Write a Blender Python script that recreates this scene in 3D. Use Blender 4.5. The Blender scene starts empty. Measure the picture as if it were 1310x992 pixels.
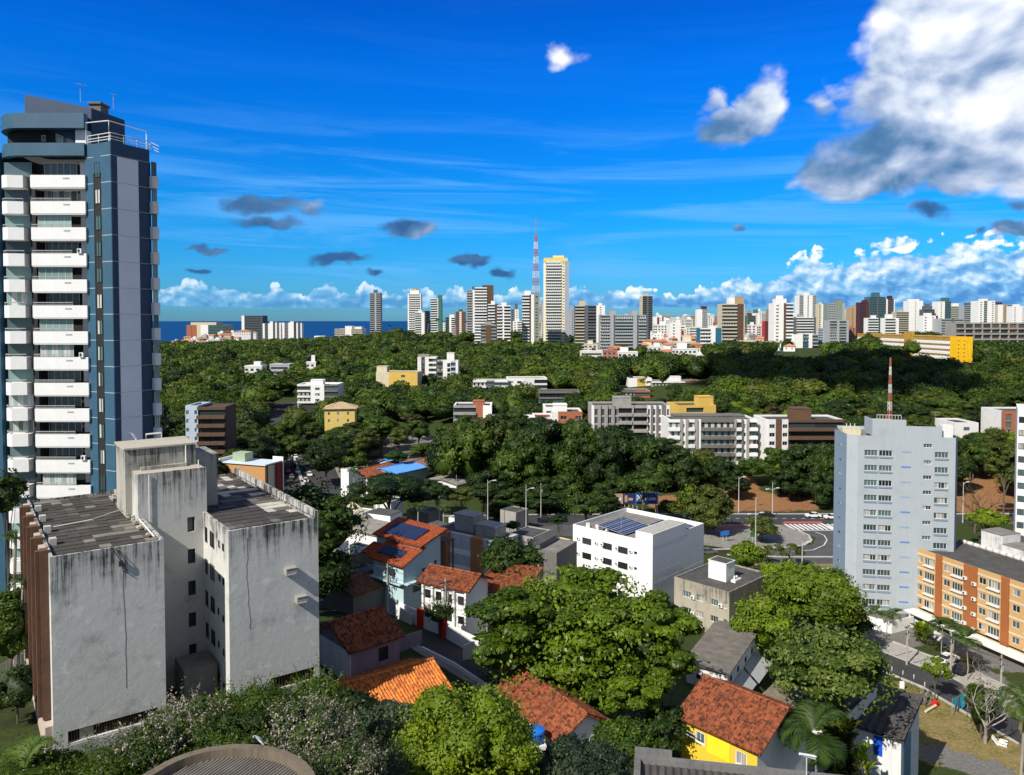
import bpy, math, random
import numpy as np
from mathutils import Vector, Matrix
R = math.radians
SC = bpy.context.scene
COL = SC.collection
# ------------------------------------------------------------------ camera
PITCH = R(1.88); FPX = 984.0
cam_d = bpy.data.cameras.new('camera'); cam = bpy.data.objects.new('camera', cam_d); COL.objects.link(cam)
cam_d.sensor_width = 36.0; cam_d.lens = 36.0*FPX/1310.0
cam_d.shift_y = -0.041; cam_d.clip_start = 0.5; cam_d.clip_end = 150000
cam.location = (0, 0, 0); cam.rotation_euler = (R(90)-PITCH, 0, 0)
SC.camera = cam
# ------------------------------------------------------------------ colour management
vs = SC.view_settings
SC.display_settings.display_device = 'sRGB'
vs.view_transform = 'Standard'; vs.look = 'None'; vs.gamma = 1.0; vs.use_curve_mapping = False
vs.exposure = 0.25
# ------------------------------------------------------------------ sun
SUN_EL = R(41.5); SH = Vector((-0.67, -0.742, 0)).normalized()
S = Vector((SH.x*math.cos(SUN_EL), SH.y*math.cos(SUN_EL), math.sin(SUN_EL)))
sl = bpy.data.lights.new('sun', 'SUN'); sun = bpy.data.objects.new('sun', sl); COL.objects.link(sun)
sl.energy = 5.0; sl.angle = R(0.53); sl.color = (1.0, 0.93, 0.82)
sun.rotation_euler = S.to_track_quat('Z', 'Y').to_euler()
SC.cycles.max_bounces = 5; SC.cycles.diffuse_bounces = 3; SC.cycles.glossy_bounces = 2
SC.cycles.transmission_bounces = 2; SC.cycles.transparent_max_bounces = 4
SC.cycles.use_denoising = True
SC.cycles.caustics_reflective = False; SC.cycles.caustics_refractive = False

# ------------------------------------------------------------------ node helpers
class G:
    """tiny node-graph writer"""
    def __init__(s, tree): s.t = tree; s.n = tree.nodes; s.l = tree.links
    def new(s, typ, **kw):
        n = s.n.new(typ)
        for k, v in kw.items(): setattr(n, k, v)
        return n
    def put(s, sock, v):
        if isinstance(v, bpy.types.NodeSocket): s.l.new(v, sock)
        elif v is not None: sock.default_value = v
    def m(s, op, a, b=None, c=None, clamp=False):
        n = s.new('ShaderNodeMath', operation=op, use_clamp=clamp)
        for i, v in enumerate((a, b, c)):
            if v is not None: s.put(n.inputs[i], v)
        return n.outputs[0]
    def add(s, a, b): return s.m('ADD', a, b)
    def sub(s, a, b): return s.m('SUBTRACT', a, b)
    def mul(s, a, b): return s.m('MULTIPLY', a, b)
    def mr(s, v, a, b, c=0.0, d=1.0, smooth=True):
        n = s.new('ShaderNodeMapRange', interpolation_type='SMOOTHSTEP' if smooth else 'LINEAR')
        s.put(n.inputs[0], v)
        for i, x in enumerate((a, b, c, d)): s.put(n.inputs[1+i], x)
        return n.outputs[0]
    def mix(s, f, a, b, blend='MIX'):
        n = s.new('ShaderNodeMix', data_type='RGBA', blend_type=blend)
        s.put(n.inputs[0], f)
        s.put(n.inputs[6], col4(a)); s.put(n.inputs[7], col4(b))
        return n.outputs[2]
    def noise(s, vec, scale, detail=4, rough=0.55, dist=0.0, dim='3D'):
        n = s.new('ShaderNodeTexNoise', noise_dimensions=dim)
        if vec is not None: s.put(n.inputs['Vector'], vec)
        n.inputs['Scale'].default_value = scale; n.inputs['Detail'].default_value = detail
        n.inputs['Roughness'].default_value = rough; n.inputs['Distortion'].default_value = dist
        return n.outputs[0]
    def xyz(s, x, y, z):
        n = s.new('ShaderNodeCombineXYZ')
        for i, v in enumerate((x, y, z)): s.put(n.inputs[i], v)
        return n.outputs[0]
    def sep(s, v):
        n = s.new('ShaderNodeSeparateXYZ'); s.put(n.inputs[0], v); return n.outputs
    def scale(s, v, k):
        n = s.new('ShaderNodeVectorMath', operation='MULTIPLY'); s.put(n.inputs[0], v); n.inputs[1].default_value = k
        return n.outputs[0]
    def ramp(s, v, stops, interp='LINEAR'):
        n = s.new('ShaderNodeValToRGB'); r = n.color_ramp; r.interpolation = interp
        while len(r.elements) < len(stops): r.elements.new(0.5)
        for e, (p, c) in zip(r.elements, stops): e.position = p; e.color = col4(c)
        s.put(n.inputs[0], v)
        return n.outputs[0]
def col4(c):
    if isinstance(c, (tuple, list)) and len(c) == 3: return (c[0], c[1], c[2], 1.0)
    return c
def srgb(r, g, b):
    f = lambda v: (v/255/12.92) if v/255 <= 0.04045 else ((v/255+0.055)/1.055)**2.4
    return (f(r), f(g), f(b))

# ------------------------------------------------------------------ world: Nishita sky with clouds
def azel(px, py):
    u = (px-655)/FPX; v = (442.3-py)/FPX
    d = Vector((u, math.cos(PITCH)+v*math.sin(PITCH), -math.sin(PITCH)+v*math.cos(PITCH)))
    return math.atan2(d.x, d.y), math.atan2(d.z, math.hypot(d.x, d.y))
w = bpy.data.worlds.new('World'); SC.world = w; w.use_nodes = True
wt = w.node_tree; wt.nodes.clear(); g = G(wt)
sky = g.new('ShaderNodeTexSky', sky_type='NISHITA', sun_disc=False)
sky.sun_elevation = SUN_EL; sky.sun_rotation = math.atan2(SH.x, SH.y)
sky.altitude = 60; sky.air_density = 1.0; sky.dust_density = 0.25; sky.ozone_density = 3.0
tc = g.new('ShaderNodeTexCoord').outputs['Generated']
X, Y, Z = g.sep(tc)
az = g.m('ARCTAN2', X, Y)
el = g.m('ARCTAN2', Z, g.m('SQRT', g.add(g.mul(X, X), g.mul(Y, Y))))
PXR = 1/FPX
def fbm(u, v, su, sv, det=7, rough=0.58, z=0.0, dist=0.0):
    return g.noise(g.xyz(g.add(g.mul(u, su), z*7.3), g.add(g.mul(v, sv), z*3.1), 0.0), 1.0, min(det, 6), rough, dist, dim='2D')
# cumulus groups: px, py, rx, ry, weight, brightness
BL = [(1210,70,110,95,1.25,.80),(1290,150,100,90,1.2,.86),(1130,120,80,50,.85,.66),(1175,90,38,26,.25,.25),
      (1180,190,120,50,.95,.36),(1100,228,70,34,.9,.34),(1240,220,80,30,.9,.30),(975,142,36,32,.85,.62),(915,135,30,24,.78,.66),(918,165,36,16,.8,.5),
      (945,160,58,26,.9,.5),(1055,140,38,26,.66,.55),(1290,30,60,50,1.0,.8),(722,76,30,20,.72,.85),
      (330,262,62,15,.80,.10),(350,285,62,14,.78,.05),(400,268,30,16,.6,.12),(525,292,38,14,.75,.02),(437,330,44,10,.76,.08),(600,333,30,9,.74,.06),
      (637,349,17,7,.62,.02),(252,347,26,6,.7,.05),(268,321,34,5,.6,.05),(480,349,16,4,.6,.05),(1295,296,32,13,.74,.2),(1186,270,34,13,.62,.15),
      (945,292,14,9,.6,.1),(1258,298,12,7,.6,.1),(1300,262,26,14,.62,.25)]
def puff(u, v, s, z):
    wx = g.mul(g.sub(fbm(u, v, s*1.1, s*1.4, 3, .5, z+4), .5), .9); wy = g.mul(g.sub(fbm(u, v, s*1.1, s*1.4, 3, .5, z+8), .5), .9); out = None
    for k, a in ((1.0, .66), (2.6, .34)):
        n = g.new('ShaderNodeTexVoronoi', feature='SMOOTH_F1', voronoi_dimensions='2D'); n.inputs['Smoothness'].default_value = .35; n.inputs['Scale'].default_value = k
        g.put(n.inputs['Vector'], g.xyz(g.add(g.add(g.mul(u, s), wx), z*5.0), g.add(g.mul(v, s*1.3), wy), 0.0)); q = g.mul(g.sub(1.0, n.outputs['Distance']), a); out = q if out is None else g.add(out, q)
    return out
P1 = puff(az, el, 10, 1.7); P1b = puff(g.add(az, .010), g.add(el, -.014), 10, 1.7)
n1 = fbm(az, el, 10, 14, 8, .50, 1.3, .25); n1b = fbm(g.add(az, .012), g.add(el, -.018), 10, 14, 8, .50, 1.3, .25)
gs = None; gb = None
wu = g.add(az, g.mul(g.sub(fbm(az, el, 26, 34, 3, .5, 5.1), .5), .030)); wv = g.add(el, g.mul(g.sub(fbm(az, el, 26, 34, 3, .5, 9.7), .5), .024))
for (px, py, rx, ry, wgt, br) in BL:
    a0, e0 = azel(px, py); ca = math.cos(a0)
    du = g.mul(g.sub(wu, a0), FPX/(rx*ca*ca)); dv = g.mul(g.sub(wv, e0), FPX/(ry*ca))
    r2 = g.add(g.mul(du, du), g.mul(dv, dv))
    gg = g.mul(g.m('EXPONENT', g.mul(r2, -.8)), wgt)
    gs = gg if gs is None else g.m('MAXIMUM', gs, gg)
    gw = g.mul(g.m('POWER', gg, 3.0), br); gd = g.m('POWER', gg, 3.0)
    gb = (gw, gd) if gb is None else (g.add(gb[0], gw), g.add(gb[1], gd))
F = g.add(gs, g.add(g.mul(g.sub(n1, .5), .75), g.mul(g.sub(P1, .52), .42)))
a_c = g.mul(g.mr(F, .36, .66), g.mr(gs, .06, .22))
bright = g.m('DIVIDE', gb[0], g.add(gb[1], 1e-6))
rel = g.add(g.mul(g.sub(n1, n1b), 1.3), g.mul(g.sub(P1, P1b), .55))
lit = g.m('ADD', bright, rel, clamp=True)
ccol = g.ramp(lit, [(0.0, (.035,.12,.30)), (.3, (.09,.21,.40)), (.55, (.30,.40,.60)), (.8, (.62,.69,.82)), (1, (.88,.90,.94))])
# low band of cumulus along the horizon, taller to the right
azt = g.mr(az, azel(820,380)[0], azel(1250,380)[0], 0, 1)
hum = fbm(az, 0.0, 16, 1, 5, .6, 3.3)
topp = g.add(g.add(.022, g.mul(azt, .052)), g.mul(g.sub(hum, .5), .075))
base_el = azel(655, 391)[1]
hh = g.sub(el, base_el)
nb = fbm(az, el, 24, 40, 9, .56, 7.7, .35); nbb = fbm(g.add(az, .006), g.add(el, -.008), 24, 40, 9, .56, 7.7, .35)
P2 = puff(az, el, 30, 3.1); P2b = puff(g.add(az, .0035), g.add(el, -.005), 30, 3.1)
Fb = g.add(g.mr(g.m('DIVIDE', hh, g.m('MAXIMUM', topp, .004)), .35, 1.30, 1.0, 0.0, smooth=False), g.add(g.mul(g.sub(nb, .5), .9), g.mul(g.sub(P2, .55), .9)))
Fb = g.mul(Fb, g.mul(g.mr(hh, -.012, .006), g.mr(g.m('DIVIDE', hh, g.m('MAXIMUM', topp, .004)), 1.25, 1.05)))
a_b = g.mul(g.mr(g.add(Fb, g.mul(azt, .16)), .44, .62), g.mr(az, azel(500,380)[0], azel(1000,380)[0], .62, .95))
litb = g.m('ADD', g.mr(g.m('DIVIDE', hh, g.m('MAXIMUM', topp, .004)), 0.1, .95, .16, .78, smooth=False), g.add(g.mul(g.sub(nb, nbb), 1.2), g.mul(g.sub(P2, P2b), .9)), clamp=True)
bcol = g.ramp(litb, [(0.0, (.07,.25,.58)), (.40, (.20,.46,.76)), (.66, (.56,.72,.90)), (.9, (.95,.97,1.0))])
# thin cirrus streaks
ci = fbm(g.add(az, g.mul(el, .5)), g.add(el, g.mul(az, .03)), 3.0, 40, 6, .60, 2.2, .5)
cim = g.mul(g.mr(el, azel(655,400)[1], azel(655,330)[1], .25, 1), g.mr(el, azel(655,270)[1], azel(655,120)[1], 1, .04))
a_i = g.mul(g.mul(g.mr(ci, .42, .74), cim), .50)
skyc = sky.outputs[0]
STR = 0.10
hs = g.new('ShaderNodeHueSaturation'); hs.inputs['Saturation'].default_value = 1.35; g.put(hs.inputs['Color'], skyc)
tint = g.ramp(g.mr(el, 0.0, .62, 0, 1, smooth=False), [(0, (.17,.48,1.02)), (.22, (.05,.70,1.22)), (.50, (.015,.72,1.50)), (.72, (.02,.50,1.30)), (1, (.16,.34,.72))])
skyt = g.mix(1.0, hs.outputs[0], tint, 'MULTIPLY')
K = 10.0   # cloud radiance relative to the Background strength
def cs(c): return g.scale(c, (K, K, K))
c1 = g.mix(a_i, skyt, cs(g.xyz(.16*1.0, .46, .92)))
c2 = g.mix(a_b, c1, cs(bcol))
c3 = g.mix(a_c, c2, cs(ccol))
# outside the photographed part of the sky, overhead and behind us: neutral white added to make ambient light less blue
sky_fill = g.m('MAXIMUM', g.mr(g.m('ABSOLUTE', az), .80, 1.5), g.mr(el, .62, 1.05))
c3 = g.mix(g.mul(sky_fill, .80), c3, cs(g.xyz(.25, .28, .325)))
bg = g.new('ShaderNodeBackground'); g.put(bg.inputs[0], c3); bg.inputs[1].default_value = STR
wo = g.new('ShaderNodeOutputWorld'); g.l.new(bg.outputs[0], wo.inputs[0])
w.cycles.sampling_method = 'MANUAL'; w.cycles.sample_map_resolution = 512

# ------------------------------------------------------------------ placing: pixel of the survey photo -> point in the world
def ray(px, py):
    u = (px-655)/FPX; v = (442.3-py)/FPX
    return Vector((u, math.cos(PITCH)+v*math.sin(PITCH), -math.sin(PITCH)+v*math.cos(PITCH)))
def W(px, py, z): r = ray(px, py); return r*(z/r.z)
def D(px, py, y): r = ray(px, py); return r*(y/r.y)
def proj(p):
    cp, sp = math.cos(PITCH), math.sin(PITCH)
    f = p[1]*cp - p[2]*sp; up = p[1]*sp + p[2]*cp
    return 655+FPX*p[0]/f, 442.3-FPX*up/f
# ------------------------------------------------------------------ terrain heights
TPX = [-150, 0, 200, 400, 600, 800, 1000, 1200, 1400]
TA = np.array([(p-655)/FPX for p in TPX])
TD = np.array([20, 60, 80, 100, 125, 150, 200, 236, 256, 300, 350, 400, 450, 500, 600, 700, 800, 1000, 1500, 2000, 2600, 6000, 9000, 60000.])
TZ = np.array([
 [-33,-33,-33,-33,-35,-37,-41,-45,-48],
 [-33,-33,-33,-33.5,-38,-42,-47,-52,-54],
 [-34,-34,-35,-37,-40.5,-45,-51,-56,-57],
 [-38,-38,-38,-39.5,-42,-48,-54,-57,-57],
 [-44,-44,-44,-44.5,-47,-52,-56,-57,-57],
 [-50,-50,-50,-50,-52,-55,-57,-57,-57],
 [-57,-57,-57,-56,-57,-57,-57,-57,-57],
 [-57,-57,-57,-57,-57,-57,-57,-57,-57],
 [-57,-57,-57,-57,-56,-54,-53.5,-53,-52],
 [-57,-57,-57,-57,-53,-51,-52,-52,-50],
 [-56,-56,-56,-57,-50,-47,-47,-45,-44],
 [-53,-53,-54,-55,-46,-44,-40,-38,-37],
 [-49,-49,-49,-49,-44,-42,-35,-32,-31],
 [-46,-46,-45,-43,-40,-40,-31,-28,-28],
 [-39,-39,-39,-37,-34,-37,-25,-24,-24],
 [-40,-40,-38,-33,-31,-33,-25,-24,-24],
 [-44,-44,-42,-33,-30,-31,-26,-26,-26],
 [-46,-46,-44,-38,-30,-29,-29,-29,-29],
 [-48,-48,-48,-50,-48,-36,-30,-30,-30],
 [-66,-66,-66,-66,-66,-42,-32,-32,-32],
 [-80,-80,-80,-80,-80,-50,-34,-34,-34],
 [-80,-80,-80,-80,-80,-60,-40,-40,-40],
 [-95,-95,-95,-95,-95,-95,-95,-95,-95],
 [-95,-95,-95,-95,-95,-95,-95,-95,-95.]])
LTD = np.log(TD)
def tz_arr(x, y):
    x = np.asarray(x, float); y = np.asarray(y, float)
    return tz_base(x, y) + 13.0*np.exp(-((x+112)/62)**2-((y-985)/150)**2)
def tz_base(x, y):
    yy = np.maximum(y, 20.0)
    a = np.clip(x/yy, TA[0], TA[-1]); l = np.clip(np.log(yy), LTD[0], LTD[-1])
    i = np.clip(np.searchsorted(TA, a)-1, 0, len(TA)-2); j = np.clip(np.searchsorted(LTD, l)-1, 0, len(TD)-2)
    fa = (a-TA[i])/(TA[i+1]-TA[i]); fl = (l-LTD[j])/(LTD[j+1]-LTD[j])
    return (TZ[j,i]*(1-fa)+TZ[j,i+1]*fa)*(1-fl) + (TZ[j+1,i]*(1-fa)+TZ[j+1,i+1]*fa)*fl
def tz(x, y): return float(tz_arr([x], [y])[0])
def gpt(px, py):
    """ground point seen at a pixel"""
    r = ray(px, py); last = 15.0
    for k in range(2000):
        y = 15*1.01**k; p = r*(y/r.y)
        if p.z <= tz(p.x, p.y): return Vector((p.x, p.y, tz(p.x, p.y)))
        if y > 5000: break
    return p
# ------------------------------------------------------------------ materials
MATS = {}
def newmat(name):
    m = bpy.data.materials.new(name); m.use_nodes = True; t = m.node_tree
    bs = t.nodes['Principled BSDF']; MATS[name] = m
    return m, G(t), bs
def objco(gx): return gx.new('ShaderNodeTexCoord').outputs['Object']
def bump(gx, bs, h, dist=.02, strength=.6):
    b = gx.new('ShaderNodeBump'); b.inputs['Strength'].default_value = strength; b.inputs['Distance'].default_value = dist
    gx.put(b.inputs['Height'], h); gx.put(bs.inputs['Normal'], b.outputs[0])
def M_plain(name, c, rough=.7, var=.12, sc=.6, spec=.3, metal=0.0, vc=None, bmp=0.0, bsc=8.0):
    """base colour broken up by two noises"""
    if name in MATS: return MATS[name]
    m, gx, bs = newmat(name); o = objco(gx)
    n = gx.noise(o, sc, 6, .65); n2 = gx.noise(o, sc*9, 4, .6)
    f = gx.m('ADD', gx.mul(gx.sub(n, .5), 2.0), gx.mul(gx.sub(n2, .5), .8))
    k = gx.add(1.0, gx.mul(f, var*2))
    gx.put(bs.inputs['Base Color'], gx.mix(1.0, c, gx.xyz(k, k, k), 'MULTIPLY'))
    bs.inputs['Roughness'].default_value = rough; bs.inputs['Metallic'].default_value = metal
    bs.inputs['Specular IOR Level'].default_value = spec
    if bmp: bump(gx, bs, gx.noise(o, bsc, 5, .6), bmp)
    return m
def M_grimy(name, c, dirt=(.06,.06,.055), amt=.5, top=None, streak=.9, rough=.85, sc=1.0, bmp=.03, patch=None):
    """painted render with vertical run-off streaks, blotches and cracks; top = local height where streaks start"""
    if name in MATS: return MATS[name]
    m, gx, bs = newmat(name); o = objco(gx); x, y, z = gx.sep(o)
    st = gx.noise(gx.scale(o, (2.6*sc, 2.6*sc, .10*sc)), 1.0, 6, .7)
    st2 = gx.noise(gx.scale(o, (9*sc, 9*sc, .35*sc)), 1.0, 4, .6)
    bl = gx.noise(o, .35*sc, 8, .68); fine = gx.noise(o, 5*sc, 6, .7)
    dd = gx.mr(gx.add(gx.mul(st, .6), gx.add(gx.mul(st2, .25), gx.mul(bl, .35))), .52, .86)
    if top is not None:
        near = gx.mr(gx.sub(top, z), 0.0, 5.5, 1.0, .12)
        dd = gx.mul(gx.mr(gx.add(dd, gx.mul(near, .55)), .35, 1.15), near)
    dd = gx.m('MULTIPLY', dd, streak)
    bb = gx.mul(gx.mr(bl, .50, .74), amt)
    k = gx.add(.86, gx.mul(fine, .28))
    b0 = gx.mix(1.0, c, gx.xyz(k, k, k), 'MULTIPLY')
    if patch: b0 = gx.mix(gx.mr(gx.noise(o, .8*sc, 5, .6, .4), .60, .64), b0, patch)
    b1 = gx.mix(gx.mul(bb, .55), b0, dirt)
    b2 = gx.mix(gx.m('MULTIPLY', dd, .85, clamp=True), b1, dirt)
    gx.put(bs.inputs['Base Color'], b2); bs.inputs['Roughness'].default_value = rough
    bs.inputs['Specular IOR Level'].default_value = .2
    if bmp: bump(gx, bs, gx.add(gx.noise(o, 1.6, 6, .6), gx.mul(fine, .3)), bmp, .7)
    return m
def M_tile(name, c1, c2, c3=(.05,.03,.025), moss=.35):
    if name in MATS: return MATS[name]
    m, gx, bs = newmat(name); o = objco(gx)
    v = gx.new('ShaderNodeTexVoronoi'); gx.put(v.inputs['Vector'], gx.scale(o, (3.6, 3.0, 3.0))); v.inputs['Scale'].default_value = 1.0
    r = gx.sep(v.outputs['Color'])[0]
    base = gx.ramp(r, [(0, c2), (.45, c1), (.8, tuple(min(1, a*1.25) for a in c1)), (1, c2)])
    big = gx.noise(o, .55, 6, .7); fine = gx.noise(o, 2.8, 5, .7)
    b = gx.mix(gx.mul(gx.mr(gx.add(gx.mul(big, .6), gx.mul(fine, .4)), .50, .66), moss), base, c3)
    gx.put(bs.inputs['Base Color'], b); bs.inputs['Roughness'].default_value = .9; bs.inputs['Specular IOR Level'].default_value = .15
    return m
def M_glass(name='window_glass', dark=(.012,.016,.02), cur=(.45,.44,.40), share=.35, tint=(.10,.16,.17)):
    if name in MATS: return MATS[name]
    m, gx, bs = newmat(name)
    rnd = gx.new('ShaderNodeObjectInfo').outputs['Random']
    o = objco(gx)
    x, y, z = gx.sep(o)
    fold = gx.noise(gx.scale(o, (7, 7, .3)), 1.0, 2, .5)
    curt = gx.mix(gx.mr(fold, .4, .6), tuple(a*.6 for a in cur), cur)
    sidef = gx.m('GREATER_THAN', gx.m('FRACT', gx.add(gx.mul(rnd, 37.0), gx.mul(gx.add(x, y), .45))), .45)
    f = gx.mul(gx.m('LESS_THAN', rnd, share), sidef)
    r2 = gx.m('FRACT', gx.mul(rnd, 91.7))
    dk = gx.mix(r2, dark, tint)
    gx.put(bs.inputs['Base Color'], gx.mix(f, dk, curt))
    gx.put(bs.inputs['Roughness'], .08); bs.inputs['Specular IOR Level'].default_value = .6
    return m
def M_leaf(name, stops, tr=.30, rough=.55, spec=.35):
    """foliage: colour follows each clump's own tint (mesh attribute) and each tree's own random"""
    if name in MATS: return MATS[name]
    m, gx, bs = newmat(name); t = m.node_tree
    at = gx.new('ShaderNodeAttribute', attribute_name='tint').outputs['Fac']
    rnd = gx.new('ShaderNodeObjectInfo').outputs['Random']
    f = gx.m('ADD', gx.mul(at, .72), gx.mul(rnd, .28), clamp=True)
    c = gx.ramp(f, stops)
    gx.put(bs.inputs['Base Color'], c); bs.inputs['Roughness'].default_value = rough
    bs.inputs['Specular IOR Level'].default_value = spec
    tl = gx.new('ShaderNodeBsdfTranslucent'); gx.put(tl.inputs[0], gx.mix(1.0, c, (1.1, 1.25, .55), 'MULTIPLY'))
    mx = gx.new('ShaderNodeMixShader'); mx.inputs[0].default_value = tr
    gx.l.new(bs.outputs[0], mx.inputs[1]); gx.l.new(tl.outputs[0], mx.inputs[2])
    gx.l.new(mx.outputs[0], t.nodes['Material Output'].inputs[0])
    return m
# ------------------------------------------------------------------ mesh helpers
class MB:
    def __init__(s): s.v = []; s.f = []; s.i = []
    def face(s, pts, mi=0):
        n = len(s.v); s.v.extend([tuple(p) for p in pts]); s.f.append(tuple(range(n, n+len(pts)))); s.i.append(mi); return s
    def poly(s, V, F, mi=0):
        n = len(s.v); s.v.extend([tuple(p) for p in V])
        for f in F: s.f.append(tuple(n+k for k in f)); s.i.append(mi)
        return s
    def box(s, x0, x1, y0, y1, z0, z1, mi=0):
        V = [(x0,y0,z0),(x1,y0,z0),(x1,y1,z0),(x0,y1,z0),(x0,y0,z1),(x1,y0,z1),(x1,y1,z1),(x0,y1,z1)]
        return s.poly(V, [(3,2,1,0),(4,5,6,7),(0,1,5,4),(1,2,6,5),(2,3,7,6),(3,0,4,7)], mi)
    def bx(s, c, d, mi=0): return s.box(c[0]-d[0]/2, c[0]+d[0]/2, c[1]-d[1]/2, c[1]+d[1]/2, c[2]-d[2]/2, c[2]+d[2]/2, mi)
    def prism(s, P, z0, z1, mi=0, cap=True):
        n = len(P); V = [(p[0],p[1],z0) for p in P]+[(p[0],p[1],z1) for p in P]
        F = [(i,(i+1)%n,n+(i+1)%n,n+i) for i in range(n)]
        if cap: F += [tuple(range(n-1,-1,-1)), tuple(range(n,2*n))]
        return s.poly(V, F, mi)
    def tube(s, pts, rad, n=6, mi=0, cap=True):
        pts = [Vector(p) for p in pts]
        if not isinstance(rad, (list, tuple)): rad = [rad]*len(pts)
        V = []; F = []
        for k, p in enumerate(pts):
            d = (pts[min(k+1, len(pts)-1)]-pts[max(k-1, 0)]).normalized()
            a = d.cross(Vector((0,0,1)) if abs(d.z) < .9 else Vector((1,0,0))).normalized(); b = d.cross(a)
            for j in range(n):
                t = 2*math.pi*j/n; V.append(p+(a*math.cos(t)+b*math.sin(t))*rad[k])
        for k in range(len(pts)-1):
            for j in range(n): F.append((k*n+j, k*n+(j+1)%n, (k+1)*n+(j+1)%n, (k+1)*n+j))
        if cap: F += [tuple(range(n-1,-1,-1)), tuple(range((len(pts)-1)*n, len(pts)*n))]
        return s.poly(V, F, mi)
    def xf(s, M, k0=0):
        for k in range(k0, len(s.v)): s.v[k] = tuple(M @ Vector(s.v[k]))
        return s
    def mesh(s, name, mats):
        me = bpy.data.meshes.new(name); me.from_pydata(s.v, [], s.f)
        for m in (mats if isinstance(mats, (list, tuple)) else [mats]): me.materials.append(m)
        if any(s.i): me.polygons.foreach_set('material_index', s.i)
        me.update(); return me
    def build(s, name, mats, parent=None, smooth=False, label=None):
        me = s.mesh(name, mats)
        if smooth: me.polygons.foreach_set('use_smooth', [True]*len(me.polygons))
        return link(name, me, parent, label=label)
def link(name, me, parent=None, loc=None, label=None):
    o = bpy.data.objects.new(name, me); COL.objects.link(o)
    if parent is not None: o.parent = parent
    if loc is not None: o.location = loc
    if label: o['label'] = label
    return o
def tag(o, label, cat, group=None, kind=None):
    if label: o['label'] = label
    if cat: o['category'] = cat
    if group: o['group'] = group
    if kind: o['kind'] = kind
    return o
def thing(name, label, cat, loc=(0,0,0), rz=0.0, group=None):
    o = bpy.data.objects.new(name, None); COL.objects.link(o); o.location = loc; o.rotation_euler = (0,0,rz)
    o.empty_display_size = .5
    return tag(o, label, cat, group)
def struct(o): o['kind'] = 'structure'; return o
def fastmesh(name, V, F, mats, tint=None, k=4):
    """numpy mesh of k-gons; tint = one value per vertex"""
    me = bpy.data.meshes.new(name); V = np.asarray(V, np.float32); F = np.asarray(F, np.int32)
    me.vertices.add(len(V)); me.vertices.foreach_set('co', V.ravel())
    me.loops.add(F.size); me.loops.foreach_set('vertex_index', F.ravel())
    me.polygons.add(len(F)); me.polygons.foreach_set('loop_start', np.arange(0, F.size, k, dtype=np.int32))
    for m in (mats if isinstance(mats, (list, tuple)) else [mats]): me.materials.append(m)
    if tint is not None:
        a = me.attributes.new('tint', 'FLOAT', 'POINT'); a.data.foreach_set('value', np.asarray(tint, np.float32))
    me.update(calc_edges=True); return me
ORD = ['first','second','third','fourth','fifth','sixth','seventh','eighth','ninth','tenth','eleventh','twelfth','thirteenth','fourteenth','fifteenth','sixteenth','seventeenth','eighteenth','nineteenth','twentieth']
# rectangles of the photo that far trees must leave clear: x0, y0, x1, y1, depth
CLEAR = []
FOOT = []   # ground discs taken by buildings and roads
# ------------------------------------------------------------------ ground
def build_ground():
    A = np.concatenate([np.linspace(-3, -.95, 14)[:-1], np.linspace(-.95, .95, 700), np.linspace(.95, 3, 14)[1:]])
    Yr = np.concatenate([[-80, -40, 0, 8], np.exp(np.linspace(math.log(14), math.log(60000), 420))])
    wd = np.maximum(Yr, 25.0)
    X = A[None,:]*wd[:,None]; Y = np.repeat(Yr[:,None], len(A), 1)
    Z = tz_arr(X, Y)
    rng = np.random.default_rng(1)
    Z = Z + .25*np.sin(X*.13+1)*np.sin(Y*.11)*(Y < 110)
    V = np.stack([X, Y, Z], -1).reshape(-1, 3)
    nr, nc = len(Yr), len(A)
    idx = np.arange(nr*nc).reshape(nr, nc)
    F = np.stack([idx[:-1,:-1], idx[:-1,1:], idx[1:,1:], idx[1:,:-1]], -1).reshape(-1, 4)
    # earth / paving zones around world points: (px, py, radius m, kind, ry factor)
    dirt = np.zeros(len(V)); pave = np.zeros(len(V)); dry = np.zeros(len(V))
    def disc(arr, px, py, r, asp=1.0, val=1.0):
        c = gpt(px, py); d2 = ((V[:,0]-c.x)/r)**2 + ((V[:,1]-c.y)/(r*asp))**2
        arr[:] = np.maximum(arr, val*np.exp(-d2*d2))
    for a in [(900,646,9,1),(940,648,11,.8),(985,648,12,.8),(1020,646,9,.9),(960,640,9,.8),(860,648,9,.9),(940,622,9,1),(985,600,7,1),(1240,640,16,1.6),(1270,650,16,1.6),(1250,610,16,1.6)]: disc(dirt, *a)
    for a in [(1185,925,6,1.6),(1215,905,7,1.4),(1245,935,9,1.5),(1290,965,9,1.2),(1175,890,5,1),(1180,955,5,1),(1230,870,5,.8,.6),(1060,712,9,.5,.6),(990,690,9,.6,.5),(890,690,9,.6,.6)]: disc(dry, *a)
    for a in [(1235,975,3.2,.9),(1205,968,3,.9),(1270,990,3,1),(430,745,7,1.2),(470,765,7,1),(640,700,10,1.0),(560,690,8,1),(700,700,12,1),(820,720,12,1),(900,790,8,1),(470,700,9,1),(500,600,20,1.0),(500,570,22,1.0),(720,668,10,.6),(1130,810,8,1),(1170,800,8,1),(1240,870,6,.8),(1290,830,12,1)]: disc(pave, *a)
    me = fastmesh('ground', V, F, ground_mat(), None)
    for nm, arr in (('dirt', dirt), ('pave', pave), ('dry', dry)):
        a = me.attributes.new(nm, 'FLOAT', 'POINT'); a.data.foreach_set('value', arr.astype(np.float32))
    me.polygons.foreach_set('use_smooth', np.ones(len(F), bool))
    struct(link('ground', me))
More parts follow.
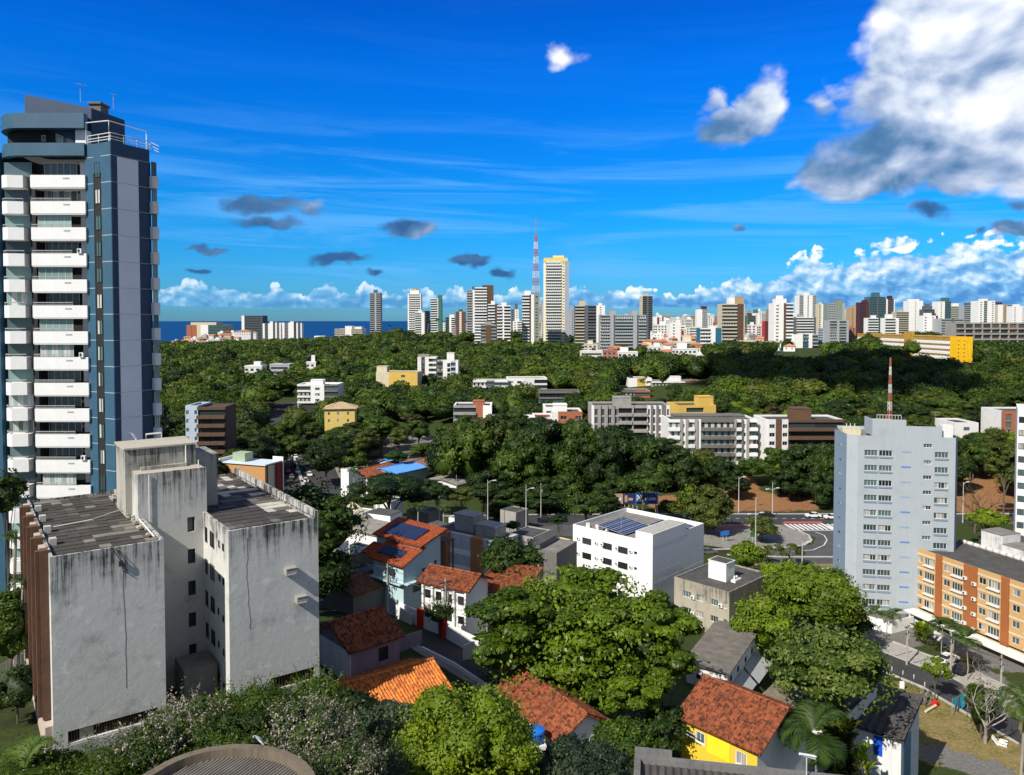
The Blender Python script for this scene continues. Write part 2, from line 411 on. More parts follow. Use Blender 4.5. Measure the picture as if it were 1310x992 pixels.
def ground_mat():
    m, gx, bs = newmat('ground_soil'); o = objco(gx)
    n = gx.noise(o, .35, 8, .7); n2 = gx.noise(o, 2.4, 6, .7); n3 = gx.noise(o, .08, 6, .6)
    grass = gx.ramp(n2, [(.25, (.022,.034,.010)), (.55, (.045,.065,.018)), (.8, (.085,.085,.035))])
    grass = gx.mix(gx.mr(n3, .55, .7), grass, (.03,.035,.018))
    def at(nm): return gx.new('ShaderNodeAttribute', attribute_name=nm).outputs['Fac']
    def msk(a, lo=.42, hi=.60): return gx.mr(gx.add(a, gx.mul(gx.sub(n, .5), .9)), lo, hi)
    dirtc = gx.ramp(n2, [(.3, (.16,.075,.035)), (.6, (.30,.16,.075)), (.8, (.36,.24,.13))])
    dryc = gx.ramp(gx.add(gx.mul(n2, .6), gx.mul(n, .4)), [(.30, (.05,.075,.02)), (.45, (.16,.14,.05)), (.6, (.30,.22,.10)), (.8, (.34,.27,.16))])
    pavc = gx.ramp(n2, [(.25, (.10,.10,.095)), (.6, (.19,.185,.175)), (.85, (.27,.26,.24))])
    c = gx.mix(msk(at('dry')), grass, dryc); c = gx.mix(msk(at('dirt')), c, dirtc); c = gx.mix(msk(at('pave')), c, pavc)
    gx.put(bs.inputs['Base Color'], c); bs.inputs['Roughness'].default_value = .95; bs.inputs['Specular IOR Level'].default_value = .1
    bump(gx, bs, n2, .15, .6)
    return m
build_ground()
def sea_mat():
    m, gx, bs = newmat('sea_water'); o = objco(gx)
    n = gx.noise(gx.scale(o, (.002, .0006, 1)), 1.0, 6, .6)
    gx.put(bs.inputs['Base Color'], gx.mix(n, (.002,.040,.14), (.004,.062,.19)))
    bs.inputs['Roughness'].default_value = .55; bs.inputs['Specular IOR Level'].default_value = .12
    bump(gx, bs, gx.noise(gx.scale(o, (.02, .006, 1)), 1.0, 4, .7), 2.0, .5)
    return m
sm = MB()
ys = [1200, 3000, 8000, 20000, 60000]
for a, b in zip(ys, ys[1:]): sm.face([(-a*3, a, -70), (a*3, a, -70), (b*3, b, -70), (-b*3, b, -70)])
struct(sm.build('sea', sea_mat()))

# ------------------------------------------------------------------ roads, kerbs, markings
M_asph = M_plain('asphalt', (.050,.051,.055), .85, .22, .25, .25)
M_asph2 = M_plain('asphalt_worn', (.085,.085,.088), .85, .25, .3, .25)
M_kerb = M_plain('kerb_concrete', (.42,.41,.39), .85, .2, .8)
M_walk = M_plain('pavement_concrete', (.24,.23,.21), .9, .25, .6)
M_paint = M_plain('road_paint', (.72,.72,.70), .7, .2, 1.5)
M_redp = M_plain('red_road_paint', (.42,.10,.10), .8, .25, 1.0)
def densify(P, step):
    out = []
    for a, b in zip(P, P[1:]):
        n = max(1, int((b-a).length/step))
        out += [a.lerp(b, k/n) for k in range(n)]
    return out+[P[-1]]
def strip(name, P, hw, off, mat, thick=0.0, side=0.0, step=2.0, nx=5, zfix=None):
    """a band draped on the ground along P; side shifts it sideways; thick > 0 gives it a standing edge"""
    P = densify([Vector((p[0], p[1])) for p in P], step); rows = []
    for k, p in enumerate(P):
        d = (P[min(k+1, len(P)-1)]-P[max(k-1, 0)]).normalized(); nrm = Vector((d.y, -d.x))
        row = []
        for j in range(nx):
            q = p + nrm*(side-hw+2*hw*j/(nx-1)); z = (tz(q.x, q.y) if zfix is None else zfix)+off
            row.append((q.x, q.y, z))
        rows.append(row)
    V = [v for r in rows for v in r]; F = []
    for k in range(len(rows)-1):
        for j in range(nx-1): F.append((k*nx+j, k*nx+j+1, (k+1)*nx+j+1, (k+1)*nx+j))
    mb = MB().poly(V, F)
    if thick:
        for j in (0, nx-1):
            a = [r[j] for r in rows]; b = [(p[0], p[1], p[2]-thick-.1) for p in a]
            n = len(a); mb.poly(a+b, [(i, i+1, n+i+1, n+i) for i in range(n-1)])
    return struct(mb.build(name, mat))
def areap(name, pix, z, off, mat, thick=0.0):
    pts = [W(p[0], p[1], z) for p in pix]
    mb = MB()
    if thick: mb.prism([(p.x, p.y) for p in pts], z+off-thick-.1, z+off)
    else: mb.face([(p.x, p.y, z+off) for p in pts])
    return struct(mb.build(name, mat))
Z0 = -57.0
# the upper avenue and the bend on the right
def gw(px, py, z=Z0): p = W(px, py, z); return Vector((p.x, p.y))
areap('road', [(560,660),(700,657),(900,656),(1075,656),(1240,657),(1300,657),(1300,668),(1075,670),(900,671),(700,672),(560,676)], Z0, .03, M_asph)
areap('road', [(420,668),(500,664),(560,660),(700,657),(700,672),(560,676),(500,682),(420,690)], Z0, .018, M_asph)
areap('road', [(985,672),(1085,671),(1100,700),(1100,735),(1000,735),(860,718),(880,705),(1000,703),(1040,697),(1044,688),(1020,680)], Z0, .026, M_asph2)
areap('road', [(600,668),(700,668),(860,690),(900,705),(1000,716),(1000,735),(860,730),(700,700),(600,690)], Z0, .022, M_asph2)
areap('pavement', [(868,703),(882,671),(1000,672),(1022,680),(1038,690),(1030,698),(975,703),(900,705)], Z0, .12, M_walk, .1)
areap('road', [(940,722),(1110,722),(1120,745),(1130,765),(960,760)], Z0, .034, M_asph)
strip('kerb', [gw(560,661), gw(700,658.5), gw(880,658), gw(1075,658), gw(1300,658)], .35, .16, M_kerb, .1)
strip('kerb', [gw(868,703), gw(905,704.5), gw(971,702.5), gw(1005,701), gw(1029,698), gw(1038,692), gw(1034,685), gw(1022,680)], .3, .17, M_kerb, .1)
strip('kerb', [gw(930,711), gw(1000,713), gw(1060,713), gw(1110,715)], .35, .16, M_kerb, .1)
strip('kerb', [gw(950,728), gw(1000,727.5), gw(1110,728)], .35, .16, M_kerb, .1)
strip('verge', [gw(950,725), gw(1110,725)], 1.6, .1, M_plain('dry_grass', (.22,.19,.08), .95, .3, .8), .0)
strip('road_marking', [gw(1043,681), gw(1054,685), gw(1058,691), gw(1054,698), gw(1040,704), gw(1015,706)], .12, .05, M_paint)
for k in range(11):
    x = 1004+k*6
    a, b = gw(x, 670.8), gw(x+13, 678.2)
    strip('road_marking', [a, b], .38, .055, M_paint, nx=2)
strip('road_marking', [gw(1050,670), gw(1068,678)], .45, .059, M_paint, nx=2)
strip('road_marking', [gw(1003,679.3), gw(1068,679)], .2, .057, M_paint, nx=2)
areap('road_marking', [(1004,667.5),(1052,667.5),(1050,670),(1000,670)], Z0, .042, M_redp)
areap('road_marking', [(915,676),(955,672.5),(957,675),(925,680)], Z0, .14, M_redp)
for x in range(905, 1070, 12): strip('road_marking', [gw(x, 663.8), gw(x+5, 663.8)], .12, .05, M_paint, nx=2)
# the avenue on the left running away from us
av = [gw(397,640), gw(391,617), gw(385,590), gw(376,568), gw(371,553), gw(368,543), gw(364,533)]
strip('road', av, 11.5, .05, M_asph, step=6)
avc = [gw(388,622), gw(379,595), gw(370,573), gw(363,556)]
strip('kerb', avc, .5, .45, M_kerb, .3, step=6, nx=3)
strip('pavement', [p+Vector((14.2, 2)) for p in av], 2.4, .2, M_walk, .1, step=6)
for k in range(26):
    t = k/26; i = int(t*5); p = av[1].lerp(av[5], t)
    strip('road_marking', [p+Vector((3.6, 0)), p+Vector((2.6, 2.8))], .1, .08, M_paint, nx=2)
# the local street between the houses
def gp2(px, py): p = gpt(px, py); return Vector((p.x, p.y))
ST = [gp2(415,762), gp2(455,772), gp2(500,793), gp2(540,812), gp2(585,838), gp2(628,864), gp2(680,900), gp2(740,950)]
strip('street', ST, 3.6, .14, M_asph, step=1.5, nx=7)
strip('kerb', ST, .12, .27, M_kerb, .15, side=-3.75, step=1.5, nx=2)
strip('pavement', ST, .85, .255, M_walk, .12, side=-4.75, step=1.5, nx=3)
strip('kerb', ST, .12, .27, M_kerb, .15, side=3.75, step=1.5, nx=2)
strip('pavement', ST, .6, .255, M_walk, .12, side=4.5, step=1.5, nx=3)
# street and paved parking in front of the orange block
S2 = [gp2(1105,838), gp2(1150,856), gp2(1200,878), gp2(1250,905), gp2(1330,950)]
strip('street', S2, 3.4, .14, M_asph, step=1.5, nx=5)
strip('kerb', S2, .14, .26, M_kerb, .15, side=3.55, step=1.5, nx=2)
strip('kerb', S2, .14, .20, M_kerb, .1, side=-3.55, step=1.5, nx=2)
M_cob = M_plain('parking_paving', (.36,.34,.31), .9, .3, 1.2)
strip('parking_paving', S2, 2.6, .16, M_cob, .0, side=-6.3, step=1.5, nx=5)
d2 = (S2[3]-S2[0]).normalized(); n2 = Vector((-d2.y, d2.x))
for k in range(9):
    p = S2[0]+d2*(3+k*3.0)
    strip('road_marking', [p+n2*3.8, p+n2*8.6], .07, .19, M_asph2, nx=2)
strip('kerb', S2, .2, .30, M_kerb, .2, side=-9.1, step=1.5, nx=2)
for p in av+[gw(x, 664) for x in range(560, 1300, 25)]: FOOT.append((p.x, p.y, 13))
for x in range(870, 1110, 20):
    for y in (690, 705, 722): p = gw(x, y); FOOT.append((p.x, p.y, 10))
# ------------------------------------------------------------------ foliage
GRN = [(0,(.008,.022,.003)), (.3,(.028,.060,.005)), (.55,(.065,.115,.009)), (.8,(.12,.18,.012)), (1,(.17,.23,.018))]
ML_dark = M_leaf('leaf_dark', [(0,(.006,.018,.003)), (.4,(.020,.045,.006)), (.75,(.050,.092,.010)), (1,(.09,.13,.014))])
ML_mid = M_leaf('leaf_mid', GRN)
ML_bright = M_leaf('leaf_bright', [(0,(.07,.12,.006)), (.4,(.14,.21,.008)), (.75,(.23,.31,.012)), (1,(.32,.38,.02))])
ML_yel = M_leaf('leaf_yellowish', [(0,(.025,.045,.008)), (.5,(.085,.115,.014)), (1,(.18,.19,.025))])
ML_grey = M_leaf('leaf_greyish', [(0,(.015,.030,.014)), (.5,(.045,.075,.035)), (1,(.14,.17,.10))])
ML_flow = M_leaf('leaf_flowering', [(0,(.020,.045,.010)), (.40,(.06,.10,.02)), (.60,(.09,.14,.04)), (.64,(.36,.28,.28)), (.8,(.55,.46,.46)), (1,(.62,.54,.54))])
ML_brown = M_leaf('leaf_brownish', [(0,(.03,.03,.012)), (.5,(.075,.065,.025)), (1,(.12,.10,.04))])
M_bark = M_plain('bark', (.12,.095,.07), .95, .3, 2.0)
M_barkp = M_plain('bark_pale', (.34,.31,.27), .9, .25, 2.0)
def sph_dirs(rng, n, zmin=-1.0):
    v = rng.normal(size=(n*3, 3)); v /= np.linalg.norm(v, axis=1)[:,None]; v = v[v[:,2] > zmin]
    while len(v) < n: v = np.concatenate([v, v])
    return v[:n]
def cards(C, N, size, rng, asp=.55, k=4, tilt=.75):
    n = len(C); N = N + rng.normal(size=(n,3))*tilt; N /= np.linalg.norm(N, axis=1)[:,None]+1e-9
    t = np.cross(N, rng.normal(size=(n,3))); t /= np.linalg.norm(t, axis=1)[:,None]+1e-9; b = np.cross(N, t)
    s = (size*(.6+.8*rng.random(n)))[:,None]
    if k == 4: V = np.stack([C-t*s, C-b*s*asp+N*s*.12, C+t*s, C+b*s*asp+N*s*.12], 1)
    else: V = np.stack([C-t*s-b*s*.5, C+t*s-b*s*.5, C+b*s*.9], 1)
    return V.reshape(-1, 3), np.arange(n*k).reshape(n, k)
def blob_core(c, r, rng, nu=8, nv=5):
    V = []; F = []
    for i in range(nv+1):
        ph = math.pi*i/nv
        for j in range(nu):
            th = 2*math.pi*j/nu; V.append([math.sin(ph)*math.cos(th), math.sin(ph)*math.sin(th), math.cos(ph)])
    V = np.array(V); V *= (1+.18*rng.normal(size=(len(V),1))).clip(.7, 1.3)
    for i in range(nv):
        for j in range(nu): F.append([i*nu+j, i*nu+(j+1)%nu, (i+1)*nu+(j+1)%nu, (i+1)*nu+j])
    return V*np.asarray(r)+np.asarray(c), np.array(F)
def crown(name, seed, W_, D_, H_, ncl, per, leaf, mat, rc=(.26,.40), flat=1.0, zmin=-.45, core=.48, tiers=0, kind=4, sprays=0.0):
    """a crown W x D x H centred on its origin: many leafy clumps on an uneven ellipsoid, gaps between them"""
    rng = np.random.default_rng(seed); dim = np.array([W_/2, D_/2, H_/2])
    dirs = sph_dirs(rng, ncl, zmin)
    rr = .62+.22*rng.random(ncl)
    if tiers:
        dirs = dirs.copy(); tq = np.round((dirs[:,2]+1)/2*tiers)/tiers*2-1
        dirs[:,2] = tq; nn = np.sqrt(np.clip(1-tq**2, 0, 1)); h = np.linalg.norm(dirs[:,:2], axis=1)+1e-9
        dirs[:,:2] *= (nn/h)[:,None]
        rr = .35+.5*rng.random(ncl)
    cen = dirs*dim*rr[:,None]
    VV = []; FF = []; TT = []; off = 0
    def put(V, F, T):
        nonlocal off
        VV.append(V); FF.append(F+off); TT.append(T); off += len(V)
    ms = min(W_, D_)/2
    for c, d in zip(cen, dirs):
        r = ms*(rc[0]+(rc[1]-rc[0])*rng.random()); rad = np.array([r, r, r*flat*(.75+.3*rng.random())])
        n = int(per*(r/ms/rc[1])**2*(.8+.4*rng.random()))+6
        u = sph_dirs(rng, n, -.55); q = (.80+.28*rng.random(n)**1.5)[:,None]
        nz = .22*np.sin(u[:,:1]*7+seed)*np.sin(u[:,1:2]*6)*np.sin(u[:,2:]*8+1)
        P = c + u*rad*(q+nz)
        N = u/rad*r + d*.35 + np.array([0,0,.35])
        V, F = cards(P, N, np.full(n, leaf), rng, k=4)
        tb = rng.random()*.55+.12
        T = np.repeat(np.clip(tb+rng.normal(size=n)*.16, 0, 1), 4)
        put(V, F, T)
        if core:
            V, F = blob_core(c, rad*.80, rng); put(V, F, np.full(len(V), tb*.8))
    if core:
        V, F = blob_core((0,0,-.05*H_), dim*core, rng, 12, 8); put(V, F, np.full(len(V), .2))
    if sprays:
        n = int(ncl*per*sprays); u = sph_dirs(rng, n, zmin-.1); P = u*dim*(.9+.22*rng.random(n))[:,None]
        V, F = cards(P, u, np.full(n, leaf), rng); put(V, F, np.repeat(rng.random(n)*.6+.2, 4))
    return fastmesh(name, np.concatenate(VV), np.concatenate(FF), mat, np.concatenate(TT))
def trunk_mesh(name, seed, mat, limbs=6, r=.05, spread=.6, fork=.45):
    """unit height up to the crown's centre, limbs reaching out into it"""
    rnd = random.Random(seed); mb = MB()
    b1 = (rnd.uniform(-.03,.03), rnd.uniform(-.03,.03), fork)
    mb.tube([(0,0,-.08), (0,0,.02), b1, (b1[0]*1.5, b1[1]*1.5, .8), (0,0,1.15)], [r*1.5, r*1.15, r*.85, r*.55, r*.2], 8)
    for k in range(limbs):
        a = 2*math.pi*k/limbs+rnd.uniform(-.3,.3); z0 = fork+rnd.uniform(-.05,.3); s = spread*rnd.uniform(.7,1.1)
        mb.tube([(b1[0], b1[1], z0), (math.cos(a)*s*.45, math.sin(a)*s*.45, z0+.22), (math.cos(a)*s, math.sin(a)*s, min(1.25, z0+.45))], [r*.55, r*.34, r*.10], 6)
    return mb.mesh(name, mat)
TR = [trunk_mesh('trunk_mesh', s, M_bark) for s in (1, 2, 3)]; TRP = trunk_mesh('trunk_pale_mesh', 7, M_barkp, 7, .035, .75, .35)
PROT = {}
def proto(k, *a, **kw): PROT[k] = [crown('crown_'+k, s, *a, **kw) for s in kw.pop('seeds')] if False else None
def mk(k, seeds, *a, **kw): PROT[k] = [crown('crown_'+k, s, *a, **kw) for s in seeds]
# unit crowns are 2 x 2 x 2, scaled per tree; 'leaf' is relative to a half-width of 1
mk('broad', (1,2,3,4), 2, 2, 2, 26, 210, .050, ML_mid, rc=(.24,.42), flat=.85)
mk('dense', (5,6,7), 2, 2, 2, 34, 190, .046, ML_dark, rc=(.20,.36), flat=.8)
mk('olive', (8,9), 2, 2, 2, 26, 210, .050, ML_yel, rc=(.22,.38), flat=.8)
ML_fresh = M_leaf('leaf_fresh', [(0,(.035,.065,.004)), (.35,(.11,.175,.008)), (.7,(.19,.27,.012)), (1,(.26,.33,.02))])
mk('fresh', (17,18), 2, 2, 2, 26, 220, .048, ML_fresh, rc=(.24,.40), flat=.85)
mk('brown', (10,), 2, 2, 2, 24, 150, .045, ML_brown, rc=(.22,.36), flat=.7, core=.4)
mk('bright', (11,12), 2, 2, 2, 24, 230, .050, ML_bright, rc=(.26,.42), flat=.85)
mk('airy', (13,14), 2, 2, 2, 30, 110, .036, ML_mid, rc=(.16,.28), flat=.6, core=0)
mk('grey', (15,16), 2, 2, 2, 30, 220, .040, ML_grey, rc=(.2,.34), flat=.8)
TREES = []   # (root, kind, px, py) for the labels
def tree(px, py, wpx, hpx, d, kind='broad', label=None, group=None, seed=None, cat='tree', name=None, gz=None, me=None, tm=None, depthf=1.0):
    """crown centre seen at (px, py), wpx x hpx across, at distance d"""
    rnd = random.Random(seed if seed is not None else int(px*31+py*17+d))
    c = D(px, py, d); w2 = wpx/FPX*d/2; h2 = hpx/FPX*d/2
    g0 = tz(c.x, c.y) if gz is None else gz
    o = thing(name or 'tree', label, cat, (c.x, c.y, g0), rnd.uniform(0, 6.28) if me is None else 0, group)
    k = link('crown', me or rnd.choice(PROT[kind]), o, (0, 0, c.z-g0)); k.scale = (w2, w2*depthf, h2) if me is None else (1,1,1)
    hc = max(c.z-g0, .6)
    t = link('trunk', tm or (TRP if kind == 'airy' else rnd.choice(TR)), o); t.scale = (max(w2,.5)*.9, max(w2,.5)*.9, hc)
    TREES.append((o, kind, px, py, d)); return o
# palms -----------------------------------------------------------
def frond_mesh(name, seed, nf, L, droop, mat, wleaf=.05, stiff=1.0, nl=26, up=(.1, 1.2)):
    rng = np.random.default_rng(seed); VV = []; FF = []; TT = []; off = 0
    for f in range(nf):
        a = 2.4*f+rng.normal()*.15; e0 = up[0]+(up[1]-up[0])*((f*.618) % 1); Lf = L*(.8+.35*rng.random())
        P = []; p = np.zeros(3); e = e0
        for k in range(nl+1):
            dr = np.array([math.cos(a)*math.cos(e), math.sin(a)*math.cos(e), math.sin(e)]); P.append((p.copy(), dr)); p = p+dr*Lf/nl; e -= droop*(k/nl)*.16*stiff
        side = np.array([-math.sin(a), math.cos(a), 0]); tv = rng.random()*.5+.2
        for k in range(2, nl):
            c, dr = P[k]; ll = L*.26*math.sin(math.pi*(k/nl)**.8)+.04*L
            for sg in (-1, 1):
                e1 = c+side*sg*ll*.9+dr*ll*.55-np.array([0,0,ll*.35*rng.random()])
                q = [c-dr*wleaf, (c+e1)/2+dr*wleaf, e1, (c+e1)/2-dr*wleaf]
                VV.append(np.array(q)); FF.append(np.arange(4)+off); off += 4; TT += [tv+.2*rng.random()]*4
    return fastmesh(name, np.concatenate(VV), np.array(FF), mat, TT)
ML_palm = M_leaf('palm_leaf', [(0,(.015,.035,.006)), (.5,(.045,.09,.012)), (1,(.12,.17,.03))])
ML_palmy = M_leaf('palm_leaf_light', [(0,(.04,.08,.01)), (.5,(.10,.17,.02)), (1,(.24,.26,.04))])
PALM = [frond_mesh('frond_mesh', s, 22, 1.0, 1.0, ML_palm, .022) for s in (1, 2)]
PALMT = MB().tube([(0,0,-.5), (.05,.02,.3), (0,0,1)], [.016,.012,.010], 7).mesh('palm_trunk', M_barkp)
def palm(px, py, spx, d, label, group=None, me=None, name='palm_tree', cat='palm'):
    """head of fronds at (px, py), spx across"""
    c = D(px, py, d); g0 = tz(c.x, c.y); rad = spx/FPX*d/2; rnd = random.Random(int(px+py))
    o = thing(name, label, cat, (c.x, c.y, g0), rnd.uniform(0, 6), group)
    k = link('fronds', me or PALM[int(px) % 2], o, (0, 0, c.z-g0)); k.scale = (rad, rad, rad)
    h = c.z-g0; t = link('trunk', PALMT, o); t.scale = (max(h, 3)*1.0, max(h, 3), h)
    return o
def sprigs(mb_, rng, W_, D_, H_, n, L_, leaf, up=.6):
    """thin leafy shoots standing out of a crown"""
    dim = np.array([W_/2, D_/2, H_/2]); u = sph_dirs(rng, n, .0); P0 = u*dim*(.80+.2*rng.random(n))[:,None]; C = []; N = []; T = []
    for p, d in zip(P0, u):
        dr = d*.6+np.array([rng.normal()*.3, rng.normal()*.3, up]); dr /= np.linalg.norm(dr); L1 = L_*(.5+rng.random()); tb = rng.random()*.6+.2; b = rng.normal(size=3)*.25
        for s in np.linspace(0, 1, 16):
            C.append(p+dr*L1*s+b*s*s*L1+rng.normal(size=3)*.05); N.append(rng.normal(size=3)); T += [tb+rng.random()*.2]*4
    V, F = cards(np.array(C), np.array(N), np.full(len(C), leaf), rng, asp=.35, tilt=.5); return V, F, T
def bare_tree(px, py, wpx, hpx, d, label, seed=1, mat=None):
    c = D(px, py, d); g0 = tz(c.x, c.y); H = c.z-g0+hpx/FPX*d/2; rad = wpx/FPX*d/2; rnd = random.Random(seed); o = thing('bare_tree', label, 'tree', (c.x, c.y, g0), 0); tr = MB(); tw = MB()
    def br(p, dr, L_, r, lev):
        P = [p]; q = p
        for k in range(4): dr = (dr+Vector((rnd.uniform(-.22,.22), rnd.uniform(-.22,.22), rnd.uniform(-.05,.16)))).normalized(); q = q+dr*L_/4; P.append(q)
        (tr if lev < 2 else tw).tube(P, [r*(1-.5*k/4) for k in range(5)], 6 if lev < 2 else 4, cap=False)
        if lev < 4:
            for k in range(3 if lev else 5):
                a = rnd.uniform(0, 6.28); nd = (dr*.75+Vector((math.cos(a), math.sin(a), rnd.uniform(-.1,.5)))*.75).normalized(); br(P[rnd.choice((2,3,4))], nd, L_*rnd.uniform(.55,.78), r*.5, lev+1)
    br(Vector((0,0,-.2)), Vector((.05,0,1)), H*.40, .018*H, 0); tr.build('trunk', mat or M_barkp, o); tw.build('branches', mat or M_barkp, o); return o
# shrubs ------------------------------------------------------------
def shrub_mesh(name, seed, W_, D_, H_, leaf, mat, ncl, per, sprigs=0):
    me = crown(name, seed, W_, D_, H_, ncl, per, leaf, mat, rc=(.16,.34), flat=.9, zmin=-.2, core=.6, sprays=.12)
    return me
# ------------------------------------------------------------------ building kit
def along(o, d, px, z):
    """metres along direction d from o (xy) to the point at height z that shows at column px"""
    a = (px-655)/FPX; cp, sp = math.cos(PITCH), math.sin(PITCH)
    return (a*(o[1]*cp - z*sp) - o[0])/(d[0] - a*d[1]*cp)
def foot(L, N, Rr, z, yaw=None):
    """roof corners seen in the photo (left, near, right) -> origin, yaw, width (near-right), depth (near-left)"""
    n = W(N[0], N[1], z); r = W(Rr[0], Rr[1], z); l = W(L[0], L[1], z)
    if yaw is None:
        a1 = math.atan2(r.y-n.y, r.x-n.x); a2 = math.atan2(l.y-n.y, l.x-n.x)-math.pi/2
        w1, w2 = (r-n).length, (l-n).length; da = (a2-a1+math.pi) % (2*math.pi)-math.pi
        yaw = a1+da*w2/(w1+w2)
    t = Vector((math.cos(yaw), math.sin(yaw))); p = Vector((-t.y, t.x))
    wd = along(n, t, Rr[0], z); dp = along(n, p, L[0], z)
    if wd <= 0 or wd > 80: wd = (r-n).length
    if dp <= 0 or dp > 80: dp = (l-n).length
    FOOT.append((n.x+t.x*wd/2+p.x*dp/2, n.y+t.y*wd/2+p.y*dp/2, math.hypot(wd, dp)/2))
    return (n.x, n.y), yaw, wd, dp
SIDES = {'F': lambda w, d: ((0,0),(1,0),(0,-1),w), 'L': lambda w, d: ((0,d),(0,-1),(-1,0),d), 'R': lambda w, d: ((w,0),(0,1),(1,0),d), 'B': lambda w, d: ((w,d),(-1,0),(0,1),w)}
SROT = {'F': 0.0, 'L': -math.pi/2, 'R': math.pi/2, 'B': math.pi}
def fbox(mb, fr, s0, s1, d0, d1, z0, z1, mi=0):
    """box on a facade frame: s along it, d = distance outward from the wall plane"""
    (o, t, n, L_) = fr
    a = (o[0]+t[0]*s0+n[0]*d0, o[1]+t[1]*s0+n[1]*d0); b = (o[0]+t[0]*s1+n[0]*d1, o[1]+t[1]*s1+n[1]*d1)
    mb.box(min(a[0],b[0]), max(a[0],b[0]), min(a[1],b[1]), max(a[1],b[1]), z0, z1, mi)
def holes_wall(mb, fr, z0, z1, holes, dep=.25, mi=0):
    (o, t, n, L_) = fr
    S = sorted({0, L_} | {x for h in holes for x in (max(0,h[0]-h[2]/2), min(L_,h[0]+h[2]/2))}); Zs = sorted({z0, z1} | {x for h in holes for x in (h[1]-h[3]/2, h[1]+h[3]/2)})
    P = lambda s, z, d=0: (o[0]+t[0]*s-n[0]*d, o[1]+t[1]*s-n[1]*d, z)
    for i in range(len(S)-1):
        for j in range(len(Zs)-1):
            cs, cz = (S[i]+S[i+1])/2, (Zs[j]+Zs[j+1])/2
            if any(abs(cs-h[0]) < h[2]/2 and abs(cz-h[1]) < h[3]/2 for h in holes): continue
            if S[i+1]-S[i] < 1e-4 or Zs[j+1]-Zs[j] < 1e-4: continue
            mb.face([P(S[i],Zs[j]), P(S[i+1],Zs[j]), P(S[i+1],Zs[j+1]), P(S[i],Zs[j+1])], mi)
    for h in holes:
        a, b, c, d = h[0]-h[2]/2, h[0]+h[2]/2, h[1]-h[3]/2, h[1]+h[3]/2
        for (p, q) in (((a,c),(b,c)), ((b,c),(b,d)), ((b,d),(a,d)), ((a,d),(a,c))):
            mb.face([P(p[0],p[1]), P(q[0],q[1]), P(q[0],q[1],dep), P(p[0],p[1],dep)], mi)
M_alu = M_plain('frame_aluminium', (.50,.50,.49), .5, .1, 2)
M_dkframe = M_plain('frame_dark', (.04,.04,.04), .5, .1, 2)
M_wframe = M_plain('frame_white', (.70,.70,.68), .6, .1, 2)
M_win = M_glass()
M_wind = M_glass('window_glass_dark', (.008,.010,.012), (.30,.30,.28), .12, (.04,.06,.07))
M_winl = M_glass('window_glass_curtained', (.03,.05,.05), (.62,.63,.58), .6, (.10,.20,.20))
WC = {}
def win_mesh(w, h, style, fm, pm):
    k = (round(w,2), round(h,2), style, fm.name, pm.name)
    if k in WC: return WC[k]
    f = MB(); t = .06 if w < 3 else .08
    f.box(-w/2, w/2, -.05, .03, h/2-t, h/2).box(-w/2, w/2, -.05, .03, -h/2, -h/2+t)
    f.box(-w/2, -w/2+t, -.05, .03, -h/2+t, h/2-t).box(w/2-t, w/2, -.05, .03, -h/2+t, h/2-t)
    n = {'slot': 0, '1': 0, '2': 1, '3': 2, '4': 3, '6': 5, 'grid': 2}[style]
    for i in range(n):
        x = -w/2+w*(i+1)/(n+1); f.box(x-t*.45, x+t*.45, -.045, .02, -h/2+t, h/2-t)
    if style == 'grid': f.box(-w/2+t, w/2-t, -.043, .018, -.03, .03)
    p = MB().face([(-w/2,.0,-h/2), (w/2,.0,-h/2), (w/2,.0,h/2), (-w/2,.0,h/2)])
    WC[k] = (f.mesh('window_mesh', fm), p.mesh('pane_mesh', pm)); return WC[k]
def add_window(root, side, w, d, s, z, ww, wh, style='2', fm=None, pm=None, inset=.2):
    (o, t, n, L_) = SIDES[side](w, d); fm = fm or M_alu; pm = pm or M_win
    a, b = win_mesh(ww, wh, style, fm, pm)
    f = link('window', a, root, (o[0]+t[0]*s-n[0]*inset, o[1]+t[1]*s-n[1]*inset, z)); f.rotation_euler = (0, 0, SROT[side])
    link('pane', b, f, (0, .01, 0)); return f
def roof_cap(mb, w, d, zt, ph, th=.2, mi_wall=0, mi_roof=1):
    """parapet ring, its inner faces and the roof deck ph below its top"""
    O = [(0,0),(w,0),(w,d),(0,d)]; I = [(th,th),(w-th,th),(w-th,d-th),(th,d-th)]
    for k in range(4):
        k2 = (k+1) % 4
        mb.face([(*O[k],zt),(*O[k2],zt),(*I[k2],zt),(*I[k],zt)], mi_wall)
        mb.face([(*I[k],zt),(*I[k2],zt),(*I[k2],zt-ph),(*I[k],zt-ph)], mi_wall)
    mb.face([(*p, zt-ph) for p in I], mi_roof)
def building(name, label, fp, ztop, zbase, wall, roofm, wins=(), ph=.5, group=None, cat='building', sides='FLRB', mats=None, fm=None, pm=None):
    """wins: (side, s, z above base, w, h, style)"""
    (o, yaw, w, d) = fp; H = ztop-zbase
    root = thing(name, label, cat, (o[0], o[1], zbase), yaw, group)
    mb = MB()
    for sd in 'FLRB':
        fr = SIDES[sd](w, d)
        holes_wall(mb, fr, 0, H, [(q[1], q[2], q[3], q[4]) for q in wins if q[0] == sd], .25, 0)
    roof_cap(mb, w, d, H, ph)
    mb.build('wall', [wall, roofm], root)
    for q in wins: add_window(root, q[0], w, d, q[1], q[2], q[3], q[4], q[5] if len(q) > 5 else '2', fm, pm)
    return root, w, d, H
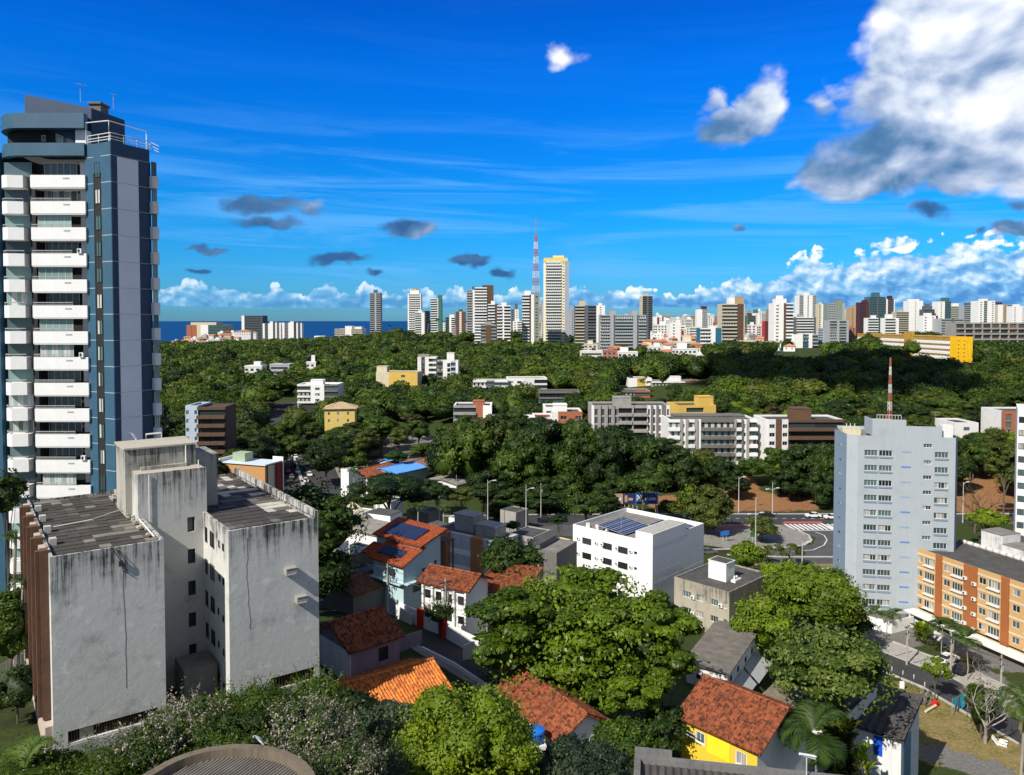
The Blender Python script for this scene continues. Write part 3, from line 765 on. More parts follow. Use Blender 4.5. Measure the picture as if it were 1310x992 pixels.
def sheet(mb, a, b, c, d, per, amp, row=0.0, rowh=.03, th=.10, mi=0, jit=0.0, seed=0, ns=5):
    """roof plane a-b (eave) to d-c (ridge) with rounded ridges along the slope and lapped rows"""
    a, b, c, d = map(Vector, (a, b, c, d)); e = (b-a).normalized(); nrm = (b-a).cross(d-a).normalized()
    if nrm.z < 0: nrm = -nrm
    up = nrm.cross(e); up = up if up.z > 0 else -up
    L1 = max((b-a).length, (c-d).length); Hs = max((d-a).length, (c-b).length)
    nu = max(2, int(L1/per*ns)); nv = max(2, int(Hs/row*3)) if row else 2
    rnd = random.Random(seed); V = []; F = []; jr = [rnd.uniform(-1, 1) for _ in range(4096)]
    for j in range(nv+1):
        t = j/nv
        for i in range(nu+1):
            s = i/nu; p = a.lerp(b, s).lerp(d.lerp(c, s), t); x = (p-a).dot(e); y = (p-a).dot(up)
            hgt = amp*math.cos(2*math.pi*x/per)
            if row:
                fr = (y/row) % 1.0; hgt += rowh*(1-fr)
                if jit: hgt += jit*jr[(int(x/per)*31+int(y/row)*17) % 4096]
            V.append(p+nrm*hgt)
    for j in range(nv):
        for i in range(nu): q = j*(nu+1)+i; F.append((q, q+1, q+nu+2, q+nu+1))
    mb.poly(V, F, mi)
    lo = [p-nrm*(th+amp) for p in (a, b, c, d)]; hi = [a, b, c, d]
    mb.face(list(reversed(lo)), mi)
    for k in range(4):
        k2 = (k+1) % 4
        if (hi[k]-hi[k2]).length > .01: mb.face([lo[k], lo[k2], hi[k2], hi[k]], mi)
def roof_tiles(root, w, d, ze, rise, kind, mat, over=.5, per=.34, amp=.075, row=.46, jit=.03, name='roof', inset=None, rowh=.06):
    mb = MB(); a = -over; x1, y1 = w+over, d+over; zl = ze
    S_ = dict(per=per, amp=amp, row=row, jit=jit, rowh=rowh)
    if kind == 'gx':      # ridge along x
        ym = d/2; sheet(mb, (a,a,zl),(x1,a,zl),(x1,ym,zl+rise),(a,ym,zl+rise), **S_); sheet(mb, (x1,y1,zl),(a,y1,zl),(a,ym,zl+rise),(x1,ym,zl+rise), **S_)
        mb.tube([(a,ym,zl+rise+.08),(x1,ym,zl+rise+.08)], .14, 6)
    elif kind == 'gy':
        xm = w/2; sheet(mb, (a,y1,zl),(a,a,zl),(xm,a,zl+rise),(xm,y1,zl+rise), **S_); sheet(mb, (x1,a,zl),(x1,y1,zl),(xm,y1,zl+rise),(xm,a,zl+rise), **S_)
        mb.tube([(xm,a,zl+rise+.08),(xm,y1,zl+rise+.08)], .14, 6)
    elif kind == 'hip':
        q = (min(w, d)+2*over)/2
        if w >= d:
            A, B_ = (a+q, d/2, zl+rise), (x1-q, d/2, zl+rise)
            sheet(mb,(a,a,zl),(x1,a,zl),B_,A,**S_); sheet(mb,(x1,y1,zl),(a,y1,zl),A,B_,**S_); sheet(mb,(a,y1,zl),(a,a,zl),A,A,**S_); sheet(mb,(x1,a,zl),(x1,y1,zl),B_,B_,**S_)
        else:
            A, B_ = (w/2, a+q, zl+rise), (w/2, y1-q, zl+rise)
            sheet(mb,(a,a,zl),(x1,a,zl),A,A,**S_); sheet(mb,(x1,y1,zl),(a,y1,zl),B_,B_,**S_); sheet(mb,(a,y1,zl),(a,a,zl),A,B_,**S_); sheet(mb,(x1,a,zl),(x1,y1,zl),B_,A,**S_)
        for (p, q2) in (((a,a,zl),A),((x1,a,zl),B_ if w >= d else A),((x1,y1,zl),B_),((a,y1,zl),A if w >= d else B_)): mb.tube([(p[0],p[1],p[2]+.08),(q2[0],q2[1],q2[2]+.08)], .12, 5)
        mb.tube([(A[0],A[1],A[2]+.1),(B_[0],B_[1],B_[2]+.1)], .14, 6)
    elif kind == 'sy':    # single slope rising to the back
        sheet(mb, (a,a,zl),(x1,a,zl),(x1,y1,zl+rise),(a,y1,zl+rise), **S_)
    elif kind == 'sx':    # single slope rising to the right, eave on the left
        sheet(mb, (a,y1,zl),(a,a,zl),(x1,a,zl+rise),(x1,y1,zl+rise), **S_)
    elif kind == 'snx':
        sheet(mb, (x1,a,zl),(x1,y1,zl),(a,y1,zl+rise),(a,a,zl+rise), **S_)
    return mb.build(name, mat, root)
def house(name, label, fp, zeave, zbase, rise, kind, wall, tile, wins=(), over=.5, cat='house', group=None, fm=None, pm=None, **kw):
    (o, yaw, w, d) = fp; H = zeave-zbase
    root = thing(name, label, cat, (o[0], o[1], zbase), yaw, group); mb = MB()
    for sd in 'FLRB': holes_wall(mb, SIDES[sd](w, d), 0, H, [(q[1], q[2], q[3], q[4]) for q in wins if q[0] == sd], .2)
    if kind == 'gx':
        for x in (0, w): mb.face([(x,0,H),(x,d,H),(x,d/2,H+rise-.1)])
    if kind == 'gy':
        for y in (0, d): mb.face([(0,y,H),(w,y,H),(w/2,y,H+rise-.1)])
    if kind == 'sy':
        r2 = rise*(d/(d+2*over))
        for x in (0, w): mb.face([(x,0,H),(x,d,H),(x,d,H+r2)])
        mb.face([(0,d,H),(w,d,H),(w,d,H+r2),(0,d,H+r2)])
    if kind in ('sx', 'snx'):
        r2 = rise*(w/(w+2*over)); hx = w if kind == 'sx' else 0
        for y in (0, d): mb.face([(0,y,H),(w,y,H),(hx,y,H+r2)])
        mb.face([(hx,0,H),(hx,d,H),(hx,d,H+r2),(hx,0,H+r2)])
    mb.build('wall', wall, root)
    roof_tiles(root, w, d, H+.12, rise, kind, tile, over, **kw)
    for q in wins: add_window(root, q[0], w, d, q[1], q[2], q[3], q[4], q[5] if len(q) > 5 else '2', fm, pm, .15)
    return root, w, d, H
# column-by-column facades --------------------------------------------
def gridblock(name, label, fp, ztop, zbase, floors, cols, wall, mats, roofm, sides='F', extra=None, fh=None, cat='apartment block', group=None, coredark=None, boxes=(), ph=.6, roofh=1.0, pm=None, bdep=.9, lcols=None, parts=True, small=False):
    """cols: list of (share of the width, type, material key); types w wall, p pier, n window, v tall window, b balcony band, g glazed band, r recess"""
    (o, yaw, w, d) = fp; H = ztop-zbase; fh = fh or (H-roofh)/floors; pm = pm or M_win
    root = thing(name, label, cat, (o[0], o[1], zbase), yaw, group)
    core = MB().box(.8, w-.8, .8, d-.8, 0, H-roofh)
    mb = MB(); ml = [wall, roofm]; mk_ = {}
    def mi(k):
        if k is None: return 0
        if k not in mk_: mk_[k] = len(ml); ml.append(mats[k])
        return mk_[k]
    done = ''; glz = MB()
    for sd, cc in (('F', cols), ('L', lcols), ('R', extra)):
        if not cc: continue
        done += sd; fr = SIDES[sd](w, d); L_ = fr[3]; tot = sum(c[0] for c in cc); s = 0.0
        for (share, typ, key) in cc:
            s0, s1 = s, s+share/tot*L_; s = s1; k = mi(key); cw = s1-s0
            if typ == 'w': fbox(mb, fr, s0, s1, -.8, 0, 0, H, k); continue
            if typ == 'p': fbox(mb, fr, s0, s1, -.8, .45, 0, H+.05, k); continue
            zt = H-roofh
            fbox(mb, fr, s0, s1, -.8, 0 if typ in 'nv' else .05, zt, H, k)
            for f in range(floors):
                z0 = zt-(f+1)*fh
                if z0 < -.5: break
                if typ in 'nv':
                    wh = 1.35 if typ == 'n' else fh-.7; ww = min(cw-.5, 2.4) if cw > 1.2 else cw*.7
                    sc = (s0+s1)/2; zs = z0+.95 if typ == 'n' else z0+.35
                    fbox(mb, fr, s0, s1, -.8, 0, z0, zs, k); fbox(mb, fr, s0, s1, -.8, 0, zs+wh, z0+fh, k)
                    fbox(mb, fr, s0, sc-ww/2, -.8, 0, zs, zs+wh, k); fbox(mb, fr, sc+ww/2, s1, -.8, 0, zs, zs+wh, k)
                    if small: fbox(glz, fr, sc-ww/2, sc+ww/2, -.30, -.25, zs, zs+wh)
                    elif parts: add_window(root, sd, w, d, sc, zs+wh/2, ww, wh, '2', M_alu, pm, .25)
                    else: add_pane(root, sd, w, d, sc, zs+wh/2, ww, wh, pm, .25)
                elif typ in 'bg' and small:
                    fbox(mb, fr, s0+.02, s1-.02, -.78, bdep if typ == 'b' else .06, z0, z0+1.1, k); fbox(glz, fr, s0+.05, s1-.05, -.60, -.55, z0+1.1, z0+fh)
                elif typ in 'bg':
                    bz = MB(); q = bdep if typ == 'b' else .06
                    fb2 = (( -cw/2+.02, cw/2-.02) if typ == 'b' else (-cw/2, cw/2))
                    key2 = ('bm', round(cw,2), round(fh,2), typ, ml[k].name, q)
                    if key2 not in WC: WC[key2] = bz.box(fb2[0], fb2[1], -q, .78, 0, 1.12 if typ == 'b' else 1.0).mesh('balcony_mesh', ml[k])
                    (oo, tt, nn, _) = fr; sc = (s0+s1)/2
                    bo = link('balcony' if typ == 'b' else 'spandrel', WC[key2], root, (oo[0]+tt[0]*sc, oo[1]+tt[1]*sc, z0)); bo.rotation_euler = (0,0,SROT[sd])
                    add_pane(root, sd, w, d, sc, z0+(fh+1.1)/2, cw-.1, fh-1.15, pm, .55)
                elif typ == 'r':
                    fbox(mb, fr, s0, s1, -.8, .0, z0, z0+.35, k)
    for sd in 'FLRB':
        if sd in done: continue
        fr = SIDES[sd](w, d); a0 = .8 if sd in 'FB' else 0.0
        fbox(mb, fr, 0 if sd in 'FB' else .8, fr[3] if sd in 'FB' else fr[3]-.8, -.8, 0, 0, H, 0)
    mb.face([(.8,.8,H-ph),(w-.8,.8,H-ph),(w-.8,d-.8,H-ph),(.8,d-.8,H-ph)], 1)
    mb.build('wall', ml, root)
    if glz.v: glz.build('glazing', pm, root)
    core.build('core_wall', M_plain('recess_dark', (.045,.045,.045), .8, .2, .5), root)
    for (x0, x1, y0, y1, h, mk2) in boxes:
        b = MB().box(x0*w, x1*w, y0*d, y1*d, H-ph+.01, H+h); b.box(x0*w-.15, x1*w+.15, y0*d-.15, y1*d+.15, H+h+.002, H+h+.22)
        b.build('roof_box', mats.get(mk2, wall) if mk2 else wall, root)
    return root, w, d, H
def add_pane(root, side, w, d, s, z, ww, wh, pm, inset):
    k = ('pn', round(ww,2), round(wh,2), pm.name)
    if k not in WC: WC[k] = MB().face([(-ww/2,0,-wh/2),(ww/2,0,-wh/2),(ww/2,0,wh/2),(-ww/2,0,wh/2)]).mesh('window_mesh', pm)
    (o, t, n, L_) = SIDES[side](w, d)
    f = link('window', WC[k], root, (o[0]+t[0]*s-n[0]*inset, o[1]+t[1]*s-n[1]*inset, z)); f.rotation_euler = (0,0,SROT[side]); return f
# materials used by many buildings
M_white = M_grimy('white_render', (.74,.74,.73), (.20,.19,.18), .30, None, .35)
M_white2 = M_grimy('white_render_bright', (.80,.80,.79), (.30,.29,.28), .18, None, .22)
M_cream = M_grimy('cream_render', (.62,.56,.40), (.2,.17,.12), .3, None, .4)
M_conc = M_grimy('bare_concrete', (.34,.33,.31), (.09,.09,.085), .6, None, .7)
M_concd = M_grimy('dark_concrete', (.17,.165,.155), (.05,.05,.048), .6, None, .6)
M_roofd = M_plain('roof_felt_dark', (.075,.073,.07), .9, .35, .5)
M_roofg = M_plain('roof_fibre_grey', (.20,.19,.175), .9, .35, .6)
M_brick = M_plain('brick_orange', (.36,.13,.07), .9, .25, 1.2)
M_brown = M_plain('brown_cladding', (.11,.065,.045), .8, .2, 1.0)
M_blueg = M_plain('bluish_render', (.42,.50,.60), .8, .1, .3)
M_tileR = M_tile('tiles_red', (.27,.085,.040), (.085,.032,.02), moss=.75)
M_tileO = M_tile('tiles_orange', (.56,.19,.045), (.34,.10,.035), moss=.45)
M_tileF = M_tile('tiles_far_orange', (.50,.20,.10), (.40,.16,.09), moss=.15)
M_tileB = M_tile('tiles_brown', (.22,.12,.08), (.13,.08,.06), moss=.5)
# ------------------------------------------------------------------ blue tower on the left
M_bl = M_plain('blue_tile_cladding', (.034,.100,.165), .45, .14, .35, .5)
M_bld = M_plain('blue_tile_dark', (.018,.048,.105), .5, .15, .35, .5)
M_balw = M_plain('balcony_white', (.78,.79,.79), .7, .06, .5)
M_panel = M_plain('pale_panel', (.84,.85,.90), .7, .06, .3)
M_joint = M_plain('panel_joint', (.45,.5,.55), .8, .1, 1)
M_dark = M_plain('dark_infill', (.020,.022,.025), .6, .2, 1)
M_rail = M_plain('rail_grey', (.38,.40,.40), .5, .1, 2)
M_grn = M_glass('balcony_glass_green', (.16,.26,.25), (.60,.62,.60), .5, (.30,.42,.40))
def blue_tower():
    N = (-45.3, 87.5); r = Vector((.45, .893)).normalized(); yaw = math.atan2(r.y, r.x)
    zb = -36.0; H = 20.2-zb
    root = thing('apartment_tower', 'tall blue tiled apartment tower with stacked white balconies and curved crown', 'tower', (N[0], N[1], zb), yaw)
    FOOT.append((N[0]-8, N[1]+10, 19))
    DEP, WID = 13.0, 27.0
    m = MB()                                  # local x runs back to the right, y runs along the sunlit front to the left
    B0 = 1.9                                  # recess depth behind the front plane
    m.box(B0+.9, 5.6, .6, 5.6, 0, H-1.3, 2); mf = MB(); mf.box(B0+.9, 9.5, 4.4, 24.5, 0, H-3.4, 2)
    m.box(0, B0+.9, 0, 1.75, 0, H, 0)            # corner pier
    m.box(.003, B0+.9, 3.1, 4.5, 0, H-3.4, 0)
    m.box(.06, B0+.9, 1.75, 3.1, 0, H-3.4, 2)
    m.box(.003, B0+.9, 1.75, 4.5, H-3.4, H, 0)
    mf.box(.8, B0+.9, 21.9, 23.4, 0, H-1.3, 0)     # far pier by the rounded balconies
    mf.box(.5, B0+.9, 14.45, 15.5, 0, H-3.2, 2)
    mf.box(1.2, 6, 23.4, 29, 0, H-.2, 0); mf.build('front_wall', [M_bl, M_bld, M_dark, M_balw], root); 
    # right-hand face: dark blue edges round the pale panel
    m.box(B0+.9, 5.0, 0.002, .6, 0, H-.003, 1); m.box(.0, .74, -.03, .1, 0, H+.002, 1); m.box(3.5, 5.0, -.03, .1, 0, H, 1)
    m.box(.74, 3.5, -.03, .1, H-1.55, H, 1)
    m.build('wall', [M_bl, M_bld, M_dark, M_balw], root)
    MB().box(.76, 3.48, -.022, .05, 0, H-1.57).build('panel', M_panel, root)
    jm = MB().box(-.012, .02, .02, 1.74, -.03, .03).mesh('joint_mesh', M_joint); jm3 = MB().box(-.009, .02, 3.12, 4.48, -.03, .03).mesh('joint_mesh', M_joint); jm2 = MB().box(.0, 5.0, -.042, -.02, -.025, .025).mesh('joint_mesh', M_joint)
    for f in range(17):
        z = H-1.5-f*3.0
        if z < 1: break
        link('joint', jm, root, (0,0,z)); link('joint', jm2, root, (0,0,z)); link('joint', jm3, root, (0,0,z))
    # crown: sweeping curved bands at the top left, recessed penthouse between them
    c = MB()
    def band(z0, z1, mi, out=0.0):
        P = [(-.35-out, 4.3), (-.35-out, 16.5)]+[(4.9-(5.25+out)*math.cos(math.pi/2*k/10), 16.5+(6.6+out)*math.sin(math.pi/2*k/10)) for k in range(1, 11)]
        P += [(7.5, 23.1+out), (7.5, 22), (4.9, 22.0)]+[(4.9-4.4*math.cos(math.pi/2*k/8), 16.5+5.5*math.sin(math.pi/2*k/8)) for k in range(7, -1, -1)]+[(.5, 4.35)]
        c.prism(P, z0, z1, mi)
    band(H-1.25, H+.2, 0, .05); band(H+1.9, H+3.6, 0, .05)
    c.box(2.2, 7, 4.6, 21.2, H-3.5, H+3.4, 2)
    c.build('crown_band', [M_bl, M_bld, M_dark], root)
    deck = MB().box(.4, 9.4, 4.6, 19.9, H+3.3, H+3.4); deck.build('roof', M_roofg, root)
    # slanted top mass and its dark housing
    t = MB(); P = [(1.6,17.2),(1.6,4.6),(5.2,1.2),(6.5,4.0),(6.5,17.2)]
    zt = {0: H+6.3, 1: H+4.7, 2: H+4.2, 3: H+4.4, 4: H+6.1}
    V = [(x, y, H+3.2 if i_ in (0, 4) else H+.05) for i_, (x, y) in enumerate(P)]+[(x, y, zt[i]) for i, (x, y) in enumerate(P)]; n = 5
    t.poly(V, [(i,(i+1)%n,n+(i+1)%n,n+i) for i in range(n)]+[tuple(range(n,2*n))], 0)
    t.build('roof_mass', M_bld, root)
    MB().box(3.2, 5.0, 4.2, 6.4, H+4.0, H+5.6).box(3.0, 5.2, 4.0, 6.6, H+5.6, H+5.85).build('chimney', M_concd, root)
    MB().box(.6, 2.1, 4.7, 6.8, H+.2, H+1.88).build('pier_white', M_balw, root)
    # corner terrace railing
    tr = MB()
    for z in (H+.25, H+.55, H+.95): tr.tube([(-.05,3.9,z),(-.05,-.1,z),(5,-.1,z),(5.6,-.9,z-.5)], .045, 5)
    for p in ((-.05,3.9),(-.05,2),(-.05,0),(1.6,-.1),(3.3,-.1),(5,-.1)): tr.tube([(p[0],p[1],H),(p[0],p[1],H+.95)], .035, 5)
    tr.tube([(-.05,4.2,H+.1),(-.05,4.2,H+2.5),(-.05,.2,H+2.3)], .07, 5); tr.tube([(-.05,.2,H),(-.05,.2,H+2.3),(4.8,.2,H+2.1),(4.8,.2,H)], .06, 5)
    tr.build('railing', M_wframe, root)
    for yy in (8.6, 10.8): add_pane2(root, 2.1, yy, H+1.05, 2.1, 1.5, M_winl)
    add_pane2(root, 2.1, 14.2, H+1.3, .8, .7, M_wind)
    # repeated storeys
    wm = MB().box(-.40, 0, -5.1, 5.1, 0, 1.42); wm.box(-.35, 1.5, -5.0, 5.0, -.12, -.003); wme = wm.mesh('balcony_mesh', M_balw)
    lm = MB().box(-.425, -.403, -2.2, -1.0, .95, 1.12).mesh('vent_mesh', M_rail)
    rl = MB().tube([(-.35,-2.4,1.75),(-.35,5.0,1.75)], .05, 5).tube([(-.35,-2.4,1.55),(-.35,5.0,1.55)], .03, 5)
    for y in (-2.4,-.5,1.4,3.3,5.0): rl.tube([(-.35,y,1.42),(-.35,y,1.75)], .03, 5)
    rlm = rl.mesh('railing_mesh', M_rail)
    def curved(r0, z0, z1):
        P = [(-.55, -2.45), (-.9, .2)]+[(1.9-2.8*math.cos(math.pi/2*k/8), .2+2.55*math.sin(math.pi/2*k/8)) for k in range(1, 9)]+[(1.9, -2.45)]
        return P
    P = curved(0,0,0)
    cme = MB().prism(P, 0, 1.42).mesh('balcony_mesh', M_balw)
    crl = MB(); Q = [(x*.97+.03, y*.97) for x, y in P[:-2]]
    crl.tube([(x, y, 1.75) for x, y in Q], .05, 5)
    for x, y in Q[::2]: crl.tube([(x, y, 1.42), (x, y, 1.75)], .03, 5)
    crm = crl.mesh('railing_mesh', M_rail)
    door = MB().face([(0,-3.1,0),(0,3.1,0),(0,3.1,1.75),(0,-3.1,1.75)]); dm = door.mesh('door_mesh', M_grn)
    dm2 = MB().face([(0,-3.1,0),(0,3.1,0),(0,3.1,1.75),(0,-3.1,1.75)]).mesh('door_mesh', M_win)
    gm = MB()
    for k in range(6): gm.box(-.03, .0, -3.1+k*1.24-.03, -3.1+k*1.24+.03, 0, 1.75)
    gm.box(-.03,0,-3.1,3.1,1.7,1.76); gme = gm.mesh('frame_mesh', M_wframe)
    pw = MB().box(0, 1.4, -.55, .55, 0, 1.75).mesh('pier_mesh', M_balw)
    sme = MB().prism([(4.95,.9),(4.95,-.55),(5.15,-.8),(5.45,-.85),(5.75,-.6),(5.9,.9)], 0, 1.42).mesh('balcony_mesh', M_balw)
    s_w, s_p = win_mesh(.95, 1.7, '2', M_dkframe, M_winl)
    rnd = random.Random(5); EX = []
    for f in range(17):
        z = H-3.0*(f+1)-1.9
        if z < 1.0: break
        b = link('balcony', wme, root, (0, 9.35, z)); link('vent', lm, b)
        if f: link('railing', rlm, b)
        b2 = link('balcony', cme, root, (.4, 18.5, z)); link('railing', crm, b2) if f else None
        enclosed = rnd.random() < .5
        x = .2 if enclosed else 1.6
        dd = link('balcony_door', dm if enclosed else dm2, root, (x, 10.6, z+1.45)); link('door_frame', gme, dd)
        d2 = link('balcony_door', dm if rnd.random() < .5 else dm2, root, (1.3, 18.4, z+1.45)); d2.scale = (1, .85, 1)
        link('pier', pw, root, (1.3, 6.1, z+1.44))
        EX.append(link('balcony', sme, root, (0, 0, z+.35)))
        g3 = link('balcony_door', dm if rnd.random() < .5 else dm2, root, (5.4, -.25, z+1.78)); g3.rotation_euler = (0,0,math.pi/2); g3.scale = (1,.12,1); EX.append(g3)
        wf = link('window', s_w, root, (.03, 2.42, z+1.9)); wf.rotation_euler = (0,0,-math.pi/2); link('pane', s_p, wf, (0,.01,0)); EX.append(wf)
        if f in (3, 7, 11):
            link('air_conditioner', AC, root, (-.3, 5.4, z+1.42)).rotation_euler = (0,0,-math.pi/2)
    # the sunlit front turns away from the corner piers and faces us squarely
    T = Matrix.Translation((0, 4.5, 0)) @ Matrix.Rotation(R(26.7), 4, 'Z') @ Matrix.Diagonal((1, .62, 1, 1)) @ Matrix.Translation((0, -4.5, 0))
    front = ('front_wall', 'crown_band', 'roof', 'roof_mass', 'chimney', 'pier_white', 'pier', 'balcony', 'balcony_door', 'air_conditioner', 'window')
    exn = {o.name for o in EX}
    for o in list(root.children):
        if o.name.split('.')[0] in front and o.name not in exn: o.matrix_basis = T @ o.matrix_basis
    return root
def add_pane2(root, x, y, z, ww, wh, pm):
    a, b = win_mesh(ww, wh, '3', M_wframe, pm)
    f = link('window', a, root, (x, y, z)); f.rotation_euler = (0,0,-math.pi/2); link('pane', b, f, (0,.01,0))
def ac_mesh():
    m = MB().box(-.4, .4, -.3, .02, 0, .55); m.tube([(-.08,-.30,.28),(-.08,-.33,.28)], .2, 12, 1)
    return m.mesh('air_conditioner_mesh', [M_wframe, M_dkframe])
AC = ac_mesh()
blue_tower()
def dish(px, py, d, name, label, rad=.5, az_=2.6, group=None, z=None):
    p = D(px, py, d) if z is None else W(px, py, z)
    root = thing(name, label, 'satellite dish', (p.x, p.y, p.z-rad*1.4), az_, group)
    m = MB(); nr, nt = 4, 14; V = [(0,0,0)]; F = []
    for i in range(1, nr+1):
        for j in range(nt): rr = rad*i/nr; t = 2*math.pi*j/nt; V.append((rr*math.cos(t), .35*rr*rr/rad, rr*math.sin(t)))
    for j in range(nt): F.append((0, 1+j, 1+(j+1)%nt))
    for i in range(nr-1):
        for j in range(nt): F.append((1+i*nt+j, 1+i*nt+(j+1)%nt, 1+(i+1)*nt+(j+1)%nt, 1+(i+1)*nt+j))
    m.poly(V, F); m.xf(Matrix.Translation((0,0,rad*1.4)) @ Matrix.Rotation(R(-35), 4, 'X')); m.build('reflector', M_balw, root, True)
    MB().tube([(0,-.12,0),(0,-.1,rad*1.1),(0,.0,rad*1.4)], .03, 5).tube([(0,.1,rad*1.0),(0,rad*.95,rad*1.9)], .018, 4).bx((0,rad*.95,rad*1.9),(.1,.1,.1)).build('arm', M_rail, root)
    return root
def antenna(p, h, name, label, els=5, span=.6, group=None):
    root = thing(name, label, 'antenna', p, random.Random(int(p[0]*10)).uniform(0,3), group); m = MB().tube([(0,0,0),(0,0,h)], .03, 5)
    for k in range(els): y = -span+2*span*k/max(1, els-1); m.tube([(-span*.7*(1-.1*k),y,h-.1),(span*.7*(1-.1*k),y,h-.1)], .015, 4)
    m.tube([(0,-span,h-.1),(0,span,h-.1)], .02, 4); m.build('mast', M_rail, root); return root
# rooftop aerials of the blue tower
p = D(103, 131, 93); antenna((p.x, p.y, p.z), 2.2, 'antenna', 'thin aerial mast standing on the blue tower roof', 4)
p = D(145, 133, 95); antenna((p.x, p.y, p.z-.6), 1.8, 'antenna', 'short whip aerial beside the dark housing on the blue tower', 2, .3)

# ------------------------------------------------------------------ weathered grey block, two wings and a stair shaft
ZG = -33.5
M_old = M_grimy('old_render', (.58,.59,.57), (.055,.055,.05), .80, 15.8, 1.5, patch=(.68,.68,.66))
M_old2 = M_grimy('old_render_shaft', (.55,.55,.52), (.05,.05,.043), .85, 19.8, 1.4)
M_old3 = M_grimy('old_render_tank', (.40,.39,.35), (.045,.045,.038), .95, 22.0, 1.35)
M_oldroof = M_grimy('old_roof_top', (.46,.43,.36), (.14,.13,.11), .5, None, .3)
M_fin = M_plain('brown_fin', (.13,.07,.045), .85, .25, 1.2)
M_beige = M_plain('beige_panel', (.48,.40,.33), .85, .2, 1)
def roof_sheets(name, root, x0, x1, y0, y1, z, nx, ny, cols, seed, pitch=.0):
    """patchwork of lapped fibre sheets"""
    rnd = random.Random(seed); ms = [M_plain('sheet_'+str(i)+name, c, .9, .3, 1.0, bmp=.01) for i, c in enumerate(cols)]
    mb = MB()
    k = 0
    for j in range(ny):
        off = rnd.uniform(-.3, .3)
        for i in range(nx):
            a, b = x0+(x1-x0)*i/nx, x0+(x1-x0)*(i+1)/nx; c, d = y0+(y1-y0)*j/ny, y0+(y1-y0)*(j+1)/ny
            k = min(len(cols)-1, int(rnd.random()**1.9*len(cols))) if (i == 0 or rnd.random() < .62) else k; e = rnd.uniform(0, .025)+.004*((i+j) % 2)+.006*k
            zz = z+(j/ny)*pitch; s = pitch/ny
            mb.poly([(a+.01,c,zz+e+.05),(b+.02,c,zz+e+.05),(b+.02,d+.1,zz+e+s+.0),(a+.01,d+.1,zz+e+s+.0),(a+.01,c,zz+e),(b+.02,c,zz+e)], [(0,1,2,3),(4,5,1,0)], k)
    mb.build('roof', ms, root)
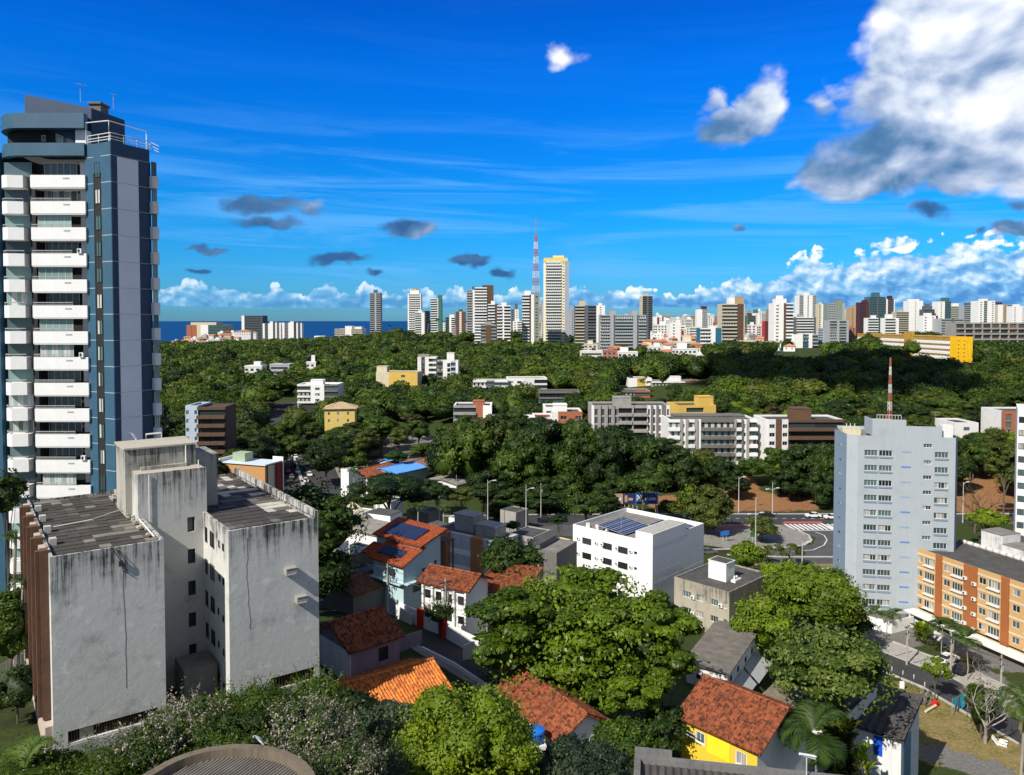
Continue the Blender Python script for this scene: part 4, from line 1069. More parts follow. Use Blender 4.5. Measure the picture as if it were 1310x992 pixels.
def grey_block():
    yaw = R(35.9); t = Vector((math.cos(yaw), math.sin(yaw))); p = Vector((-t.y, t.x)); zr = -17.7; H = zr-ZG
    n = W(292, 680, zr); wR = along(n, t, 407, zr); N = Vector((n.x, n.y))
    root = thing('weathered_block', 'stained grey concrete apartment block, two windowless end walls and a stair shaft', 'apartment block', (N.x, N.y, ZG), yaw)
    FOOT.append((N.x-6, N.y+8, 20))
    DB = 25.0; YS = 8.1
    nl = W(63.8, 715, zr); q = Vector((nl.x, nl.y))-N; lx, ly = q.dot(t), q.dot(p); wL = along(nl, t, 209.5, zr); DL = 22.5
    print('grey block', wR, lx, ly, wL, H)
    # right wing
    m = MB(); winsR = []
    strip_ = [(wR*.69, 1.75, wR*.50, 1.1)]
    holes_wall(m, ((0,0),(1,0),(0,-1),wR), 0, H, strip_, .5)
    hl = []
    for f in range(5):
        z = H-1.9-f*2.95
        if z < 1: break
        hl += [(1.0, z, .9, 1.4), (3.0, z, 1.4, 1.4), (5.3, z+.15, .6, .65), (6.5, z+.15, .6, .65)] if f < 2 else [(1.0, z, .9, 1.4), (3.0, z, 1.3, 1.4), (4.8, z, .5, .6), (6.3, z-.2, .5, .6)]
    holes_wall(m, ((0,YS),(0,-1),(-1,0),YS), 0, H, hl, .2)
    holes_wall(m, ((wR,0),(0,1),(1,0),DB), 0, H, [], .2); m.face([(0,DB,0),(wR,DB,0),(wR,DB,H),(0,DB,H)]); m.face([(0,YS,0),(0,DB,0),(0,DB,H),(0,YS,H)])
    # raised kerbs round its roof
    m.box(wR-.28, wR-.003, .0, DB, H+.001, H+.62); m.box(-.004, .28, 0, DB, H-.6, H+.002); m.box(.0, wR-.28, -.004, .28, H-.6, H+.003)
    m.build('wing_wall', M_old, root)
    for (s, z, ww, wh) in hl: 
        a, b = win_mesh(ww, wh, '2' if ww > .6 else '1', M_dkframe, M_wind); f = link('window', a, root, (.03, YS-s, z)); f.rotation_euler = (0,0,-math.pi/2); link('pane', b, f, (0,.01,0))
    lv = MB()
    for k in range(16): x = strip_[0][0]-wR*.25+wR*.5*k/15; lv.box(x-.04, x+.04, .2, .35, 1.2, 2.3)
    lv.box(strip_[0][0]-wR*.25, strip_[0][0]+wR*.25, .42, .45, 1.2, 2.3, 1); lv.build('vent_grille', [M_fin, M_dark], root)
    roof_sheets('r', root, .3, wR-.3, .3, DB-.3, H-.32, 9, 19, [(.055,.052,.047),(.075,.07,.063),(.10,.093,.085),(.14,.13,.118),(.50,.48,.43)], 4)
    # left wing
    m = MB(); fr = ((lx,ly),(1,0),(0,-1),wL)
    sp = [(wL*.52, 1.95, wL*.80, .95)]
    holes_wall(m, fr, 0, H, sp, .6)
    m.face([(lx+wL,ly,0),(lx+wL,ly+DL,0),(lx+wL,ly+DL,H),(lx+wL,ly,H)]); m.face([(lx,ly,0),(lx,ly+DL,0),(lx,ly+DL,H),(lx,ly,H)]); m.face([(lx,ly+DL,0),(lx+wL,ly+DL,0),(lx+wL,ly+DL,H),(lx,ly+DL,H)])
    m.box(lx+wL-.22, lx+wL-.002, ly+.001, ly+DL, H-.3, H+.18); m.box(lx+.002, lx+.2, ly+.001, ly+DL, H-.3, H+.12); m.box(lx+.2, lx+wL-.22, ly-.003, ly+.22, H-.5, H+.10)
    m.build('wing_wall', M_old, root)
    lv = MB()
    for k in range(34): x = lx+wL*.13+wL*.78*k/33; lv.box(x-.035, x+.035, ly+.25, ly+.36, 1.5, 2.4)
    lv.box(lx+wL*.12, lx+wL*.92, ly+.5, ly+.53, 1.48, 2.42, 1); lv.build('vent_grille', [M_fin, M_dark], root)
    m = MB(); m.box(lx+wL*.22, lx+wL*.34, ly+.2, ly+.24, 1.5, 2.4).build('shutter', M_beige, root)
    roof_sheets('l', root, lx+.2, lx+wL-.2, ly+.2, ly+DL-.2, H-.22, 9, 19, [(.055,.052,.047),(.07,.066,.06),(.11,.10,.09),(.20,.185,.16)], 9)
    # brown fins with beige stair-stepped panels on the left side
    for k in range(5):
        y = ly+1.2+k*4.2
        MB().box(lx-.55-.16*k*.0, lx-.004, y, y+.9, 3.2-.0*k, H+.35).box(lx-.85, lx-.552, y+.2, y+.65, 3.4, H+.3).build('fin', M_fin, root)
        MB().box(lx-.40, lx-.006, y+1.0, y+3.6, H-.9, H-.05).build('panel', M_beige, root)
    MB().box(lx-.5, lx-.005, ly+.15, ly+DL, 0, 3.1).build('base_wall', M_beige, root)
    for k in range(4):
        bx = MB().box(lx+.35, lx+.85, ly+4.5+k*4.4, ly+5.1+k*4.4, H-.2, H+.35); bx.build('roof_vent', M_alu, root)
    # stair shaft between the wings and the tank room on it
    HS = -13.7-ZG; xs = along(N+p*YS, t, 176, -13.7); xr = .35
    m = MB(); sh = [(-1.05-xs, H-2.1-f*2.95+1.1, .66, 1.35) for f in range(5)]
    holes_wall(m, ((xs,YS),(1,0),(0,-1),xr-xs), 0, HS, sh, .25)
    m.face([(xs,YS,0),(xs,YS+9,0),(xs,YS+9,HS),(xs,YS,HS)]); m.face([(xr,YS,0),(xr,YS+2.7,0),(xr,YS+2.7,HS),(xr,YS,HS)])
    m.box(xs, xr, YS+.001, YS+.16, HS+.002, HS+.12)
    m.build('shaft_wall', M_old2, root)
    MB().box(xs+.01, xr-.01, YS+.17, YS+9, HS-.2, HS).build('shaft_roof', M_oldroof, root)
    for (s, z, ww, wh) in sh:
        a, b = win_mesh(ww, wh, '1', M_dkframe, M_wind); f = link('window', a, root, (xs+s, YS+.2, z)); link('pane', b, f, (0,.01,0))
    xt0, xt1 = xs-.55, along(N+p*(YS+2.7), t, 250, -12); HT = HS+1.95
    m = MB().box(xt0, xt1, YS+2.7, YS+7.5, 0, HT).box(xt0+1.2, xt1-.9, YS+2.2, YS+2.699, 0, HS+.3)
    m.build('tank_room_wall', M_old3, root); MB().box(xt0-.12, xt1+.12, YS+2.55, YS+7.6, HT+.002, HT+.16).build('tank_room_roof', M_oldroof, root)
    m = MB().tube([(xt1-.9,YS+2.6,HS),(xt1-.9,YS+2.6,HT)], .07, 6).tube([(xr-.6,YS+.4,HS),(xr-.6,YS+.4,HS+.8)], .06, 6).tube([(xs+.9,YS-.1,HS-5),(xs+.9,YS-.1,HS)], .05, 5); m.build('pipe', M_wframe, root)
    m = MB().box(xt1+.15, xt1+2.2, YS+3.5, YS+8.2, 0, HT-1.3); m.box(xt1+.1, xt1+2.25, YS+3.4, YS+8.25, HT-1.298, HT-1.18); m.build('chimney_wall', M_old3, root)
    # two window-unit boxes on the right end wall
    for (x, z) in ((wR*.66, H-4.25), (wR*.78, H-6.95)):
        b = MB().box(x-.48, x+.48, -.62, -.002, z-.32, z+.22).box(x-.5, x+.5, -.66, 0, z+.23, z+.28).box(x-.36, x+.36, -.7, -.622, z-.3, z-.2, 1); b.build('air_conditioner', [M_conc, M_rail], root)
    # outbuilding and low yard wall in the light well
    MB().box(-3.0, -.3, 2.8, 6.2, 0, 3.6).build('outbuilding', M_concd, root); MB().box(lx-.01, lx+wL+.01, ly-.03, ly-.004, 0, 1.3).build('base_band', M_grimy('base_band', (.40,.40,.38), (.07,.07,.065), .9, None, .6, patch=(.55,.56,.55)), root); MB().box(lx+wL+.1, .0, -.2, .0, 0, 1.4).build('yard_wall', M_concd, root)
    # cracks that show as thin dark lines on the plaster, and the hanging cable
    rnd = random.Random(3)
    for (x, z1, z0, dy) in ((wR*.20, H-.8, H-8.8, 0), (lx+wL*.62, H-1.8, H-11.2, ly)):
        pts = []; xx = x
        for k in range(24): pts.append((xx, dy-.008, z1+(z0-z1)*k/23)); xx += rnd.uniform(-.10, .12)*(.7 if dy == 0 else .25)
        MB().tube(pts, .009, 4).build('cable', M_dkframe, root)
    m = MB().tube([(lx+wL*.56,ly-.05,H),(lx+wL*.60,ly-.25,H-.8),(lx+wL*.62,ly-.05,H-1.8),(lx+wL*.72,ly-.04,H-2.5)], .03, 4).tube([(lx+wL*.52,ly-.1,H+.2),(lx+wL*.6,ly-.15,H-1.0),(lx+wL*.66,ly-.1,H-1.9)], .03, 4).bx((lx+wL*.6,ly-.15,H-1.2),(.3,.2,.4)); m.build('bracket', M_dkframe, root)
    m = MB().tube([(lx+.6,ly+9.5,H+.1),(lx+4,ly+9.8,H+.25),(lx+wL-.2,ly+13,H+.3)], .05, 5).tube([(lx+wL-.5,ly+1,H+.2),(lx+wL-.4,ly+9,H+.15),(lx+wL-.5,ly+17,H+.2)], .07, 5); m.build('pipe', M_wframe, root)
    rub = MB()
    for k in range(70):
        y = ly+2+rnd.random()*18; x = lx+wL-.2-rnd.random()*.9; s = rnd.uniform(.08,.28); rub.bx((x,y,H+.1),(s,s*1.5,s*.7))
    rub.build('ledge_debris', M_oldroof, root)['kind'] = 'stuff'
    return N, t, p, H
gN, gt, gp, gH = grey_block()
dish(174, 558, 74.5, 'satellite_dish', 'white dish on the left corner of the grey tank room roof', .62, 2.2)
dish(193, 592, 73.5, 'satellite_dish', 'small dish on the shaft ledge below the grey tank room', .42, 2.5)
p = D(197, 562, 77); q = thing('roof_frame', 'low rusty pipe frame on the grey tank room roof', 'pipe frame', (p.x, p.y, p.z-.2), .5)
MB().tube([(-.7,0,-.2),(-.7,0,.7),(.7,0,.75),(.7,0,-.2)], .06, 5).tube([(-.7,.6,-.2),(-.7,.6,.7),(.7,.6,.75)], .05, 5).build('frame', M_wframe, q)
# ------------------------------------------------------------------ white building with solar panels
M_solar = None
def solar_mat():
    m, gx, bs = newmat('solar_cells'); o = objco(gx); x, y, z = gx.sep(o)
    def grid(v, per, wd): return gx.m('LESS_THAN', gx.m('FRACT', gx.m('DIVIDE', v, per)), wd)
    gr = gx.m('MAXIMUM', grid(x, .33, .07), grid(y, .33, .07))
    gx.put(bs.inputs['Base Color'], gx.mix(gr, (.010,.020,.055), (.10,.13,.18))); bs.inputs['Roughness'].default_value = .15
    return m
M_solar = solar_mat()
def solar(root, x0, y0, nx, ny, z, slope=0.0, pw=1.0, pl=1.65, ax='x'):
    """array of panels, each a part with its frame"""
    k = ('sol', pw, pl)
    if k not in WC:
        WC[k] = (MB().box(0, pw-.04, 0, pl-.04, 0, .035).mesh('solar_panel_mesh', M_solar), )
        fm = MB()
        for (a, b, c, d) in ((0,pw-.04,-.02,.02),(0,pw-.04,pl-.06,pl-.02),(-.02,.02,0,pl-.04),(pw-.06,pw-.02,0,pl-.04)): fm.box(a, b, c, d, -.01, .05)
        WC[k] += (fm.mesh('frame_mesh', M_alu),)
    for i in range(nx):
        for j in range(ny):
            o = link('solar_panel', WC[k][0], root, (x0+i*pw, y0+j*pl*math.cos(slope), z+j*pl*math.sin(slope))); o.rotation_euler = (slope, 0, 0)
            link('frame', WC[k][1], o)
def white_building():
    fp = foot((733,671), (835,694.5), (900.5,669.8), -42.2); (o, yaw, w, d) = fp
    zb = tz(o[0], o[1])-1.5; H = -42.2-zb; wins = []
    for f in range(4):
        z = H-2.9-f*3.05
        if z < 1.2: break
        for (s, ww) in ((.155, 2.3), (.42, 2.3), (.615, 2.3)): wins.append(('L', d*s+.6, z, ww, 1.35, '4'))
        wins.append(('L', d*.80, z+.1, .7, .55, '1'))
    r, w, d, H = building('office_building', 'white flat roofed office building with solar panels and rows of dark windows', fp, -42.2, zb, M_white2, M_roofg, wins, ph=.9, fm=M_dkframe, pm=M_wind)
    print('white', w, d, H)
    xj = .004
    # raised stair box at the near corner
    m = MB().box(-.02, w*.62, -.02, d*.20, H-.92, H+1.55); m.build('stair_box', M_white2, r)
    MB().box(.2, w*.60, .2, d*.185, H+1.552, H+1.62).build('roof_box_top', M_old3, r)
    m = MB().box(.001, .3, .001, .3, H-.01, H+1.5)
    solar(r, w*.12, d*.42, 9, 4, H-.55, .12); solar(r, w*.55, d*.24, 5, 2, H-.4, .12); solar(r, w*.80, d*.02+.4, 2, 2, H-.5, .1)
    for i in range(9):
        x = w*.08+(i % 3)*1.0; y = d*(.62+.04*i)
        a = link('air_conditioner', AC, r, (x, min(y, d-1), H-.75)); a.rotation_euler = (0,0,.3*i)
    for f in range(3):
        for (s) in (.045, .285, .36, .545, .715):
            a = link('air_conditioner', AC, r, (-.02, d-(d*s+.6), H-3.1-f*3.05+.15)); a.rotation_euler = (0,0,-math.pi/2); a.scale = (.9,.8,.9)
    MB().box(w*.15, w*.5, -.05, -.021, H-6.1, H-6.04).box(w*.0, w, -.05, -.01, H-7.9, H-7.84).build('pipe', M_rail, r)
    for (x, y) in ((w*.25, d*.55), (w*.42, d*.12)): MB().tube([(x,y,H-.9),(x,y,H+2.6)], .035, 5).build('aerial', M_rail, r)
white_building()
def grey_office():
    fp = foot((862.5,739), (933,758), (985,735), -46.5); (o, yaw, w, d) = fp; zb = tz(o[0], o[1])-1.5; H = -46.5-zb; wins = []
    for f in range(4):
        z = H-2.55-f*2.9
        if z < 1: break
        for s, ww in ((.24,1.8),(.48,1.5),(.74,1.5),(.93,.8)): wins.append(('L', d*s, z, ww, 1.1, '3' if ww > 1 else '1'))
    r, w, d, H = building('stained_office', 'stained grey three storey block with a white box on its dark roof', fp, -46.5, zb, M_grimy('stained_cream', (.40,.37,.30), (.07,.065,.055), .9, 9.5, 1.0), M_roofd, wins, ph=.25, fm=M_wframe, pm=M_win)
    print('greyoff', w, d, H)
    q = foot((904,712), (929,723), (945,711.5), -43.6); c, s_ = math.cos(-yaw), math.sin(-yaw)
    lx, ly = q[0][0]-o[0], q[0][1]-o[1]; x0, y0 = lx*c-ly*s_, lx*s_+ly*c
    x0 = min(max(x0, .6), w-3.5); y0 = min(max(y0, .6), d-4)
    MB().box(x0, x0+3.0, y0, y0+3.6, H-.25, H+3.0).build('roof_box', M_white2, r); MB().box(x0-.08, x0+3.08, y0-.08, y0+3.68, H+3.002, H+3.1).box(x0+.1,x0+2.9,y0+.1,y0+3.5,H+3.102,H+3.12,1).build('roof_box_top', [M_white2, M_roofd], r)
    MB().box(x0+.6, x0+2.8, y0-1.5, y0-.6, H-.2, H+.25).box(x0+1, x0+1.3, y0-1.2, y0-.9, H+.252, H+.9).box(x0+1.7, x0+2, y0-1.2, y0-.9, H+.252, H+.8).build('roof_tank', M_white, r)
    for f in range(3):
        for s in (.36, .86):
            a = link('air_conditioner', AC, r, (-.02, d-d*s, H-3.0-f*2.9)); a.rotation_euler = (0,0,-math.pi/2)
grey_office()
# house with the grey fibre roof below it
M_flut = M_plain('fibre_sheet', (.17,.155,.135), .9, .35, .7)
M_flutd = M_plain('fibre_sheet_dark', (.075,.072,.068), .9, .4, .8)
M_flutb = M_plain('fibre_sheet_brown', (.17,.145,.11), .9, .4, .8)
def fibre_house():
    fp = foot((878,848), (930.6,861), (967,815), -48.6); (o, yaw, w, d) = fp; zb = tz(o[0], o[1])-1.5; H = -48.6-zb
    wins = [('F', w*s, H-1.5, 1.1, .9, '2') for s in (.12,.36,.62,.86)]+[('L', d*.4, H-1.6, 1.8, .7, '2')]
    r, w, d, H = house('workshop_house', 'white walled house under a grey fibre cement roof beside the stained office', fp, -48.6, zb, 1.0, 'sx', M_white, M_flut, wins, per=.18, amp=.025, row=1.8, rowh=.05, jit=0, fm=M_dkframe, pm=M_wind)
    print('fibre', w, d, H)
    MB().face([(w*.55,-.1,H-2.2),(w*.95,-.1,H-2.0),(w*1.0,-2.6,H-3.6),(w*.5,-2.4,H-3.8)]).face([(w*.15,-.1,H-2.3),(w*.5,-.1,H-2.2),(w*.48,-2.2,H-3.8),(w*.1,-2.0,H-3.9)]).build('awning', M_rail, r)
fibre_house()
# ------------------------------------------------------------------ terracotta roofed houses
M_mauve = M_grimy('mauve_render', (.26,.20,.24), (.08,.06,.07), .8, None, .7)
M_teal = M_plain('pale_teal_render', (.44,.60,.64), .85, .08, .5)
M_yelw = M_plain('yellow_render', (.72,.52,.04), .8, .08, .6)
M_red = M_plain('red_paint', (.55,.03,.015), .6, .1, 1)
def zg(fp, off=1.0): return min(tz(fp[0][0], fp[0][1]), tz(fp[0][0]-math.sin(fp[1])*fp[3], fp[0][1]+math.cos(fp[1])*fp[3]), tz(fp[0][0]+math.cos(fp[1])*fp[2], fp[0][1]+math.sin(fp[1])*fp[2]))-off
fp = foot((402,806), (449,835), (511,815), -34.2); zb = zg(fp)
r, w, d, H = house('tiled_house', 'house with red tiled roof half in shadow and mauve stained side wall', fp, -34.2, zb, 1.9, 'gx', M_mauve, M_tileR, [('L', fp[3]*.42, (-34.2-zb)-1.7, 1.2, 2.0, '3'), ('L', fp[3]*.75, (-34.2-zb)-1.7, 1.2, 2.0, '3'), ('F', fp[2]*.66, (-34.2-zb)-1.3, 1.2, 1.5, '2')], over=.45, fm=M_dkframe, pm=M_wind)
print('H1', w, d, H)
MB().box(-.06, -.01, 0, d, 0, H-.1).build('front_wall', M_white, r); 
m = MB()
for k in range(14): m.bx((-1.6, .3+k*.5, H-3.2), (.12,.12,.8))
m.box(-1.7,-1.5,0,7,H-2.8,H-2.7).box(-1.7,-1.5,0,7,H-3.8,H-3.6); m.build('balustrade', M_white, r)
fp = foot((424,884), (560,905), (612,887), -35.5); fp = ((fp[0][0], fp[0][1]), fp[1], fp[2], fp[3])
def h2():
    e = W(550, 846, -35.2); yaw = R(35); t = Vector((math.cos(yaw), math.sin(yaw))); q = Vector((-t.y, t.x)); E = Vector((e.x, e.y)); w = 11.5; d = 10.4
    o = E-t*w-q*(d/2); fp = ((o.x, o.y), yaw, w, d); zb = zg(fp); FOOT.append((o.x+t.x*6+q.x*5, o.y+t.y*6+q.y*5, 8))
    house('tiled_house', 'long low house under a bright orange tiled roof beside the street', fp, -37.3, min(zb, -39.5), 2.1, 'gx', M_white, M_tileO, (), over=.4)
h2()
def gate_sign():
    p = gpt(600, 848); r = thing('yard_gate', 'narrow white gate post with panel by the orange roof', 'gate', (p.x, p.y, p.z), .8)
    MB().box(-.9,.9,-.08,.08,0,2.1).build('panel', M_white2, r)
gate_sign()
fp = foot((636,893), (716,950), (778,930), -40.8); zb = zg(fp)
r, w, d, H = house('tiled_house', 'house with weathered red tiled roof and shuttered gable window above bright mango tree', fp, -40.8, zb, 2.0, 'gy', M_white, M_tileR, [('F', fp[2]*.45, (-40.8-zb)-1.6, 1.9, 1.9, 'grid')], over=.5, fm=M_dkframe, pm=M_wind)
print('H3', w, d, H)
p = D(685, 938, 73); q = thing('water_tank', 'round blue water tank with domed lid beside a red tiled roof', 'water tank', (p.x, p.y, p.z-.9), .2)
M_tank = M_plain('blue_plastic', (.015,.16,.62), .4, .05, 1)
m = MB(); m.tube([(0,0,0),(0,0,1.0),(0,0,1.15)], [.72,.85,.9], 20); m.build('tank', M_tank, q); m = MB().tube([(0,0,1.152),(0,0,1.3),(0,0,1.45)], [.95,.9,.35], 20); m.build('lid', M_tank, q); MB().box(-.9,.9,-.9,.9,-2.2,0).build('stand', M_white, q)
# yellow house at lower right
def yellow_house():
    n = W(969, 962, -42.2); e = W(872, 918, -42.2); t = n-e; t.z = 0
    yaw = math.atan2(t.y, t.x); FOOT.append((e.x+t.x/2, e.y+t.y/2+4, 9))
    fp = ((e.x, e.y), yaw, t.length, 10.0); zb = zg(fp); Hh = -42.2-zb
    wins = [('F', t.length*.26, Hh-1.3, 1.0, 1.1, '2'), ('F', t.length*.80, Hh-1.5, 1.1, 1.3, '2')]
    r, w, d, H = house('yellow_house', 'yellow walled house under a wide mottled red tiled roof', fp, -42.2, zb, 2.6, 'gx', M_white, M_tileR, wins, over=.6, fm=M_wframe, pm=M_win)
    q_ = MB(); holes_wall(q_, ((0,-.03),(1,0),(0,-1),w), 0, H-.1, [(a[1], a[2], a[3]+.2, a[4]+.2) for a in wins], .02); q_.build('front_wall', M_yelw, r); MB().box(w*.36, w*.66, -.1, -.01, H-2.4, H-.5).build('shutter', M_plain('yellow_gate',(.85,.70,.03),.6,.05,1), r)
    MB().tube([(-.5,-.9,H-.4),(w*.3,-1.2,H-.5)], .05, 5).tube([(-.5,-1.4,H-.5),(w*.3,-1.6,H-.6)], .05, 5).build('pipe', M_rail, r)
yellow_house()
# long fibre sheds under the almond tree and the small white shed with the blue door
def sheds():
    n = W(975, 896, -46.5); e = W(1062, 932, -46.5); t = e-n; t.z = 0; yaw = math.atan2(t.y, t.x)
    fp = ((n.x, n.y), yaw, t.length, 12); zb = zg(fp); FOOT.append((n.x+t.x/2, n.y+6, 9))
    r, w, d, H = house('long_shed', 'long shed with ribbed brown and grey fibre roof below the almond tree', fp, -46.5, zb, 2.0, 'sy', M_white, M_flutb, (), over=.4, per=.95, amp=.11, row=3.2, rowh=.12, jit=0)
    n = W(1082, 925, -48.2); e = W(1153, 948, -48.2); t = e-n; t.z = 0; yaw = math.atan2(t.y, t.x)
    fp = ((n.x, n.y), yaw, t.length, 8.5); zb = zg(fp, .4); Hh = -48.2-zb; FOOT.append((n.x+t.x/2, n.y+4, 7))
    r, w, d, H = house('small_shed', 'small white shed with blue door and dark ribbed roof at the lawn', fp, -48.2, zb, 1.7, 'sy', M_grimy('shed_white', (.70,.72,.74), (.2,.2,.2), .3, None, .4), M_flutd, (('F', w_ := t.length*.88, Hh-1.0, .5, .7, '1'),), over=.35, per=.95, amp=.11, row=4.6, rowh=.16, jit=0)
    print('shed', w, d, H)
    MB().box(w*.52, w*.52+.95, -.06, -.004, max(.2,H-2.6), H-.35).build('door', M_plain('blue_door', (.01,.08,.55), .5, .05, 1), r)
    MB().box(w+.004, w+.05, 1.2, 4.4, .1, H-.6).build('side_door', M_plain('blue_grey_door', (.09,.22,.32), .6, .1, 1), r)
    m = MB()
    for k in range(4): m.box(w*.48, w*.72, -.4-.3*k, -.1-.3*k if k else -.065, -.4, .35-.16*k)
    m.build('steps', M_walk, r)
sheds()
# solar roof house
M_tileS = M_tile('tiles_red_clean', (.30,.075,.03), (.22,.055,.028), moss=.25)
def solar_house():
    zL = -35.0; n = W(516, 724, zL); yaw = R(50); w = 7.4; d = 6.6; zb = tz(n.x, n.y)-1.2; H = zL-zb; FOOT.append((n.x, n.y+6, 9))
    r = thing('solar_roof_house', 'pale teal house with stepped red roofs carrying two arrays of solar panels', 'house', (n.x, n.y, zb), yaw)
    m = MB()
    holes_wall(m, SIDES['F'](w, d), 0, H, [(w*.86, H-1.1, .5, .8), (w*.55,H-1.6,.9,.5), (w*.35,H-3.9,1.6,1.0)], .2); holes_wall(m, SIDES['L'](w, d), 0, H, [(d*.62, H-1.5, 1.6, 1.2)], .2); holes_wall(m, SIDES['R'](w, d+3), 0, H, [], .2); holes_wall(m, SIDES['B'](w, d), 0, H, [], .2)
    m.box(3.2, w-.002, .003, d+3, H-.001, H+2.2); m.poly([(0,0,H),(3.2,0,H),(3.2,0,H+1.3)], [(0,1,2)]); m.poly([(3.2,.002,H+2.2),(w,.002,H+2.2),(w,.002,H+3.2)], [(0,1,2)]); m.poly([(w,0,H+2.2),(w,d+3,H+2.2),(w,d+3,H+3.2),(w,0,H+3.2)], [(0,1,2,3)]); m.box(3.3, w-.01, d+.002, d+3, 0, H)
    m.build('wall', M_teal, r)
    for q in ((w*.86, H-1.1, .5, .8, '1'), (w*.55,H-1.6,.9,.5,'2'), (w*.35,H-3.9,1.6,1.0,'2')): add_window(r, 'F', w, d, *q, M_dkframe, M_wind, .15)
    add_window(r, 'L', w, d, d*.62, H-1.5, 1.6, 1.2, '3', M_dkframe, M_wind, .15)
    MB().box(-.8, -.003, -.1, d, H-2.75, H-2.6).box(0, w, -.9, -.003, H-2.75, H-2.6).build('canopy', M_teal, r)
    S_ = dict(per=.34, amp=.06, row=.46, jit=.02, rowh=.05)
    m = MB(); sheet(m, (-.7,d+.5,H+.05),(-.7,-.6,H+.05),(3.9,-.6,H+1.9),(3.9,d+.5,H+1.9), **S_); m.build('lower_roof', M_tileS, r)
    m = MB(); sheet(m, (2.8,d+3.6,H+2.15),(2.8,-.7,H+2.15),(w+.8,-.7,H+3.7),(w+.8,d+3.6,H+3.7), **S_); m.build('upper_roof', M_tileS, r)
    m = MB(); sheet(m, (.6,d+3.6,H-.1),(.6,d+.6,H-.1),(3.2,d+.6,H+.9),(3.2,d+3.6,H+.9), **S_); m.build('side_roof', M_tileS, r)
    pmesh = MB().box(0, 1.6, 0, .97, 0, .05).mesh('solar_panel_mesh', M_solar)
    def arr(x0, y0, nx, ny, xe, ze, sl):
        for i in range(nx):
            for j in range(ny):
                x = x0+i*1.64*math.cos(sl); o = link('solar_panel', pmesh, r, (x, y0+j*1.0, ze+(x-xe)*math.tan(sl)+.22)); o.rotation_euler = (0, -sl, 0)
    arr(.5, 1.3, 1, 5, -.7, H+.05, math.atan2(1.85, 4.6)); arr(3.6, 1.6, 2, 7, 2.8, H+2.15, math.atan2(1.55, w-2.0))
    m = MB()
    for x in (w+.6, w+2.4):
        for y in (-.3, 2.0): m.box(x-.1, x+.1, y-.1, y+.1, 0, H+1.6)
    m.box(w+.3, w+2.7, -.5, 2.2, H+1.602, H+1.75); m.build('pergola', M_fin, r)
solar_house()
# white house with hipped roof, front courtyard wall and red gates
def white_house():
    fp = foot((540,741), (598,757), (624,737), -36.9); (o, yaw, w, d) = fp; print('wh', w, d, math.degrees(yaw)); 
    zb = zg(fp, .6); H = -36.9-zb; wins = []
    for s in (.13, .37, .60, .86):
        wins.append(('L', d*s, H-1.5, 1.0, 1.25, 'grid'))
        wins.append(('L', d*s, H-4.2, 1.0, 1.1, 'grid')) if H > 5.5 else None
    r, w, d, H = house('white_house', 'two storey white house with dark red tiled roof and grid windows behind red gates', fp, -36.9, zb, 1.5, 'gy', M_white2, M_tileR, [q for q in wins if q], over=.6, fm=M_dkframe, pm=M_wind)
    m = MB()
    for s in (.04, .25, .49, .73, .98): m.box(-.35, -.003, d*(1-s)-.15, d*(1-s)+.15, 0, H)
    m.build('column', M_white2, r)
white_house()
fp = foot((612,750), (668,763), (690,735), -38.6); zb = zg(fp)
house('tiled_house', 'house under a red roof patched brighter orange beside the big almond tree', fp, -38.6, zb, 2.0, 'sx', M_white, M_tileR, (), over=.5)
def wall_run(name, label, pix, h, th, mat, cat='wall', top=None, posts=None):
    """free-standing wall along ground points"""
    P = [gpt(*p) for p in pix]; c = P[0]; r = thing(name, label, cat, (c.x, c.y, c.z), 0); m = MB()
    for a, b in zip(P, P[1:]):
        d_ = (b-a); d_.z = 0; d_.normalize(); n_ = Vector((-d_.y, d_.x, 0))*th/2
        lo = [a-c-n_, b-c-n_, b-c+n_, a-c+n_]; lo = [Vector((q.x,q.y,q.z-.6)) for q in lo]; zt = [a.z-c.z+h, b.z-c.z+h, b.z-c.z+h, a.z-c.z+h]
        hi = [Vector((q.x,q.y,z)) for q, z in zip(lo, zt)]
        m.poly(lo+hi, [(0,1,5,4),(1,2,6,5),(2,3,7,6),(3,0,4,7),(4,5,6,7)])
    m.build('wall', mat, r); return r, P, c
r, P, c = wall_run('garden_wall', 'white courtyard wall with a garage front and two red gates along the street', [(503,789),(541,806),(590,830),(634,852)], 2.3, .22, M_white2)
for (px, py, ww) in ((538.5,805,1.0),(567,819,1.35)):
    g_ = gpt(px, py)-c; a = (P[2]-P[1]); q = link('gate', MB().box(-ww/2, ww/2, -.35, .22, -.2, 2.75).mesh('gate_mesh', M_red), r, (g_.x, g_.y, g_.z)); q.rotation_euler = (0,0,math.atan2(a.y, a.x))
g_ = gpt(518,797)-c; a = P[1]-P[0]; q = link('garage_door', MB().box(-2.4, 2.4, -.2, -.13, 0, 1.9).mesh('garage_mesh', M_white), r, (g_.x, g_.y, g_.z)); q.rotation_euler = (0,0,math.atan2(a.y,a.x))
wall_run('garden_wall', 'low stained wall in front of the mauve walled house', [(460,850),(500,842),(539,826)], 1.9, .22, M_mauve)
wall_run('garden_wall', 'white wall stepping down beside the orange tiled roof', [(540,838),(580,858),(622,884)], .8, .22, M_white)
wall_run('yard_wall', 'dark yard wall and railing beside the brown finned wing', [(0,905),(30,890),(62,868)], 1.6, .2, M_concd)
wall_run('kerb_wall', 'white boundary wall under the palms at the foot of the bluish tower', [(1108,806),(1140,812),(1168,806)], 2.2, .2, M_white2)
wall_run('kerb_wall', 'pale ramp wall beside the orange block car park', [(1166,800),(1185,812),(1215,828)], 1.4, .25, M_white)

